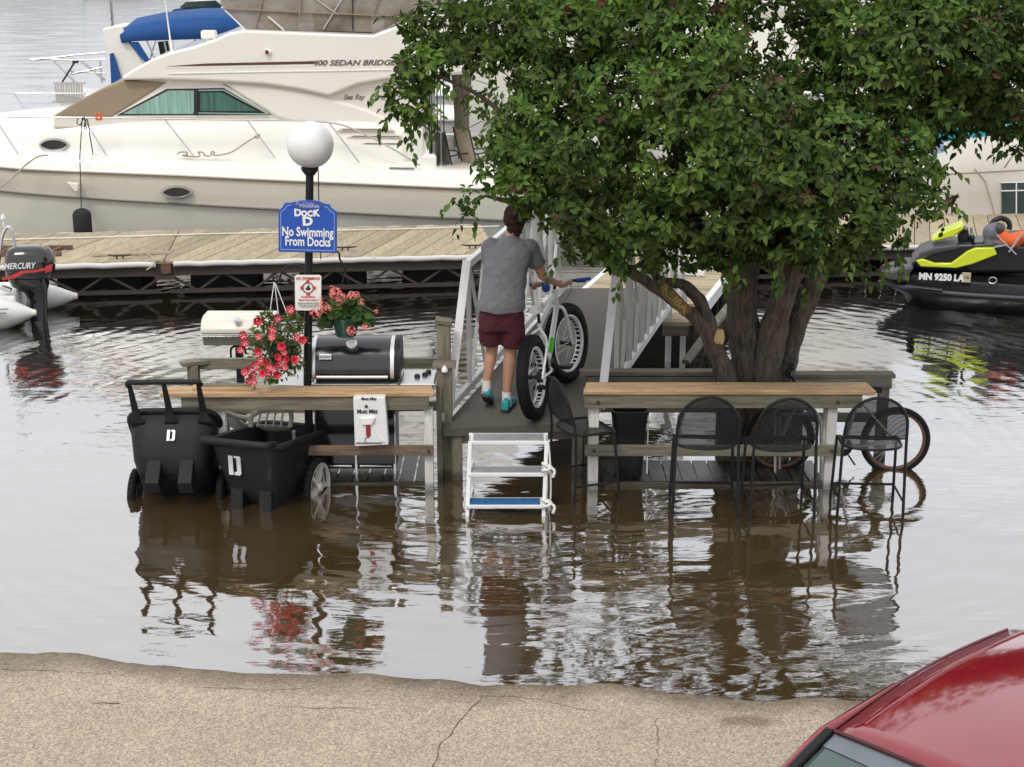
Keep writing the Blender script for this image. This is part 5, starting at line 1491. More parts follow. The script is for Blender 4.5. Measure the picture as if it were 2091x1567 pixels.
mb.build('stems', M_['petleaf'], hb_, world=True, kind='stuff')
def petunia(r=.033):
    mb = MB(); n = 20
    rows = []
    for rr, z in ((.15, -.9), (.3, -.25), (.72, .05), (1.0, .12)):
        rows.append([Vector((rr * r * (1 + (.10 * math.cos(5 * a) if rr > .5 else 0)) * math.cos(a), rr * r * (1 + (.10 * math.cos(5 * a) if rr > .5 else 0)) * math.sin(a), z * r + (.06 * r * math.sin(10 * a) if rr > .9 else 0))) for a in [2 * math.pi * i / n for i in range(n)]])
    mb.loft(rows, closed=True, cap=False); me = mb.mesh('petunia_flower'); me.materials.append(M_['redpetal'])
    me.polygons.foreach_set('use_smooth', [True] * len(me.polygons))
    st = MB()
    for k in range(5):
        a = 2 * math.pi * (k + .5) / 5
        d, e = Vector((math.cos(a), math.sin(a), 0)), Vector((-math.sin(a), math.cos(a), 0))
        st.add([d * r * .05 + Vector((0, 0, -.004)), d * r * .45 + e * r * .1 + Vector((0, 0, .0005)), d * r * .82 + Vector((0, 0, .006)), d * r * .45 - e * r * .1 + Vector((0, 0, .0005))], [(0, 1, 2, 3)])
    m2 = st.mesh('star'); m2.materials.append(M_['whitepetal'])
    return me, m2
pf, pstar = petunia()
flp = [(497, 685), (528, 688), (526, 656), (556, 688), (500, 700), (490, 715), (527, 718), (575, 708), (580, 720), (567, 730), (585, 735), (530, 735), (522, 747), (540, 740), (550, 752), (568, 745), (505, 755), (518, 765), (512, 770), (545, 762), (560, 755), (582, 750), (510, 778), (520, 780), (565, 766), (593, 632), (567, 650), (607, 690), (618, 695), (602, 735), (536, 763), (556, 672), (500, 760), (548, 748), (575, 742)]
def face(o, p, d, par):
    o.parent = par
    Mi = WM[par.name].inverted()
    q = d.to_track_quat('Z', 'Y')
    o.matrix_basis = Mi @ (Matrix.Translation(p) @ q.to_matrix().to_4x4())
for px, py in flp:
    p = W(px, py, Y=12.44 + random.uniform(-.03, .06))
    d = Vector((random.uniform(-.6, .6), -1, random.uniform(-.2, .6)))
    o = link('petunia_flower', pf, None, hb_); face(o, p, d, hb_)
    s_ = random.uniform(.85, 1.2); o.scale = (s_,) * 3
    if random.random() < .75:
        c_ = link('star', pstar, None, o); c_.location = (0, 0, .0015)
# geranium
gb = thing('geranium_pot', 'hanging green pot of coral pink geraniums right of the lamp post', 'flower pot', W(703, 685, Y=12.74))
gc_ = W(706, 662, Y=12.74)
mb = MB(); mb.lathe([(.075, -.105), (.085, -.10), (.118, .04), (.125, .06), (.112, .06), (.08, -.06)], 22, c=gc_); mb.build('pot', mat('green_pot', (.012, .05, .03), .4), gb, world=True, smooth=50)
mb = MB()
for k in (-.1, .1): mb.tube([W(705, 553, Y=12.76), gc_ + Vector((k, 0, .06))], .003, 5)
mb.build('hanging_wires', M_['darktrim'], gb, world=True)
mb = MB()
gbl = [((700, 640), .12), ((735, 640), .11), ((665, 655), .08), ((690, 625), .1), ((750, 655), .06), ((672, 635), .08), ((720, 615), .07)]
for i in range(420):
    (bx_, by_), rr = random.choice(gbl); c_ = W(bx_, by_, Y=12.72)
    dv = rv().normalized(); p = c_ + Vector((dv.x, dv.y * .9, dv.z * .8)) * rr * random.uniform(.4, 1)
    nrm = (dv * .7 + Vector((0, -.5, .8)) + rv(.25)).normalized()
    s1 = nrm.orthogonal().normalized(); s2 = nrm.cross(s1); r_ = random.uniform(.02, .036)
    n = 9
    mb.add([p - nrm * r_ * .25] + [p + (s1 * math.cos(a) + s2 * math.sin(a)) * r_ * (1 + .1 * math.cos(3 * a)) for a in [2 * math.pi * k / n for k in range(n)]], [(0, 1 + k, 1 + (k + 1) % n) for k in range(n)])
mb.build('foliage', M_['gerleaf'], gb, world=True, fixn=False, kind='stuff')
def umbel(n=22, r=.038):
    mb = MB()
    for i in range(n):
        u = Vector((random.gauss(0, 1), random.gauss(0, 1), abs(random.gauss(0, 1)) * .8)).normalized() * r
        nrm = u.normalized(); s1 = nrm.orthogonal().normalized(); s2 = nrm.cross(s1); rr = r * .42
        k = 5
        mb.add([u] + [u + (s1 * math.cos(a) + s2 * math.sin(a)) * rr * (1 if j % 2 == 0 else .55) + nrm * rr * .25 for j, a in enumerate([2 * math.pi * q / 10 for q in range(10)])], [(0, 1 + j, 1 + (j + 1) % 10) for j in range(10)])
    return mb
for px, py, s_ in ((685, 600, 1.25), (697, 608, 1.0), (718, 605, .95), (738, 618, .7), (660, 628, 1.1), (647, 642, 1.0), (640, 640, .8), (692, 617, .8), (718, 676, 1.0), (748, 668, .85), (768, 637, .5), (655, 612, .5), (668, 632, .9), (728, 603, .7), (678, 592, .8)):
    m_ = umbel(); o = m_.build('geranium_blossom', M_['pinkpetal'], gb, fixn=False)
    face(o, W(px, py, Y=12.6), Vector((random.uniform(-.3, .3), -.8, .7)), gb); o.scale = (s_,) * 3
mb = MB()
for px, py in ((685, 600), (718, 605), (738, 618), (655, 635), (670, 598)):
    mb.tube([gc_ + Vector((0, 0, .02)), W(px, py, Y=12.62)], .003, 4)
mb.build('stems', M_['gerleaf'], gb, world=True, kind='stuff')

# ================================================================ dispenser
yd = 12.40
dp = thing('bag_dispenser', 'white metal bag dispenser with red slot hung on the left table', 'dispenser', W(760, 910, Y=yd))
def dxz(pts, y): return [(lambda q: (q.x, q.z))(W(a, b, Y=y)) for a, b in pts]
mb = MB(); mb.xz(dxz(((721, 813), (786, 812), (793, 909), (725, 912)), yd), yd, yd + .1); mb.build('case', M_['whitemetal'], dp, world=True, bevel=.006)
mb = MB(); mb.xz(dxz(((736, 853), (766, 852), (760, 866), (739, 867)), yd), yd - .025, yd + .002); mb.build('hood', M_['whiteplastic'], dp, world=True, bevel=.004)
mb = MB(); mb.xz(dxz(((738, 868), (760, 867), (770, 885), (788, 903), (728, 904), (734, 885)), yd), yd - .008, yd + .002); mb.build('chute', M_['whitemetal'], dp, world=True, bevel=.003)
mb = MB(); mb.xz(dxz(((747, 868), (757, 868), (757, 889), (753, 893), (748, 890)), yd), yd - .014, yd); mb.build('red_slot', mat('red_bag', (.28, .015, .03), .5), dp, world=True)
stext('Mutt Mitt', 750, 841, .052, M_['text_black'], dp, y=yd - .003, off=.0016, sx=.85)
stext('Mutt Mitt', 753, 815, .036, M_['text_black'], dp, y=yd - .003, off=.0010, sx=.9)
stext('Please clean up after your pet', 753, 905.5, .018, M_['text_black'], dp, y=yd - .003, off=.0003)
mb = MB(); mb.tube([W(750 + 5 * math.cos(a), 899 - 5 * math.sin(a), Y=yd - .01) for a in [R(60 + 25 * i) for i in range(9)]], .003, 5); mb.build('logo_swirl', M_['text_black'], dp, world=True)
bolt(W(748, 830, Y=yd), dp)

# ================================================================ dock carts
def wheel(par, c, axis, R0, spokes=5, tr=.035, rimmat=None, n=28):
    w = MB()
    M3 = Vector(axis).to_track_quat('Z', 'Y').to_matrix()
    ringr = R0 - tr
    w.tube([Vector(c) + M3 @ Vector((ringr * math.cos(a), ringr * math.sin(a), 0)) for a in [2 * math.pi * i / n for i in range(n)]], tr, 10, closed=True)
    # tread blocks
    for i in range(n * 2):
        a = 2 * math.pi * i / (n * 2)
        o = Vector(c) + M3 @ Vector(((R0 - .002) * math.cos(a), (R0 - .002) * math.sin(a), .012 if i % 2 else -.012))
        w.box(o, (.012, .012, .02), M3 @ Matrix.Rotation(a, 3, 'Z'))
    wo = w.build('wheel', M_['rubber'], par, smooth=50)
    h = MB()
    h.lathe([(ringr - tr * .55, -.03), (ringr - tr * .35, -.035), (ringr - tr * .2, 0), (ringr - tr * .35, .035), (ringr - tr * .55, .03), (ringr - tr * .95, .025), (ringr - tr * .95, -.025), (ringr - tr * .55, -.03)], n, M=M3, c=c)
    h.lathe([(.03, -.045), (.04, -.03), (.04, .03), (.03, .045)], 12, M=M3, c=c)
    for i in range(spokes):
        a = 2 * math.pi * i / spokes
        p0, p1 = M3 @ Vector((.03 * math.cos(a), .03 * math.sin(a), 0)), M3 @ Vector(((ringr - tr * .8) * math.cos(a), (ringr - tr * .8) * math.sin(a), 0))
        h.bar(Vector(c) + p0, Vector(c) + p1, .035, .045, up=M3 @ Vector((0, 0, 1)))
    h.build('hub', rimmat or M_['blackplastic'], wo, smooth=35)
    return wo
def rrect(hx, hy, r, n=4):
    o = []
    for sx, sy, a0 in ((1, 1, 0), (-1, 1, 90), (-1, -1, 180), (1, -1, 270)):
        for i in range(n + 1):
            a = R(a0 + 90 * i / n)
            o.append((sx * (hx - r) + r * math.cos(a), sy * (hy - r) + r * math.sin(a)))
    return o
def dock_cart(label, loc, rot, rimmat, lev, rr0=.09, tall_handle=True):
    """x across, y along (handle at -y), z up; axle at y=.12 z=.24"""
    r = thing('dock_cart', label, 'cart', loc, rot=rot, group='black dock carts')
    mb = MB()
    b0 = (lev[0][0] + .035,) + lev[0][1:]
    def sec(z, hx, hy, oy, rr=rr0): return [Vector((x, y + oy, z)) for x, y in rrect(hx, hy, rr)]
    outer = [sec(z, a, b, o) for z, a, b, o in lev]
    inner = [sec(z, a - .025, b - .025, o, .07) for z, a, b, o in reversed([b0] + lev[1:])]
    mb.loft(outer + inner, closed=True, cap=True)
    tub = mb.build('tub', M_['blackplastic'], r, smooth=40)
    rim = MB(); rim.tube([Vector((x, y - .03, .625 + (.07 * max(0, -y - .25) if False else 0))) for x, y in rrect(lev[-1][1] + .01, lev[-1][2] + .01, rr0 + .01, 5)], .028, 8, closed=True); rim.build('rim', M_['blackplastic'], tub, smooth=60)
    # ribs and feet under the tub
    for x in (-.13, .13):
        f = MB(); f.loft([[Vector((x + sx * w, y, z)) for sx, z in ((-1, .26), (1, .26), (1, .24 - h), (-1, .24 - h))] for y, w, h in ((-.40, .055, .22), (-.26, .06, .24), (-.20, .05, .08))], closed=True)
        f.build('foot', M_['blackplastic'], r, bevel=.006)
    a = MB(); a.tube([(-.36, .14, .20), (.36, .14, .20)], .015, 8); a.build('axle', M_['blackmetal'], r, smooth=60)
    for x in (-.36, .36): wheel(r, (x, .14, .20), (1, 0, 0), .25, rimmat=rimmat)
    # handle: bar with tapered struts
    if tall_handle:
        for x in (-.27, 0, .27):
            h = MB(); h.loft([[Vector((x + dx * w, y + dy * t, z + (0 if dy < 0 else 0))) for dx, dy in ((-1, -1), (1, -1), (1, 1), (-1, 1))] for y, z, w, t in ((-.50, .52, .055, .05), (-.62, .56, .03, .03), (-.98, .62, .018, .018))], closed=True)
            h.build('handle_strut', M_['blackplastic'], r, bevel=.006)
        h = MB(); h.tube(smoothpath([(-.285, -.96, .62), (-.27, -1.0, .62), (-.22, -1.005, .62), (.22, -1.005, .62), (.27, -1.0, .62), (.285, -.96, .62)], 3), .024, 8); h.build('handle_bar', M_['blackplastic'], r, smooth=60)
    else:
        h = MB(); h.tube(smoothpath([(-.27, -.52, .64), (-.28, -.66, .66), (-.24, -.71, .66), (.24, -.71, .66), (.28, -.66, .66), (.27, -.52, .64)], 4), .028, 8); h.build('handle_bar', M_['blackplastic'], r, smooth=60)
        h = MB(); h.box((0, -.55, .632), (.5, .1, .03)); h.build('handle_shelf', M_['blackplastic'], r, bevel=.01)
    return r
M_['whitehub'] = mat('white_hub', (.62, .6, .55), .5, var=.15, vs=9)
c1 = dock_cart('black dock cart tipped up on its nose with the handle in the air', W(352, 1035, z=-.02) + Vector((0, .10, -.06)), (R(-50), 0, R(2)), M_['blackplastic'], [(.17, .20, .30, .0), (.20, .27, .37, .0), (.30, .315, .44, .0), (.50, .345, .50, -.02), (.62, .35, .53, -.03)], .14)
c2 = dock_cart('black dock cart standing level, with a white wheel hub', W(546, 1040, z=-.1) + Vector((0.02, .08, -.04)), (R(-8), 0, R(-17)), M_['whitehub'], [(.05, .165, .26, .05), (.22, .235, .39, .0), (.46, .29, .49, -.02), (.62, .315, .53, -.03)], tall_handle=False)
c2.scale = (1.0, 1.0, 1.06)
def logo(par, M, s, closed=True):
    t = MB(); w = .24 * s
    t.prism([(-.3 * s, -.5 * s), (-.06 * s, -.5 * s), (-.06 * s, .5 * s), (-.3 * s, .5 * s)], .003, M)
    o_ = [(.0, -.5 * s), (.28 * s, -.5 * s), (.36 * s, -.4 * s), (.36 * s, .4 * s), (.28 * s, .5 * s), (.0, .5 * s), (.0, .36 * s), (.14 * s, .32 * s), (.14 * s, -.32 * s), (.0, -.36 * s)]
    t.prism(o_, .003, M); t.build('stencilled_letter', M_['text_white'], par)
c1.scale = (1.04, 1.0, 1.0)
logo(c1, frame((0.0, -.508, .42), (1, 0, 0), (0, -1, -.17)), .10)
logo(c2, frame((-.10, -.512, .45), (1, 0, 0), (0, -1, -.2)), .17)

# ================================================================ lawn chair behind the carts
lc = thing('lawn_chair', 'beige plastic lawn chair tipped behind the dock carts', 'chair', W(530, 1000, z=-.15) + Vector((0, .6, 0)))
M_['beigeplastic'] = mat('beige_plastic', (.38, .36, .30), .55, var=.08)
def ltube(name, pts, r): mb = MB(); mb.tube(smoothpath([W(a, b, Y=y) for a, b, y in pts], 4), r, 8); mb.build(name, M_['beigeplastic'], lc, world=True, smooth=60)
ltube('back_frame', ((512, 872, 12.7), (515, 850, 12.72), (545, 836, 12.75), (585, 834, 12.78), (595, 850, 12.8), (592, 872, 12.8)), .022)
for k in range(4): ltube('back_slat', ((525 + k * 16, 872, 12.72), (533 + k * 15, 842, 12.76)), .008)
ltube('arm', ((455, 840, 12.85), (480, 850, 12.85), (510, 855, 12.8)), .024)
ltube('leg', ((460, 842, 12.85), (466, 880, 12.85), (475, 960, 12.9)), .018)
ltube('leg', ((600, 880, 12.85), (602, 920, 12.85), (604, 1000, 12.9)), .018)
mb = MB(); mb.loft([[W(a, b, Y=y) for a, b, y in row] for row in (((456, 838, 12.9), (500, 868, 12.88), (590, 872, 12.9)), ((466, 870, 13.1), (505, 890, 13.1), (595, 892, 13.1)))], cap=False); o = mb.build('seat', M_['beigeplastic'], lc, world=True, smooth=60); o.modifiers.new('t', 'SOLIDIFY').thickness = .015

# ================================================================ step stool
ss = thing('step_stool', 'white metal three step stool with blue lowest tread at the gangway foot', 'steps', W(1035, 1045, z=-.13))
def sz(z): return z
steps = [((957, 950), (1118, 889), .605), ]
legsL = [W(953, 1046, z=0), W(962, 898, z=.59)]
tops = []
def tread(y0, y1, z, x0, x1, name, topm):
    part_box(name, ((x0 + x1) / 2, (y0 + y1) / 2, z), (x1 - x0, y1 - y0, .028), M_['whitemetal'], ss, bevel=.004)
    for i in range(3):
        part_box('tread_strip', ((x0 + x1) / 2, y0 + .03 + (y1 - y0 - .05) * (i + .3) / 3, z + .0165), (x1 - x0 - .05, (y1 - y0) / 4.2, .006), topm, ss, bevel=0)
M_['alu'] = mat('grey_aluminium', (.42, .42, .43), .4, metal=.5, var=.15, vs=9)
M_['bluetread'] = mat('blue_tread', (.015, .11, .28), .8, var=.3, vs=25)
tread(12.06, 12.30, .585, -.345, .285, 'top_step', M_['alu'])
tread(11.98, 12.18, .335, -.36, .27, 'middle_step', M_['alu'])
tread(11.90, 12.10, .085, -.375, .255, 'bottom_step', M_['bluetread'])
for x0, x1 in ((-.345, -.375), (.285, .255)):
    mb = MB(); mb.bar((x0, 12.07, .60), (x1, 11.89, -.14), .032, .032, up=(0, 1, 0)); mb.build('front_leg', M_['whitemetal'], ss, world=True, bevel=.004)
    mb = MB(); mb.bar((x0, 12.28, .60), (x0 + .01, 12.42, -.15), .03, .03, up=(0, 1, 0)); mb.build('rear_leg', M_['whitemetal'], ss, world=True, bevel=.004)
    for z, y in ((.325, 12.0), (.075, 11.93)):
        mb = MB(); mb.bar((x1 + (x0 - x1) * (z + .14) / .74, y, z), (x0 + .01, 12.34 + (.3 - z) * .1, z), .02, .028); mb.build('side_bar', M_['whitemetal'], ss, world=True)
for zc, yc in ((.37, 12.0), (.085, 11.92)):
    mb = MB()
    c_ = Vector((.285, yc, zc))
    mb.tube(smoothpath([c_ + Vector((.035 * math.cos(a * 1.3), .035 * math.sin(a * 1.3), -.03 + .012 * a)) for a in range(8)] + [c_ + Vector((.06, -.02, .01)), c_ + Vector((.05, -.03, -.05))], 4), .013, 7)
    tag(mb.build('tie_rope', M_['whiterope'], smooth=60), 'white rope knotted round the right leg of the step stool, ' + ('upper' if zc > .2 else 'lower') + ' one', 'rope', 'ropes on the step stool')
mb = MB(); mb.tube(smoothpath([(.30, 12.05, .59), (.315, 12.0, .40), (.32, 12.02, .15), (.30, 12.0, -.02), (.27, 11.95, -.1)], 4), .008, 6)
tag(mb.build('stool_line', M_['whiterope'], smooth=60), 'slack pale line hanging down beside the step stool', 'rope')

# ================================================================ mesh bar chairs
def meshmat():
    m = bpy.data.materials.new('black_wire_mesh'); m.use_nodes = True
    t = m.node_tree; N = t.nodes.new; l = t.links.new; P = t.nodes['Principled BSDF']
    P.inputs['Base Color'].default_value = (.010, .010, .011, 1); P.inputs['Specular IOR Level'].default_value = .25; P.inputs['Roughness'].default_value = .45
    tc = N('ShaderNodeTexCoord'); ck = N('ShaderNodeTexChecker'); ck.inputs['Scale'].default_value = 260
    mp = N('ShaderNodeMapping'); mp.inputs['Rotation'].default_value = (.3, .4, .78); l(tc.outputs['Object'], mp.inputs['Vector']); l(mp.outputs['Vector'], ck.inputs['Vector'])
    mr = N('ShaderNodeMapRange'); mr.inputs['To Min'].default_value = .68; mr.inputs['To Max'].default_value = .92
    l(ck.outputs['Fac'], mr.inputs['Value']); l(mr.outputs['Result'], P.inputs['Alpha'])
    return m
M_['mesh'] = meshmat()
def bar_chair(label, loc, rz):
    r = thing('mesh_bar_chair', label, 'chair', loc, rz, 'black mesh bar chairs')
    hw, base = .245, .74                       # seat at .74 above the ground
    # back hoop, leaning back
    arch = [(-hw - .025, -.20, .0), (-hw - .01, -.185, base - .02)]
    for i in range(11):
        a = math.pi * (1 - i / 10)
        t = math.sin(a)
        arch.append((hw * math.cos(a), -.19 - .07 * (.12 + .33 * t) / .45 - .02, base + .20 + .255 * t))
    arch += [(hw + .01, -.185, base - .02), (hw + .025, -.20, .0)]
    mb = MB(); mb.tube(smoothpath(arch, 3), .0125, 8); mb.build('back_hoop', M_['blackmetal'], r, smooth=60)
    rows = []
    for k in range(9):
        f = k / 8
        z = base + .09 + f * .355
        half = hw if z < base + .20 else hw * math.sqrt(max(0.0, 1 - ((z - base - .20) / .255) ** 2))
        half = max(half - .004, .012)
        rows.append([Vector((-half + 2 * half * i / 8, -.20 - .07 * f - .03 * math.sin(math.pi * i / 8), z)) for i in range(9)])
    mb = MB(); mb.loft(rows, cap=False); mb.build('back_mesh', M_['mesh'], r, smooth=80)
    mb = MB(); mb.tube([(-hw, -.195, base + .09), (0, -.225, base + .09), (hw, -.195, base + .09)], .006, 6); mb.build('back_rail', M_['blackmetal'], r)
    ring = []
    for i in range(24):
        a = 2 * math.pi * i / 24
        x = math.copysign(abs(math.cos(a)) ** .6, math.cos(a)) * hw
        y = math.copysign(abs(math.sin(a)) ** .6, math.sin(a)) * .21 + .02
        ring.append(Vector((x, y, base - .012 * (1 - abs(x) / hw) - (.02 if y > .18 else 0))))
    mb = MB(); mb.tube(ring, .0115, 7, closed=True); mb.build('seat_frame', M_['blackmetal'], r, smooth=60)
    mb = MB(); mb.add([Vector((0, .02, base - .03))] + ring, [(0, 1 + i, 1 + (i + 1) % 24) for i in range(24)]); mb.build('seat_mesh', M_['mesh'], r, smooth=80)
    for s in (-1, 1):
        mb = MB(); mb.tube([(s * hw, .17, base), (s * (hw + .02), .24, 0)], .0125, 8); mb.build('front_leg', M_['blackmetal'], r, smooth=60)
        mb = MB(); mb.tube([(s * (hw + .01), -.195, .30), (s * (hw + .012), .215, .30)], .0095, 7); mb.build('foot_rail', M_['blackmetal'], r, smooth=60)
    mb = MB(); mb.tube([(-hw - .012, .215, .30), (hw + .012, .215, .30)], .0115, 7); mb.build('foot_rest', M_['blackmetal'], r, smooth=60)
    return r
gz = lambda x, y: ground_z(x, y)
def chair_at(px, py, rz, label, first=None):
    p = W(px, py, z=0); p.y += .2
    p.z = -.14
    return bar_chair(label, p, rz) if first is None else copy_thing(first, label, p, rz)
ch1 = chair_at(1441, 1058, R(-2), 'black mesh bar chair facing the right table, leftmost of the three')
chair_at(1594, 1062, R(3), 'black mesh bar chair facing the right table, middle of the three', ch1)
chair_at(1779, 1060, R(-3), 'black mesh bar chair facing the right table, in front of the parked bicycle wheel', ch1)
sp_ = W(1190, 1005, z=0); sp_.z = -.15
copy_thing(ch1, 'black mesh bar chair turned sideways beside the step stool', sp_, R(-68))

# waste bin
wbn = thing('waste_bin', 'tall black plastic waste bin under the right bar table', 'bin', (1.03, 12.93, -.0))
mb = MB(); mb.loft([[Vector((x, y, z)) for x, y in rrect(a, b, .05, 4)] for z, a, b in ((.02, .115, .10), (.60, .155, .13), (.605, .165, .14), (.63, .165, .14), (.63, .148, .123), (.05, .105, .09))], closed=True); mb.build('bin_body', M_['blackplastic'], wbn, smooth=40)
part_box('white_liner_edge', (1.19, 12.86, .33), (.01, .02, .56), M_['whiteplastic'], wbn, bevel=0)
# ================================================================ bicycles
M_['bikewhite'] = mat('white_bike_paint', (.76, .77, .76), .25, var=.03, coat=.4)
M_['bikegreen'] = mat('green_decal', (.10, .55, .05), .3)
M_['bikeblue'] = mat('blue_grip', (.01, .07, .33), .5, var=.15)
M_['bikesilver'] = mat('silver_bike_paint', (.50, .50, .49), .3, metal=.4, var=.05)
def bike_wheel(par, c, axis, R0, tr, rim_w, rimmat, tyremat, nsp=0, cut=False, knob=True):
    M3 = Vector(axis).to_track_quat('Z', 'Y').to_matrix()
    c = Vector(c)
    n = 48
    rr = R0 - tr
    mb = MB()
    mb.tube([c + M3 @ Vector((rr * math.cos(a), rr * math.sin(a), 0)) for a in [2 * math.pi * i / n for i in range(n)]], tr, 12, closed=True)
    if knob:
        for i in range(72):
            a = 2 * math.pi * i / 72
            for k in (-1, 0, 1):
                off = (.5 * tr * k)
                rad = rr + math.sqrt(max(0, tr * tr - off * off)) + .003
                aa = a + (.5 * 2 * math.pi / 72 if k else 0)
                mb.box(c + M3 @ Vector((rad * math.cos(aa), rad * math.sin(aa), off)), (.010, .022, .018), M3 @ Matrix.Rotation(aa, 3, 'Z'))
    t = mb.build('wheel', tyremat, par, world=True, smooth=50)
    ri = R0 - 2 * tr
    mb = MB(); mb.lathe([(ri + .012, -rim_w), (ri - .004, -rim_w), (ri - .018, -rim_w * .5), (ri - .018, rim_w * .5), (ri - .004, rim_w), (ri + .012, rim_w), (ri + .012, -rim_w)], n, M=M3, c=c)
    rim = mb.build('rim', rimmat, t, world=True, smooth=40)
    if cut:
        for i in range(32):
            a = 2 * math.pi * i / 32
            mb = MB(); mb.box(c + M3 @ Vector(((ri - .0175) * math.cos(a), (ri - .0175) * math.sin(a), 0)), (.006, .028, rim_w * 1.0), M3 @ Matrix.Rotation(a, 3, 'Z')); mb.build('rim_cutout', M_['rubber'], t, world=True)
    mb = MB(); mb.lathe([(.012, -rim_w * 1.6), (.028, -rim_w * 1.3), (.018, -rim_w), (.018, rim_w), (.028, rim_w * 1.3), (.012, rim_w * 1.6)], 14, M=M3, c=c); mb.build('hub', M_['blackmetal'], t, world=True, smooth=50)
    mb = MB()
    for i in range(nsp):
        a = 2 * math.pi * i / nsp; b = a + (.5 if i % 2 else -.5)
        z0 = rim_w * (1.2 if (i // 2) % 2 else -1.2)
        mb.tube([c + M3 @ Vector((.026 * math.cos(b), .026 * math.sin(b), z0)), c + M3 @ Vector(((ri - .01) * math.cos(a), (ri - .01) * math.sin(a), 0))], .0014 if nsp > 30 else .0018, 4, cap=False)
    mb.build('spokes', M_['chrome'], t, world=True)
    return t
def gang_z(x, y):
    a, b = GA.lerp(GB, .5), GC.lerp(GD, .5)
    t = (y - a.y) / (b.y - a.y)
    return a.z + (b.z - a.z) * t
fb = thing('fat_tyre_bicycle', 'white fat tyre bicycle pushed up the gangway by the man', 'bicycle', (.2, 12.99, gang_z(.2, 12.99)))
FR0 = .37
rc = Vector((.215, 13.02, gang_z(.2, 13.02) + FR0 + .004)); fc = Vector((.505, 13.95, gang_z(.5, 13.95) + FR0 + .006))
fwd = (fc - rc); fwd.z = 0; fwd.normalize(); side = Vector((fwd.y, -fwd.x, 0))
lean = Vector((-.10, .03, 1)).normalized()
raxis = (side + Vector((0, 0, .10))).normalized()
fax = (Matrix.Rotation(R(-14), 3, 'Z') @ side + Vector((0, 0, .08))).normalized()
rc += Vector((-.03, 0, 0))
bike_wheel(fb, rc, raxis, FR0, .056, .038, M_['bikewhite'], M_['rubber'], 20, cut=True)
bike_wheel(fb, fc, fax, FR0, .056, .038, M_['bikewhite'], M_['rubber'], 20, cut=True)
bb0 = rc.lerp(fc, .42) + Vector((-.0, 0, -.03))
st = rc.lerp(fc, .30) + lean * .40                    # seat tube top
hd0 = rc.lerp(fc, .83) + lean * .40; hd1 = rc.lerp(fc, .80) + lean * .55
def ft(name, a, b, r, m='bikewhite', par=fb):
    mb = MB(); mb.tube([a, b], r, 10); return mb.build(name, M_[m], par, world=True, smooth=60)
ft('down_tube', bb0, hd0, .026); ft('top_tube', st - lean * .03, hd1 - lean * .03, .021); ft('seat_tube', bb0, st, .019); ft('head_tube', hd0 - lean * .02, hd1 + lean * .02, .024)
for s in (-1, 1):
    mb = MB(); mb.tube(smoothpath([st - lean * .05, st.lerp(rc, .35) + side * s * .09, rc + side * s * .085], 4), .011, 8); mb.build('seat_stay', M_['bikewhite'], fb, world=True, smooth=60)
    mb = MB(); mb.tube(smoothpath([bb0, bb0.lerp(rc, .35) + side * s * .085, rc + side * s * .085], 4), .013, 8); mb.build('chain_stay', M_['bikewhite'], fb, world=True, smooth=60)
    mb = MB(); mb.tube(smoothpath([hd0 + side * s * .02, hd0 - lean * .05 + fax * s * .075 + fwd * .02, fc + fax * s * .075], 4), .016, 8); mb.build('fork_blade', M_['bikewhite'], fb, world=True, smooth=60)
ft('decal', bb0.lerp(hd0, .2) + side * .003, bb0.lerp(hd0, .45) + side * .003, .0275, 'bikegreen')
ft('decal', bb0.lerp(st, .35), bb0.lerp(st, .5), .0205, 'bikegreen')
ft('seat_post', st, st + lean * .12, .014, 'blackmetal')
sdl = st + lean * .13
mb = MB(); mb.loft([[sdl + fwd * y + side * (x * w) + lean * z for x, z in ((-1, -.01), (-.6, .03), (0, .035), (.6, .03), (1, -.01), (0, -.03))] for y, w in ((-.13, .05), (-.10, .075), (-.03, .06), (.06, .03), (.14, .018))], closed=True); mb.build('saddle', mat('white_saddle', (.6, .58, .56), .5), fb, world=True, smooth=50)
stem = hd1 + lean * .06 + fwd * .05
ft('stem', hd1, stem, .018, 'blackmetal')
barc = W(1144, 576, Y=stem.y)
bl_, br_ = W(1082, 582, Y=stem.y - .06), W(1206, 569, Y=stem.y - .06)
mb = MB(); mb.tube(smoothpath([bl_, bl_.lerp(barc, .6), barc, barc.lerp(br_, .4), br_], 4), .012, 8); hbr = mb.build('handlebar', M_['blackmetal'], fb, world=True, smooth=60)
ft('stem', stem, barc, .017, 'blackmetal')
mb = MB(); mb.tube([br_.lerp(barc, .45), br_], .017, 10); mb.build('grip', M_['bikeblue'], fb, world=True, smooth=60)
mb = MB(); mb.tube([bl_.lerp(barc, .4), bl_], .017, 10); mb.build('grip', M_['bikeblue'], fb, world=True, smooth=60)
mb = MB(); mb.tube(smoothpath([br_.lerp(barc, .55), br_.lerp(barc, .45) + Vector((0, .06, -.03)), br_.lerp(barc, .15) + Vector((0, .05, -.035))], 4), .007, 6); mb.build('brake_lever', M_['blackmetal'], fb, world=True)
mb = MB(); mb.sphere(W(1115, 588, Y=stem.y - .1), .04, 10, 8, sc=(1, .8, 1.1)); mb.build('bar_bag', M_['bikeblue'], fb, world=True, smooth=60)
for k in (-.03, .03):
    mb = MB(); mb.tube(smoothpath([barc + side * k * 2, barc + side * k * 3 + fwd * .08 + Vector((0, 0, -.08)), hd0 + side * k], 5), .0035, 5); mb.build('cable', M_['darktrim'], fb, world=True)
mb = MB(); M3 = raxis.to_track_quat('Z', 'Y').to_matrix()
mb.lathe([(.07, .05), (.075, .053), (.07, .056), (.03, .056), (.03, .05), (.07, .05)], 22, M=M3, c=bb0); ck_ = mb.build('chainring', M_['blackmetal'], fb, world=True)
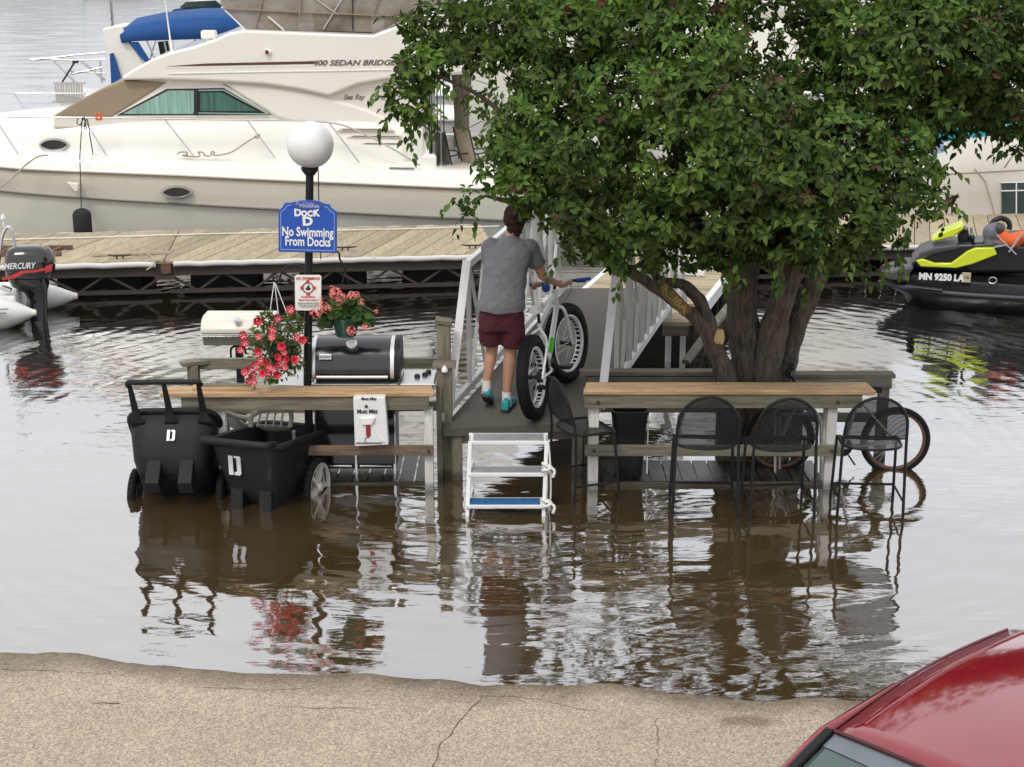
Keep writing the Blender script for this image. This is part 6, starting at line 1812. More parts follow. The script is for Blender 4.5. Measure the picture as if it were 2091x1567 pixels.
mb = MB(); mb.lathe([(.05, .045), (.055, .055), (.05, .065), (.02, .065), (.02, .045)], 18, M=M3, c=rc); mb.build('cassette', M_['blackmetal'], fb, world=True)
mb = MB()
cr_d = (fwd * .75 + lean * -.25).normalized() * .17
mb.bar(bb0 + raxis * .085, bb0 + raxis * .085 + cr_d, .02, .016, up=raxis); mb.bar(bb0 - raxis * .085, bb0 - raxis * .085 - cr_d, .02, .016, up=raxis); mb.build('crank', M_['blackmetal'], ck_, world=True)
for s in (-1, 1):
    mb = MB(); p = bb0 + raxis * s * .085 + cr_d * s; mb.box(p + raxis * s * .05, (.09, .03, .09), M3); mb.build('pedal', M_['blackplastic'], ck_, world=True, bevel=.006)
mb = MB(); mb.box(rc + raxis * .06 + Vector((0, .02, -.10)), (.03, .04, .11), M3); mb.build('derailleur', M_['blackmetal'], fb, world=True, bevel=.008)

# parked bicycle behind the right table
b2 = thing('parked_bicycle', 'silver bicycle parked side on behind the right table, wheels in the water', 'bicycle', W(1715, 967, z=-.15) + Vector((0, .1, 0)))
yb = 13.12
fcw, rcw = W(1592, 897, Y=yb), W(1828, 900, Y=yb)
M_['tanwall'] = mat('tan_sidewall_rim', (.13, .06, .032), .7)
for c_, nm in ((fcw, 'f'), (rcw, 'r')):
    bike_wheel(b2, c_, (0, 1, 0), .315, .026, .014, M_['tanwall'], M_['rubber'], 32, knob=False)
bbq, stq, h0q, h1q = W(1722, 915, Y=yb), W(1752, 815, Y=yb), W(1632, 815, Y=yb), W(1627, 790, Y=yb)
for nm, a, b, r_ in (('down_tube', bbq, h0q, .02), ('top_tube', stq, h1q, .017), ('seat_tube', bbq, stq, .017), ('head_tube', h0q, h1q, .02)): ft(nm, a, b, r_, 'bikesilver', b2)
for s in (-1, 1):
    o = Vector((0, s * .045, 0))
    for nm, a, b in (('seat_stay', stq, rcw), ('chain_stay', bbq, rcw), ('fork_blade', h0q, fcw)): ft(nm, a + o * .3, b + o, .01, 'bikesilver', b2)
ft('seat_post', stq, W(1762, 800, Y=yb), .013, 'blackmetal', b2)
sd2 = W(1772, 796, Y=yb - .05)
mb = MB(); mb.loft([[sd2 + Vector((y, x * w, z)) for x, z in ((-1, -.01), (-.6, .03), (0, .035), (.6, .03), (1, -.01), (0, -.03))] for y, w in ((-.14, .02), (-.05, .035), (.03, .06), (.11, .08), (.13, .05))], closed=True); mb.build('saddle', M_['blackplastic'], b2, world=True, smooth=50)
ft('stem', h1q, W(1612, 757, Y=yb), .014, 'blackmetal', b2)
q = W(1612, 752, Y=yb)
mb = MB(); mb.tube(smoothpath([q + Vector((-.04, -.28, .0)), q + Vector((0, -.1, 0)), q + Vector((0, .1, 0)), q + Vector((-.04, .28, .02))], 4), .013, 8); mb.build('handlebar', M_['blackmetal'], b2, world=True, smooth=60)
mb = MB(); mb.box(q + Vector((-.02, -.12, -.02)), (.06, .07, .07)); mb.box(q + Vector((.01, -.05, .03)), (.04, .05, .08)); mb.build('shifter', M_['blackplastic'], b2, world=True, bevel=.01)
mb = MB(); mb.lathe([(.085, -.03), (.09, -.026), (.085, -.022), (.03, -.022), (.03, -.03), (.085, -.03)], 20, M=Matrix.Rotation(R(90), 3, 'X'), c=bbq); mb.build('chainring', M_['blackmetal'], b2, world=True)
mb = MB(); mb.bar(bbq + Vector((0, -.06, 0)), bbq + Vector((.1, -.06, -.14)), .02, .015); mb.build('crank', M_['blackmetal'], b2, world=True)
# tubular bike rack
rk = thing('tubular_stand', 'pale tubular metal stand between the middle chair and the white post', 'stand', W(1630, 985, z=-.15) + Vector((0, .35, 0)))
for k, (x0, x1, yt) in enumerate(((1583, 1668, 835), (1592, 1676, 846))):
    pts = [W(x0, 985, Y=12.95 + k * .1), W(x0, yt + 8, Y=12.95 + k * .1), W(x0 + 6, yt, Y=12.95 + k * .1), W(x1 - 6, yt, Y=12.95 + k * .1), W(x1, yt + 8, Y=12.95 + k * .1), W(x1, 985, Y=12.95 + k * .1)]
    mb = MB(); mb.tube(pts, .012, 8); mb.build('hoop', M_['beigeplastic'], rk, world=True, smooth=50)
mb = MB(); mb.tube([W(1590, 930, Y=12.95), W(1672, 930, Y=12.95)], .012, 8); mb.build('cross_bar', M_['beigeplastic'], rk, world=True, smooth=50)

# ================================================================ the man
M_['skin'] = mat('skin', (.46, .25, .165), .5, var=.08, vs=9, sss=.08)
M_['tee'] = mat('heather_grey_cotton', (.165, .172, .19), .9, var=.13, vs=45, bump=.9, bs=3.2, stretch=(1.6, 1.6, .8))
M_['maroon'] = mat('maroon_cotton', (.062, .008, .014), .85, var=.2, vs=10, bump=.8, bs=3.5, stretch=(1.6, 1.6, .7))
M_['hair'] = mat('brown_hair', (.036, .018, .011), .75, var=.6, vs=45, bump=1.0, bs=60, stretch=(1, 1, .3), spec=.2)
M_['sock'] = mat('white_sock', (.75, .74, .73), .85, var=.06)
M_['teal'] = mat('teal_mesh_shoe', (.02, .30, .34), .7, var=.3, vs=40)
M_['sole'] = mat('dark_sole', (.02, .022, .03), .6, var=.2)
man = thing('person', 'man in grey t-shirt and maroon shorts walking up the gangway, seen from behind', 'person', (-.06, 13.2, gang_z(0, 13.2)))
def blob(name, caps, m, par, vox=.014, sm=6, ell=()):
    mb = MB()
    for a, ra, b, rb in caps:
        a, b = Vector(a), Vector(b)
        n = 5
        mb.tube([a.lerp(b, i / n) for i in range(n + 1)], [ra + (rb - ra) * i / n for i in range(n + 1)], 14)
        mb.sphere(a, ra, 14, 9); mb.sphere(b, rb, 14, 9)
    for c_, r_, s_ in ell: mb.sphere(c_, r_, 20, 14, sc=s_)
    o = mb.build(name, m, par, world=True)
    r = o.modifiers.new('skin', 'REMESH'); r.mode = 'VOXEL'; r.voxel_size = vox; r.use_smooth_shade = True
    s = o.modifiers.new('smooth', 'SMOOTH'); s.factor = .5; s.iterations = sm
    return o
Yt = 13.2
def mp(px, py, dy=0): return W(px, py, Y=Yt + dy)
hipL, hipR = mp(1006, 640, .02), mp(1044, 640, .0)
kneL, kneR = mp(1004, 715, .10), mp(1042, 715, .05)
ankL, ankR = mp(993, 785, .02), mp(1034, 808, .02)
shL, shR = mp(1003, 505, .12), mp(1082, 507, .12)
elL, elR = mp(995, 565, .22), mp(1109, 565, .16)
wrL, wrR = mp(1050, 590, .50), mp(1146, 583, .32)
neck, head = mp(1043, 488, .13), mp(1051, 448, .17)
blob('body', [(hipL, .09, kneL, .056), (hipR, .09, kneR, .056), (kneL, .055, kneL.lerp(ankL, .3), .056), (kneL.lerp(ankL, .3), .056, ankL, .034), (kneR, .055, kneR.lerp(ankR, .3), .058), (kneR.lerp(ankR, .3), .058, ankR, .035),
              (hipL.lerp(hipR, .5) + Vector((0, 0, .06)), .10, neck.lerp(hipL.lerp(hipR, .5), .3), .13), (shL, .05, elL, .038), (elL, .036, wrL, .024), (shR, .055, elR, .042), (elR, .040, wrR, .027), (neck, .055, head, .055)],
     M_['skin'], man, .012, 4, ell=((head, .098, (.82, .95, 1.18)), (head + Vector((0, .085, -.02)), .03, (.6, 1, .9)), (head + Vector((-.082, 0, -.01)), .028, (.4, .8, 1.2)), (head + Vector((.082, 0, -.01)), .028, (.4, .8, 1.2))))
mb = MB(); mb.sphere(head + Vector((0, -.012, .022)), .108, 18, 12, sc=(.92, 1.0, 1.12)); mb.sphere(head + Vector((0, -.04, -.06)), .08, 14, 10, sc=(.95, .75, 1)); mb.sphere(head + Vector((-.005, -.05, -.115)), .055, 12, 8, sc=(1.05, .7, 1)); o = mb.build('hair', M_['hair'], man, world=True)
r_ = o.modifiers.new('r', 'REMESH'); r_.mode = 'VOXEL'; r_.voxel_size = .012; r_.use_smooth_shade = True
tx = bpy.data.textures.new('hair_clumps', 'CLOUDS'); tx.noise_scale = .025
d_ = o.modifiers.new('d', 'DISPLACE'); d_.texture = tx; d_.strength = .035
# shirt: torso with sleeves
midc = lambda px, py, dy: mp(px, py, dy)
mb = MB()
rows = []
for y_, xl_, xr_, dy, th in ((634, 974, 1072, .02, .155), (622, 976, 1073, .02, .16), (595, 982, 1073, .02, .15), (565, 986, 1076, .04, .15), (540, 987, 1081, .06, .15), (520, 987, 1090, .09, .145), (505, 992, 1089, .11, .13), (495, 1004, 1078, .13, .11), (487, 1020, 1064, .14, .085), (480, 1027, 1058, .14, .065)):
    a, b = mp(xl_, y_, dy), mp(xr_, y_, dy); c_ = (a + b) / 2; hx = (b - a).length / 2
    rows.append([c_ + Vector((hx * math.copysign(abs(math.cos(t)) ** .8, math.cos(t)), th * math.copysign(abs(math.sin(t)) ** .85, math.sin(t)), .006 * math.sin(5 * t) if y_ > 600 else 0)) for t in [2 * math.pi * i / 32 for i in range(32)]])
mb.loft(rows, closed=True, cap=True)
for s0, e0, f, r0, r1 in ((shL, elL, .52, .085, .072), (shR, elR, .62, .082, .078)):
    mb.tube([s0.lerp(e0, -.05), s0.lerp(e0, f * .5), s0.lerp(e0, f)], [r0, r0 * .98, r1], 14)
    mb.sphere(s0, r0, 14, 9)
o = mb.build('t_shirt', M_['tee'], man, world=True)
r_ = o.modifiers.new('r', 'REMESH'); r_.mode = 'VOXEL'; r_.voxel_size = .011; r_.use_smooth_shade = True
s = o.modifiers.new('s', 'SMOOTH'); s.factor = .5; s.iterations = 4
tx2 = bpy.data.textures.new('cloth_folds', 'CLOUDS'); tx2.noise_scale = .085; tx2.noise_depth = 2
d_ = o.modifiers.new('d', 'DISPLACE'); d_.texture = tx2; d_.strength = .026; d_.mid_level = .5; d_.texture_coords = 'LOCAL'
# shorts
mb = MB()
rows = []
for y_, xl_, xr_, th in ((616, 982, 1066, .115), (640, 979, 1069, .118), (660, 978, 1071, .114), (674, 979, 1072, .106)):
    a, b = mp(xl_, y_, .02), mp(xr_, y_, .02); c_ = (a + b) / 2; hx = (b - a).length / 2
    rows.append([c_ + Vector((hx * math.copysign(abs(math.cos(t)) ** .8, math.cos(t)), th * math.copysign(abs(math.sin(t)) ** .85, math.sin(t)), 0)) for t in [2 * math.pi * i / 28 for i in range(28)]])
mb.loft(rows, closed=True, cap=True)
mb.tube([mp(1002, 640, .03), mp(1001, 672, .05), mp(1003, 701, .07)], [.105, .108, .104], 16)
mb.tube([mp(1046, 640, .02), mp(1048, 677, .03), mp(1049, 708, .04)], [.105, .108, .108], 16)
o = mb.build('shorts', M_['maroon'], man, world=True)
r_ = o.modifiers.new('r', 'REMESH'); r_.mode = 'VOXEL'; r_.voxel_size = .011; r_.use_smooth_shade = True
s = o.modifiers.new('s', 'SMOOTH'); s.factor = .5; s.iterations = 5
d_ = o.modifiers.new('d', 'DISPLACE'); d_.texture = tx2; d_.strength = .022; d_.texture_coords = 'LOCAL'
# socks and shoes
def shoe(heel, toe, ank, up):
    heel, toe = Vector(heel), Vector(toe)
    d = (toe - heel).normalized(); u = Vector(up); u = (u - d * u.dot(d)).normalized(); sd_ = d.cross(u)
    ln = (toe - heel).length
    def sec(t, w, h, z0=0): return [heel + d * (ln * t) + sd_ * (w * x) + u * (z0 + h * z) for x, z in ((-.8, 0), (-1, .3), (-.85, .7), (-.35, 1), (.35, 1), (.85, .7), (1, .3), (.8, 0))]
    mb = MB(); mb.loft([sec(-.03, .028, .07, .02), sec(.03, .036, .10, .02), sec(.25, .038, .105, .02), sec(.45, .04, .085, .02), (sec(.75, .048, .055, .02)), sec(.95, .038, .04, .02), sec(1.0, .02, .03, .02)], closed=True); b = mb.build('shoe', M_['teal'], man, world=True, smooth=60)
    mb = MB(); mb.loft([[heel + d * (ln * t) + sd_ * (w * x) + u * z for x, z in ((-1, 0), (-1, .03), (1, .03), (1, 0))] for t, w in ((-.05, .03), (.0, .038), (.3, .036), (.7, .05), (.95, .04), (1.03, .02))], closed=True); mb.build('sole', M_['sole'], b, world=True, bevel=.006)
    mb = MB(); mb.tube([ank + (heel + d * .07 - ank) * .75, ank, ank + Vector((0, 0, .035))], [.043, .041, .041], 14); mb.build('sock', M_['sock'], man, world=True, smooth=60)
zR = gang_z(-.02, 13.17)
aR = Vector((ankR.x, ankR.y, zR + .10))
shoe((ankR.x - .012, 13.14, zR + .002), (ankR.x + .055, 13.40, zR + .022), ankR, (0, 0, 1))
zL = gang_z(-.2, 13.3)
shoe((ankL.x - .01, 13.16, zL + .125), (ankL.x + .025, 13.36, zL + .012), ankL, (0, -.5, 1))
# right hand closed round the bar
hand = thing_hand = None
def fingers(wr, grip, bar_d, m):
    mb_caps = []
    pal = wr.lerp(grip, .62)
    caps = [(wr, .025, pal, .03), (pal - bar_d * .022, .024, pal + bar_d * .022, .024)]
    fw = (grip - wr).normalized(); dn = Vector((0, 0, -1))
    for k, ln in zip((-.036, -.012, .012, .034), (.9, 1.0, .95, .8)):
        b = pal + bar_d * k + fw * .018
        k1 = b + fw * .032 * ln + Vector((0, 0, .012)); k2 = k1 + fw * .014 + dn * .028 * ln; k3 = k2 - fw * .022 + dn * .012
        caps += [(b, .0105, k1, .0098), (k1, .0095, k2, .009), (k2, .0088, k3, .008)]
    t0 = pal - bar_d * .03 + dn * .008; caps += [(t0, .012, t0 + fw * .03 + dn * .028 - bar_d * .01, .0105), (t0 + fw * .03 + dn * .028 - bar_d * .01, .010, t0 + fw * .052 + dn * .034 + bar_d * .012, .009)]
    return caps
bd_ = (br_ - barc).normalized()
gripR = barc.lerp(br_, .32)
blob('right_hand', fingers(wrR, gripR, bd_, M_['skin']), M_['skin'], man, .0045, 3)
gripL = bl_.lerp(barc, .25)
blob('left_hand', fingers(gripL + Vector((-.02, -.10, .02)), gripL, bd_, M_['skin']), M_['skin'], man, .0045, 3)
# ================================================================ tree
TX, TY = 2.15, 13.45
tree = thing('crabapple_tree', 'dense green tree with several leaning trunks spreading over the right table', 'tree', (TX, TY, -.25))
M_['bark'] = mat('grey_brown_bark', (.06, .045, .033), .9, var=.45, vs=5, stretch=(6, 6, 1.5), c2=(.16, .128, .10), bump=1.0, bs=7)
def limb(pts, rad, n=14, k=7, ridg=.30):
    """pts: world points; radius per point; bark ridges along the length"""
    P_ = smoothpath(pts, k); Rr = [.9 * q for q in smooth1(rad, k)]
    mb = MB()
    mb.tube(P_, Rr, n)
    vs = []
    nn = n
    ph = random.random() * 10
    for i, v in enumerate(mb.v):
        ring, j = divmod(i, nn)
        c_ = P_[ring]; v = Vector(v)
        f = 1 + ridg * noise.noise(Vector((j * 1.1 + ph, ring * .33, 0))) + .06 * noise.noise(Vector((j * .4, ring * .5, ph)))
        vs.append(tuple(c_ + (v - c_) * f))
    mb.v = vs
    return mb
def tp(px, py, Y): return W(px, py, Y=Y)
trunk = MB()
def addl(pts, rad, n=16):
    m = limb(pts, rad, n * 2); trunk.add(m.v, m.f)
base = Vector((TX, TY, -.25))
addl([(2.05, 13.45, -.28), tp(1520, 900, 13.4), tp(1528, 775, 13.35), tp(1522, 690, 13.35), tp(1515, 600, 13.35), tp(1530, 500, 13.3), tp(1500, 400, 13.3), tp(1460, 260, 13.2), tp(1440, 120, 13.2)], [.22, .19, .16, .15, .14, .11, .08, .05, .03], 20)
addl([(2.2, 13.38, -.28), tp(1570, 900, 13.3), tp(1566, 775, 13.22), tp(1578, 690, 13.2), tp(1600, 600, 13.2), tp(1640, 500, 13.2), tp(1680, 400, 13.1), tp(1720, 250, 13.0), tp(1760, 100, 13.0)], [.2, .17, .135, .125, .115, .1, .08, .05, .03], 20)
addl([(2.32, 13.5, -.28), tp(1590, 880, 13.45), tp(1598, 775, 13.42), tp(1622, 680, 13.4), tp(1655, 600, 13.4), tp(1690, 540, 13.4), tp(1760, 470, 13.5), tp(1830, 380, 13.6)], [.18, .15, .11, .10, .095, .08, .06, .03], 18)
addl([(2.0, 13.5, -.28), tp(1500, 860, 13.3), tp(1484, 775, 13.15), tp(1462, 720, 13.1), tp(1445, 680, 13.05), tp(1420, 650, 13.0), tp(1370, 610, 12.9), tp(1320, 575, 12.8), tp(1270, 540, 12.7), tp(1190, 440, 12.6), tp(1110, 330, 12.6), tp(1000, 210, 12.6), tp(880, 150, 12.6)], [.16, .13, .095, .085, .08, .06, .055, .05, .045, .04, .03, .02, .01], 16)
addl([tp(1462, 715, 13.08), tp(1448, 660, 13.05), tp(1425, 610, 13.05), tp(1390, 580, 13.0), tp(1350, 575, 12.95), tp(1330, 540, 12.95), tp(1300, 440, 12.9), tp(1280, 300, 12.9)], [.07, .062, .058, .05, .045, .035, .03, .02], 14)
for a, b, c_ in (((1515, 600, 13.3), (1420, 450, 12.9), (1350, 200, 12.7)), ((1600, 600, 13.2), (1560, 400, 12.6), (1560, 200, 12.3)), ((1690, 540, 13.4), (1850, 300, 13.4), (2000, 180, 13.3)), ((1680, 400, 13.1), (1780, 330, 12.6), (1850, 340, 12.4)), ((1190, 440, 12.6), (1080, 420, 12.4), (990, 400, 12.3)), ((1300, 440, 12.9), (1180, 200, 12.9), (1000, 80, 12.9)), ((1760, 100, 13.0), (1900, 60, 13.0), (2080, 60, 13))):
    addl([tp(*a), tp(*b), tp(*c_)], [.05, .035, .012], 10)
trunk.build('trunk', M_['bark'], tree, world=True, smooth=60)
# sawn limb
cp0 = tp(1474, 688, 13.0)
Mt = frame(cp0, (0, 0, 1), (.75, -.62, .1))
mb = MB(); mb.lathe([(.055, -.12), (.052, -.01), (.05, .002), (.0, .004)], 16, M=Mt.to_3x3() @ Matrix.Diagonal((1.35, .8, 1)), c=cp0); mb.build('sawn_limb', mat('cut_wood', (.62, .45, .22), .7, var=.12, vs=18), tree, world=True, smooth=40)
# carved board on the branch
sgp = tp(1372, 606, 12.80)
up_ = (tp(1402, 640, 12.84) - tp(1342, 578, 12.76)).normalized()
SF = frame(sgp, up_, (-.1, -1, .25))
cs = thing('carved_board', 'small dark carved board with yellow lettering on the leaning branch', 'sign', sgp)
mb = MB(); mb.prism([(-.19, -.055), (.19, -.055), (.2, .05), (-.18, .055)], .02, SF); mb.build('board', BROWN['x'], cs, world=True, bevel=.006)
t_ = text('lettering', 'UKUBA', .085, SF @ Matrix.Translation((0, 0, .0225)), mat('ochre_paint', (.36, .24, .05), .7), cs, sx=1.25, off=.002); t_.data.transform(WM[cs.name].inverted())

M_['leaf'] = leafmat('tree_leaf', (.015, .040, .007), (.096, .160, .028), .19)
def tipmat():
    return leafmat('tree_leaf_red_tip', (.055, .055, .02), (.11, .05, .03), .22)
M_['leafred'] = tipmat()
# crown lobes: (px, py, rx, ry, Y, ry_depth, density)
LOBES = [
 (905, 60, 90, 60, 12.9, .5, 1), (850, 150, 48, 45, 12.6, .35, 1), (880, 120, 60, 45, 12.7, .4, 1), (835, 205, 36, 32, 12.5, .3, 1), (850, 232, 26, 22, 12.5, .2, .9), (815, 175, 20, 22, 12.5, .2, .8), (1010, 50, 110, 70, 13.0, .7, 1), (985, 105, 80, 32, 12.7, .45, 1),
 (1140, 60, 120, 80, 12.8, .8, 1), (1120, 150, 95, 60, 12.6, .6, 1), (1290, 60, 130, 90, 12.9, .9, 1), (1280, 180, 140, 80, 12.3, .8, 1), (1110, 235, 100, 52, 12.4, .5, 1), (1045, 295, 55, 36, 12.3, .4, 1),
 (1090, 310, 90, 60, 12.4, .6, 1), (1010, 360, 36, 32, 12.2, .3, .9), (958, 405, 16, 32, 12.1, .15, .8), (1070, 375, 50, 38, 12.2, .4, 1), (1085, 420, 24, 22, 12.3, .2, .9), (1190, 300, 120, 90, 12.3, .8, 1),
 (1180, 410, 100, 70, 12.3, .7, 1), (1200, 490, 62, 42, 12.4, .4, 1), (1300, 430, 130, 80, 12.4, .8, 1), (1290, 510, 85, 42, 12.5, .5, 1), (1400, 300, 160, 130, 12.2, 1.0, 1),
 (1430, 220, 85, 85, 11.7, .5, 1.3), (1400, 100, 110, 90, 12.5, .8, 1), (1460, 430, 130, 100, 12.2, .8, 1.1), (1500, 500, 70, 38, 12.2, .4, 1), (1440, 520, 60, 26, 12.4, .3, 1),
 (1540, 330, 120, 110, 12.0, .8, 1.1), (1560, 220, 100, 70, 12.3, .7, 1), (1590, 450, 110, 85, 12.0, .7, 1.1), (1640, 380, 110, 90, 12.0, .7, 1.1), (1650, 500, 80, 50, 12.3, .5, 1), (1700, 290, 120, 100, 12.4, .9, 1),
 (1730, 430, 110, 80, 12.1, .7, 1.1), (1700, 520, 55, 28, 12.4, .3, 1), (1800, 360, 80, 75, 12.3, .6, 1), (1790, 470, 60, 48, 12.3, .4, 1), (1830, 270, 70, 60, 12.6, .5, 1), (1875, 345, 50, 38, 12.3, .3, .9), (1890, 415, 40, 28, 12.2, .25, .9), (1925, 395, 18, 20, 12.2, .15, .7),
 (1490, 110, 50, 80, 12.8, .6, 1), (1660, 40, 60, 40, 12.9, .5, .7), (1740, 60, 90, 70, 12.7, .8, 1), (1760, 150, 110, 80, 12.6, .8, 1), (1850, 90, 110, 90, 12.8, .9, 1), (1880, 190, 110, 70, 13.0, .8, 1), (1960, 100, 110, 100, 12.9, .9, 1),
 (1980, 205, 100, 62, 13.2, .7, 1), (2050, 150, 110, 100, 13.0, .9, 1), (2060, 250, 60, 36, 13.0, .4, 1), (2085, 295, 20, 30, 13.0, .2, .8), (1930, 262, 50, 30, 13.1, .3, .9), (2120, 60, 110, 110, 13.0, .9, 1), (1600, 160, 55, 42, 12.9, .4, .6), (1625, 85, 55, 48, 13.2, .4, .4), (1580, 110, 40, 40, 13.3, .3, .35), (1660, 130, 50, 40, 13.3, .3, .5), (1550, 20, 40, 34, 13.0, .4, .6),
 (1620, 270, 90, 60, 13.2, .6, 1), (1900, 30, 120, 60, 13.0, .8, 1), (1200, 0, 160, 60, 13.0, 1.0, .8), (1400, -20, 180, 70, 13.1, 1.0, .8), (1750, -30, 200, 60, 13.1, 1.0, .8), (2050, -20, 160, 60, 13.1, .9, .8)]
# deeper lobes so the crown has a far side and a top
BACK = [(1100, 180, 200, 150, 14.0, .9, .5), (1300, 300, 250, 170, 14.2, 1.0, .5), (1500, 420, 220, 110, 14.2, .9, .5), (1700, 300, 240, 170, 14.4, 1.0, .5), (1920, 150, 200, 140, 14.4, 1.0, .5), (1300, -120, 300, 130, 13.4, 1.5, .35), (1750, -140, 320, 140, 13.4, 1.5, .35), (1000, -40, 180, 90, 13.3, 1.2, .4), (2080, -60, 200, 130, 13.5, 1.3, .35)]
random.seed(21)
rosettes = []
for px, py, rx, ry, Y, dy, den in LOBES + BACK:
    c_ = W(px, py, Y=Y)
    s_ = FPX / (Y * math.cos(PITCH) + (CAMH - c_.z) * math.sin(PITCH))
    ax, az = rx / s_, ry / s_
    n = int((86 if (px, py, rx, ry, Y, dy, den) in LOBES else 55) * den * (ax * az + ax * dy + az * dy) / .30)
    tint = random.uniform(-.38, .45)
    for i in range(n):
        v = rv().normalized()
        f = random.uniform(.5, 1.0) ** .5 * .94
        p = c_ + Vector((v.x * ax, v.y * dy, v.z * az)) * f
        rosettes.append((p, v, tint))
leaf_list = []
for p, v, tint in rosettes:
    axd = (v * .8 + Vector((0, -.15, .25)) + rv(.35)).normalized()
    u = axd.orthogonal().normalized(); w_ = axd.cross(u)
    k = random.choice((4, 5, 6, 7)); ph = random.random() * 6.28
    red = random.random() < .035
    for i in range(k):
        a = ph + 2 * math.pi * i / k + random.uniform(-.3, .3)
        d = (axd * random.uniform(.15, .7) + (u * math.cos(a) + w_ * math.sin(a)) + Vector((0, 0, -.45))).normalized()
        ln = random.choice((1, 1, 1, .75)) * random.uniform(.06, .10)
        leaf_list.append((p + d * .012, d, axd, ln, ln * random.uniform(.46, .56), red and i < 4, tint + random.uniform(-.12, .12)))
    if random.random() < .35:
        q = p + v * .05
# loose sprays that droop out of the outline
for k in range(170):
    px, py, rx, ry, Y, dy, den = random.choice(LOBES[:55])
    if 960 < px < 1120 and py > 340: continue
    c_ = W(px, py, Y=Y); s_ = FPX / (Y * math.cos(PITCH) + (CAMH - c_.z) * math.sin(PITCH))
    a = random.uniform(-3.6, .5)
    v = Vector((math.cos(a), random.uniform(-.7, .1), math.sin(a))).normalized()
    p = c_ + Vector((v.x * rx / s_, v.y * dy, v.z * ry / s_)) * .9
    d0 = (v + Vector((0, 0, -.35)) + rv(.25)).normalized()
    n = random.randint(4, 7)
    tw_ = random.uniform(-.2, .4)
    for i in range(n):
        p = p + d0 * .038; d0 = (d0 + Vector((0, 0, -.10))).normalized()
        sd2_ = d0.cross(Vector((0, 0, 1)) + rv(.3)).normalized() * (1 if i % 2 else -1)
        d = (d0 * .7 + sd2_ * .8 + Vector((0, 0, -.3))).normalized()
        ln = random.uniform(.06, .095)
        leaf_list.append((p + d * .01, d, (Vector((0, -.5, .8)) + rv(.3)).normalized(), ln, ln * .5, False, tw_))
    rosettes.append((p, d0, 0))
# the leaves that show largest (nearest, turned to the viewer) are separate parts
eye = Vector((0, 0, CAMH))
def showing(l):
    p, d, nr, ln, wd, red, tint = l
    r = p - eye
    q = r.y * math.cos(PITCH) - r.z * math.sin(PITCH)
    px = PCX + FPX * r.x / q; py = PCY - FPX * (r.y * math.sin(PITCH) + r.z * math.cos(PITCH)) / q
    if not (800 < px < 2080 and 10 < py < 560): return 0
    return ln / q ** 3 * (.3 + abs(nr.normalized().dot(r.normalized())))
order = sorted(range(len(leaf_list)), key=lambda i: -showing(leaf_list[i]))
single = set(order[:300])
crown = MB(); redm = MB()
crown_parts = []
tints = []
for i, (p, d, nr, ln, wd, red, tint) in enumerate(leaf_list):
    if i in single: continue
    if not red: tints += [tint] * 8
    add_leaf(redm if red else crown, p, d, nr, ln, wd, random.uniform(.05, .4), random.uniform(0, .35))
cw = crown.build('crown', M_['leaf'], tree, world=True, fixn=False, kind='stuff')
cw.data.attributes.new('tint', 'FLOAT', 'POINT').data.foreach_set('value', tints)
rm_ = redm.build('red_tinged_leaves', M_['leafred'], tree, world=True, fixn=False, kind='stuff')
lm = MB(); add_leaf(lm, Vector((0, 0, 0)), Vector((0, 1, 0)), Vector((0, 0, 1)), 1.0, .52); lme = lm.mesh('leaf'); lme.materials.append(M_['leaf'])
Ti = WM[tree.name].inverted()
for i in single:
    p, d, nr, ln, wd, red, tint = leaf_list[i]
    o = link('leaf', lme, None, cw)
    sdv = d.cross(nr).normalized(); up2 = sdv.cross(d)
    Mx = Matrix((sdv, d, up2)).transposed().to_4x4()
    Mx = Matrix.Translation(p) @ Mx @ Matrix.Diagonal((wd / .52, ln, ln, 1))
    o.matrix_basis = Ti @ Mx
tw = MB()
for p, v, tint in rosettes[::5]:
    tw.tube([p - v * random.uniform(.12, .3) + Vector((0, 0, -.03)), p], [.005, .003], 4, cap=False)
tw.build('twigs', M_['bark'], tree, world=True, kind='stuff')

# ================================================================ red car, lower right
M_['carred'] = mat('dark_red_car_paint', (.22, .006, .016), .05, var=.03, vs=3, coat=1.0, rv=.01)
M_['carglass'] = mat('windscreen_glass', (.05, .08, .08), .05, var=.1, spec=.8)
cA = W(1708, 1492, z=1.60); cF = W(2058, 1279, z=1.60)
hd = (cF - cA); hd.z = 0; hd.normalize()               # towards the rear of the car
lat = Vector((hd.y, -hd.x, 0))                          # across the roof, to the right
car = thing('parked_car', 'dark red sedan parked at the lower right, roof and windscreen in view', 'car', (cA + lat * .55 + hd * .2) * Vector((1, 1, 0)) + Vector((0, 0, .18)))
RZ = Matrix((lat, hd, Vector((0, 0, 1)))).transposed().to_4x4()
car.rotation_euler = RZ.to_euler()
WM[car.name] = Matrix.Translation(car.location) @ RZ
CMx = WM[car.name]; Ci = CMx.inverted()
a0 = Ci @ cA; a1 = Ci @ cF
hwr = abs(a0.x)                                         # half width of the roof
zr = a0.z
y0, y1 = a0.y, a1.y
def rsec(y, hw, zc, crown_, zedge):
    n = 14
    return [Vector((-hw + 2 * hw * i / n, y, zedge + (zc - zedge) * (1 - (abs(-1 + 2 * i / n)) ** 2.2))) for i in range(n + 1)]
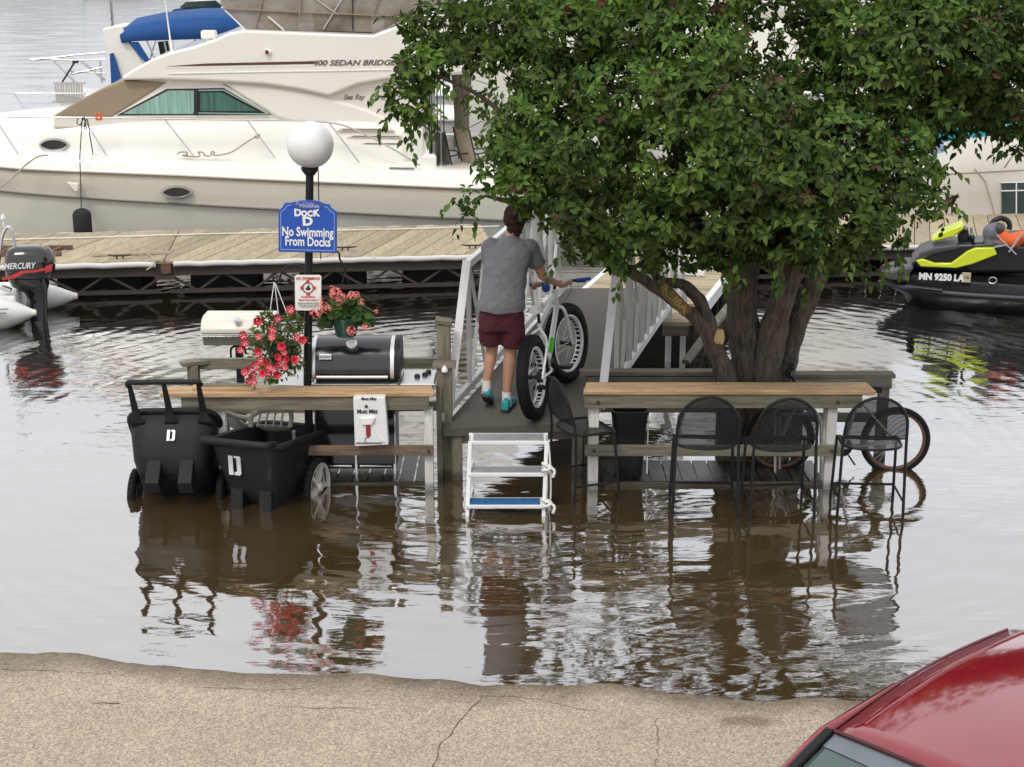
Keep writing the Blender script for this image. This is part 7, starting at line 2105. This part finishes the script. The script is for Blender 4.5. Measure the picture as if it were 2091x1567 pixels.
# roof skin
secs = []
for t in [i / 14 for i in range(15)]:
    y = y0 + (y1 - y0) * t
    hw = hwr * (1.0 + .015 * math.sin(math.pi * t) - .03 * t)
    ze = zr + .035 * math.sin(math.pi * min(1, t * 1.0)) - .01 * t
    yc = [y - (.10 * (1 - t) ** 2) * (1 - abs(-1 + 2 * i / 14) ** 2) + .06 * t * t * (1 - abs(-1 + 2 * i / 14) ** 2) for i in range(15)]
    sct = rsec(y, hw, ze + .06, 0, ze)
    secs.append([Vector((p.x, yy_, p.z)) for p, yy_ in zip(sct, yc)])
mb = MB(); mb.loft(secs, cap=False); rf = mb.build('roof', M_['carred'], car, smooth=80, fixn=True)
rf.modifiers.new('t', 'SOLIDIFY').thickness = .02
for s in (-1, 1):
    mb = MB()
    mb.tube([Vector((p.x * 1.0 + s * .018, p.y, p.z - .006)) for p in [q[0 if s < 0 else -1] for q in secs]], .0065, 8); mb.build('roof_gutter', mat('maroon_trim', (.12, .012, .02), .3), car, smooth=60)
    mb = MB(); mb.tube([Vector((q[1 if s < 0 else -2].x, q[1 if s < 0 else -2].y, q[1 if s < 0 else -2].z + .003)) for q in secs[1:]], .006, 6); mb.build('roof_seam', M_['carred'], car, smooth=60)
# windscreen: from the roof's front edge down to the cowl
ft_ = secs[0]
bot = [Vector((p.x * 1.22, y0 - .62 - .14 * (1 - (p.x / hwr) ** 2), zr - .42)) for p in ft_]
rows = [[a.lerp(b, k / 6) + Vector((0, -.0, .03 * math.sin(math.pi * k / 6))) for a, b in zip(ft_, bot)] for k in range(7)]
rows = [[p + Vector((0, 0, -.014)) for p in r_] for r_ in rows]
mb = MB(); mb.loft(rows, cap=False); ws = mb.build('windscreen', M_['carglass'], car, smooth=80)
band_ = [[a.lerp(b, k) + Vector((0, 0, -.008 + .03 * math.sin(math.pi * k))) for a, b in zip(ft_, bot)] for k in (.005, .06, .11)]
mb = MB(); mb.loft(band_, cap=False); mb.build('shade_band', mat('grey_shade_band', (.12, .14, .16), .15, coat=.3), ws, smooth=80)
for s, i in ((-1, 0), (1, -1)):
    mb = MB(); mb.tube([r_[i] + Vector((s * .028, 0, .0)) for r_ in rows], .022, 8); mb.build('pillar_seal', M_['blackmetal'], car, smooth=60)
    mb = MB(); mb.tube([secs[5][i] + Vector((s * .03, 0, -.035)), secs[2][i] + Vector((s * .04, 0, -.032))] + [r_[i] + Vector((s * .055, 0, -.018)) for r_ in rows], .026, 8); mb.build('pillar', M_['carred'], car, smooth=60)
mb = MB(); mb.tube([p + Vector((0, -.006, -.002)) for p in ft_], .009, 6); mb.build('header_seal', mat('dark_red_edge', (.05, .003, .006), .3), car, smooth=60)
# the rest of the body, mostly outside the picture
bsec = []
for y, hw, zt in ((y0 - 2.25, .55, .62), (y0 - 2.1, .75, .72), (y0 - 1.5, .86, .84), (y0 - .75, .88, zr - .42), (y0, .88, zr - .46), (y1, .88, zr - .46), (y1 + .6, .86, zr - .44), (y1 + 1.0, .82, zr - .5), (y1 + 1.12, .7, .6)):
    bsec.append([Vector((x * hw, y, z)) for x, z in ((-1, .22), (-1.0, .5), (-.98, zt - .06), (-.85, zt), (0, zt + .03), (.85, zt), (.98, zt - .06), (1, .5), (1, .22))])
mb = MB(); mb.loft(bsec, cap=True); mb.build('body', M_['carred'], car, smooth=40)
rl = secs[-1]
rb = [Vector((p.x * 1.18, y1 + .62, zr - .42)) for p in rl]
mb = MB(); mb.loft([[a.lerp(b, k / 5) for a, b in zip(rl, rb)] for k in range(6)], cap=False); mb.build('rear_window', M_['carglass'], car, smooth=80)
for s, i in ((-1, 0), (1, -1)):
    mb = MB(); mb.loft([[q[i] + Vector((s * .01, 0, -.02)), Vector((s * .86, q[i].y, zr - .44))] for q in secs], cap=False); mb.build('side_window', M_['carglass'], car, smooth=80)
    for y in (y0 - 1.35, y1 + .35):
        Mr = Matrix.Rotation(R(90), 3, 'Y')
        mb = MB(); mb.lathe([(.2, -.1), (.31, -.09), (.32, 0), (.31, .09), (.2, .1)], 24, M=Mr, c=(s * .8, y, .14)); wh = mb.build('wheel', M_['rubber'], car, smooth=40)
        mb = MB(); mb.lathe([(.02, -.11), (.19, -.105), (.2, 0), (.19, .105), (.02, .11)], 20, M=Mr, c=(s * .8, y, .14)); mb.build('rim', M_['silver'], wh, smooth=40)
# sailing boat out on the lake; its mast mirrors in the water at the upper left
sb, SBM = simple_boat('sailing_boat', 'distant sailing boat whose mast is mirrored in the water at the upper left', (-50.5, 186, 0), R(20), 8, 1.3, 1.0)
for z, x, r_ in ((10.8, 3.3, .14),):
    mb = MB(); mb.tube([(x, 0, .8), (x, 0, z)], r_, 8); mb.build('mast', M_['darktrim'], sb)
mb = MB(); mb.tube([(3.4, 0, 2.0), (6.8, 0, 2.1)], .09, 8); mb.build('boom', M_['bluecanvas'], sb)
mb = MB(); mb.box((4.0, 0, 1.25), (2.6, 1.4, .5)); mb.build('cabin', M_['gel'], sb, bevel=.1, seg=3)

# wooded far shore beyond the frame; it shows only as dark streaks mirrored in the far water
mb = MB()
rows = []
for i in range(161):
    x = -900 + i * 11.25
    h = 3.6 + 2.2 * noise.noise(Vector((x * .013, 2, 0))) + 1.4 * noise.noise(Vector((x * .07, 5, 0))) + .8 * noise.noise(Vector((x * .31, 9, 0)))
    rows.append([Vector((x, 430, -1)), Vector((x, 432, h * .55)), Vector((x, 437, h)), Vector((x, 446, h * 1.05)), Vector((x, 470, -1))])
mb.loft(rows, cap=False)
tag(mb.build('hills', mat('far_wooded_shore', (.05, .075, .035), .95, var=.5, vs=.3), smooth=40), kind='structure')
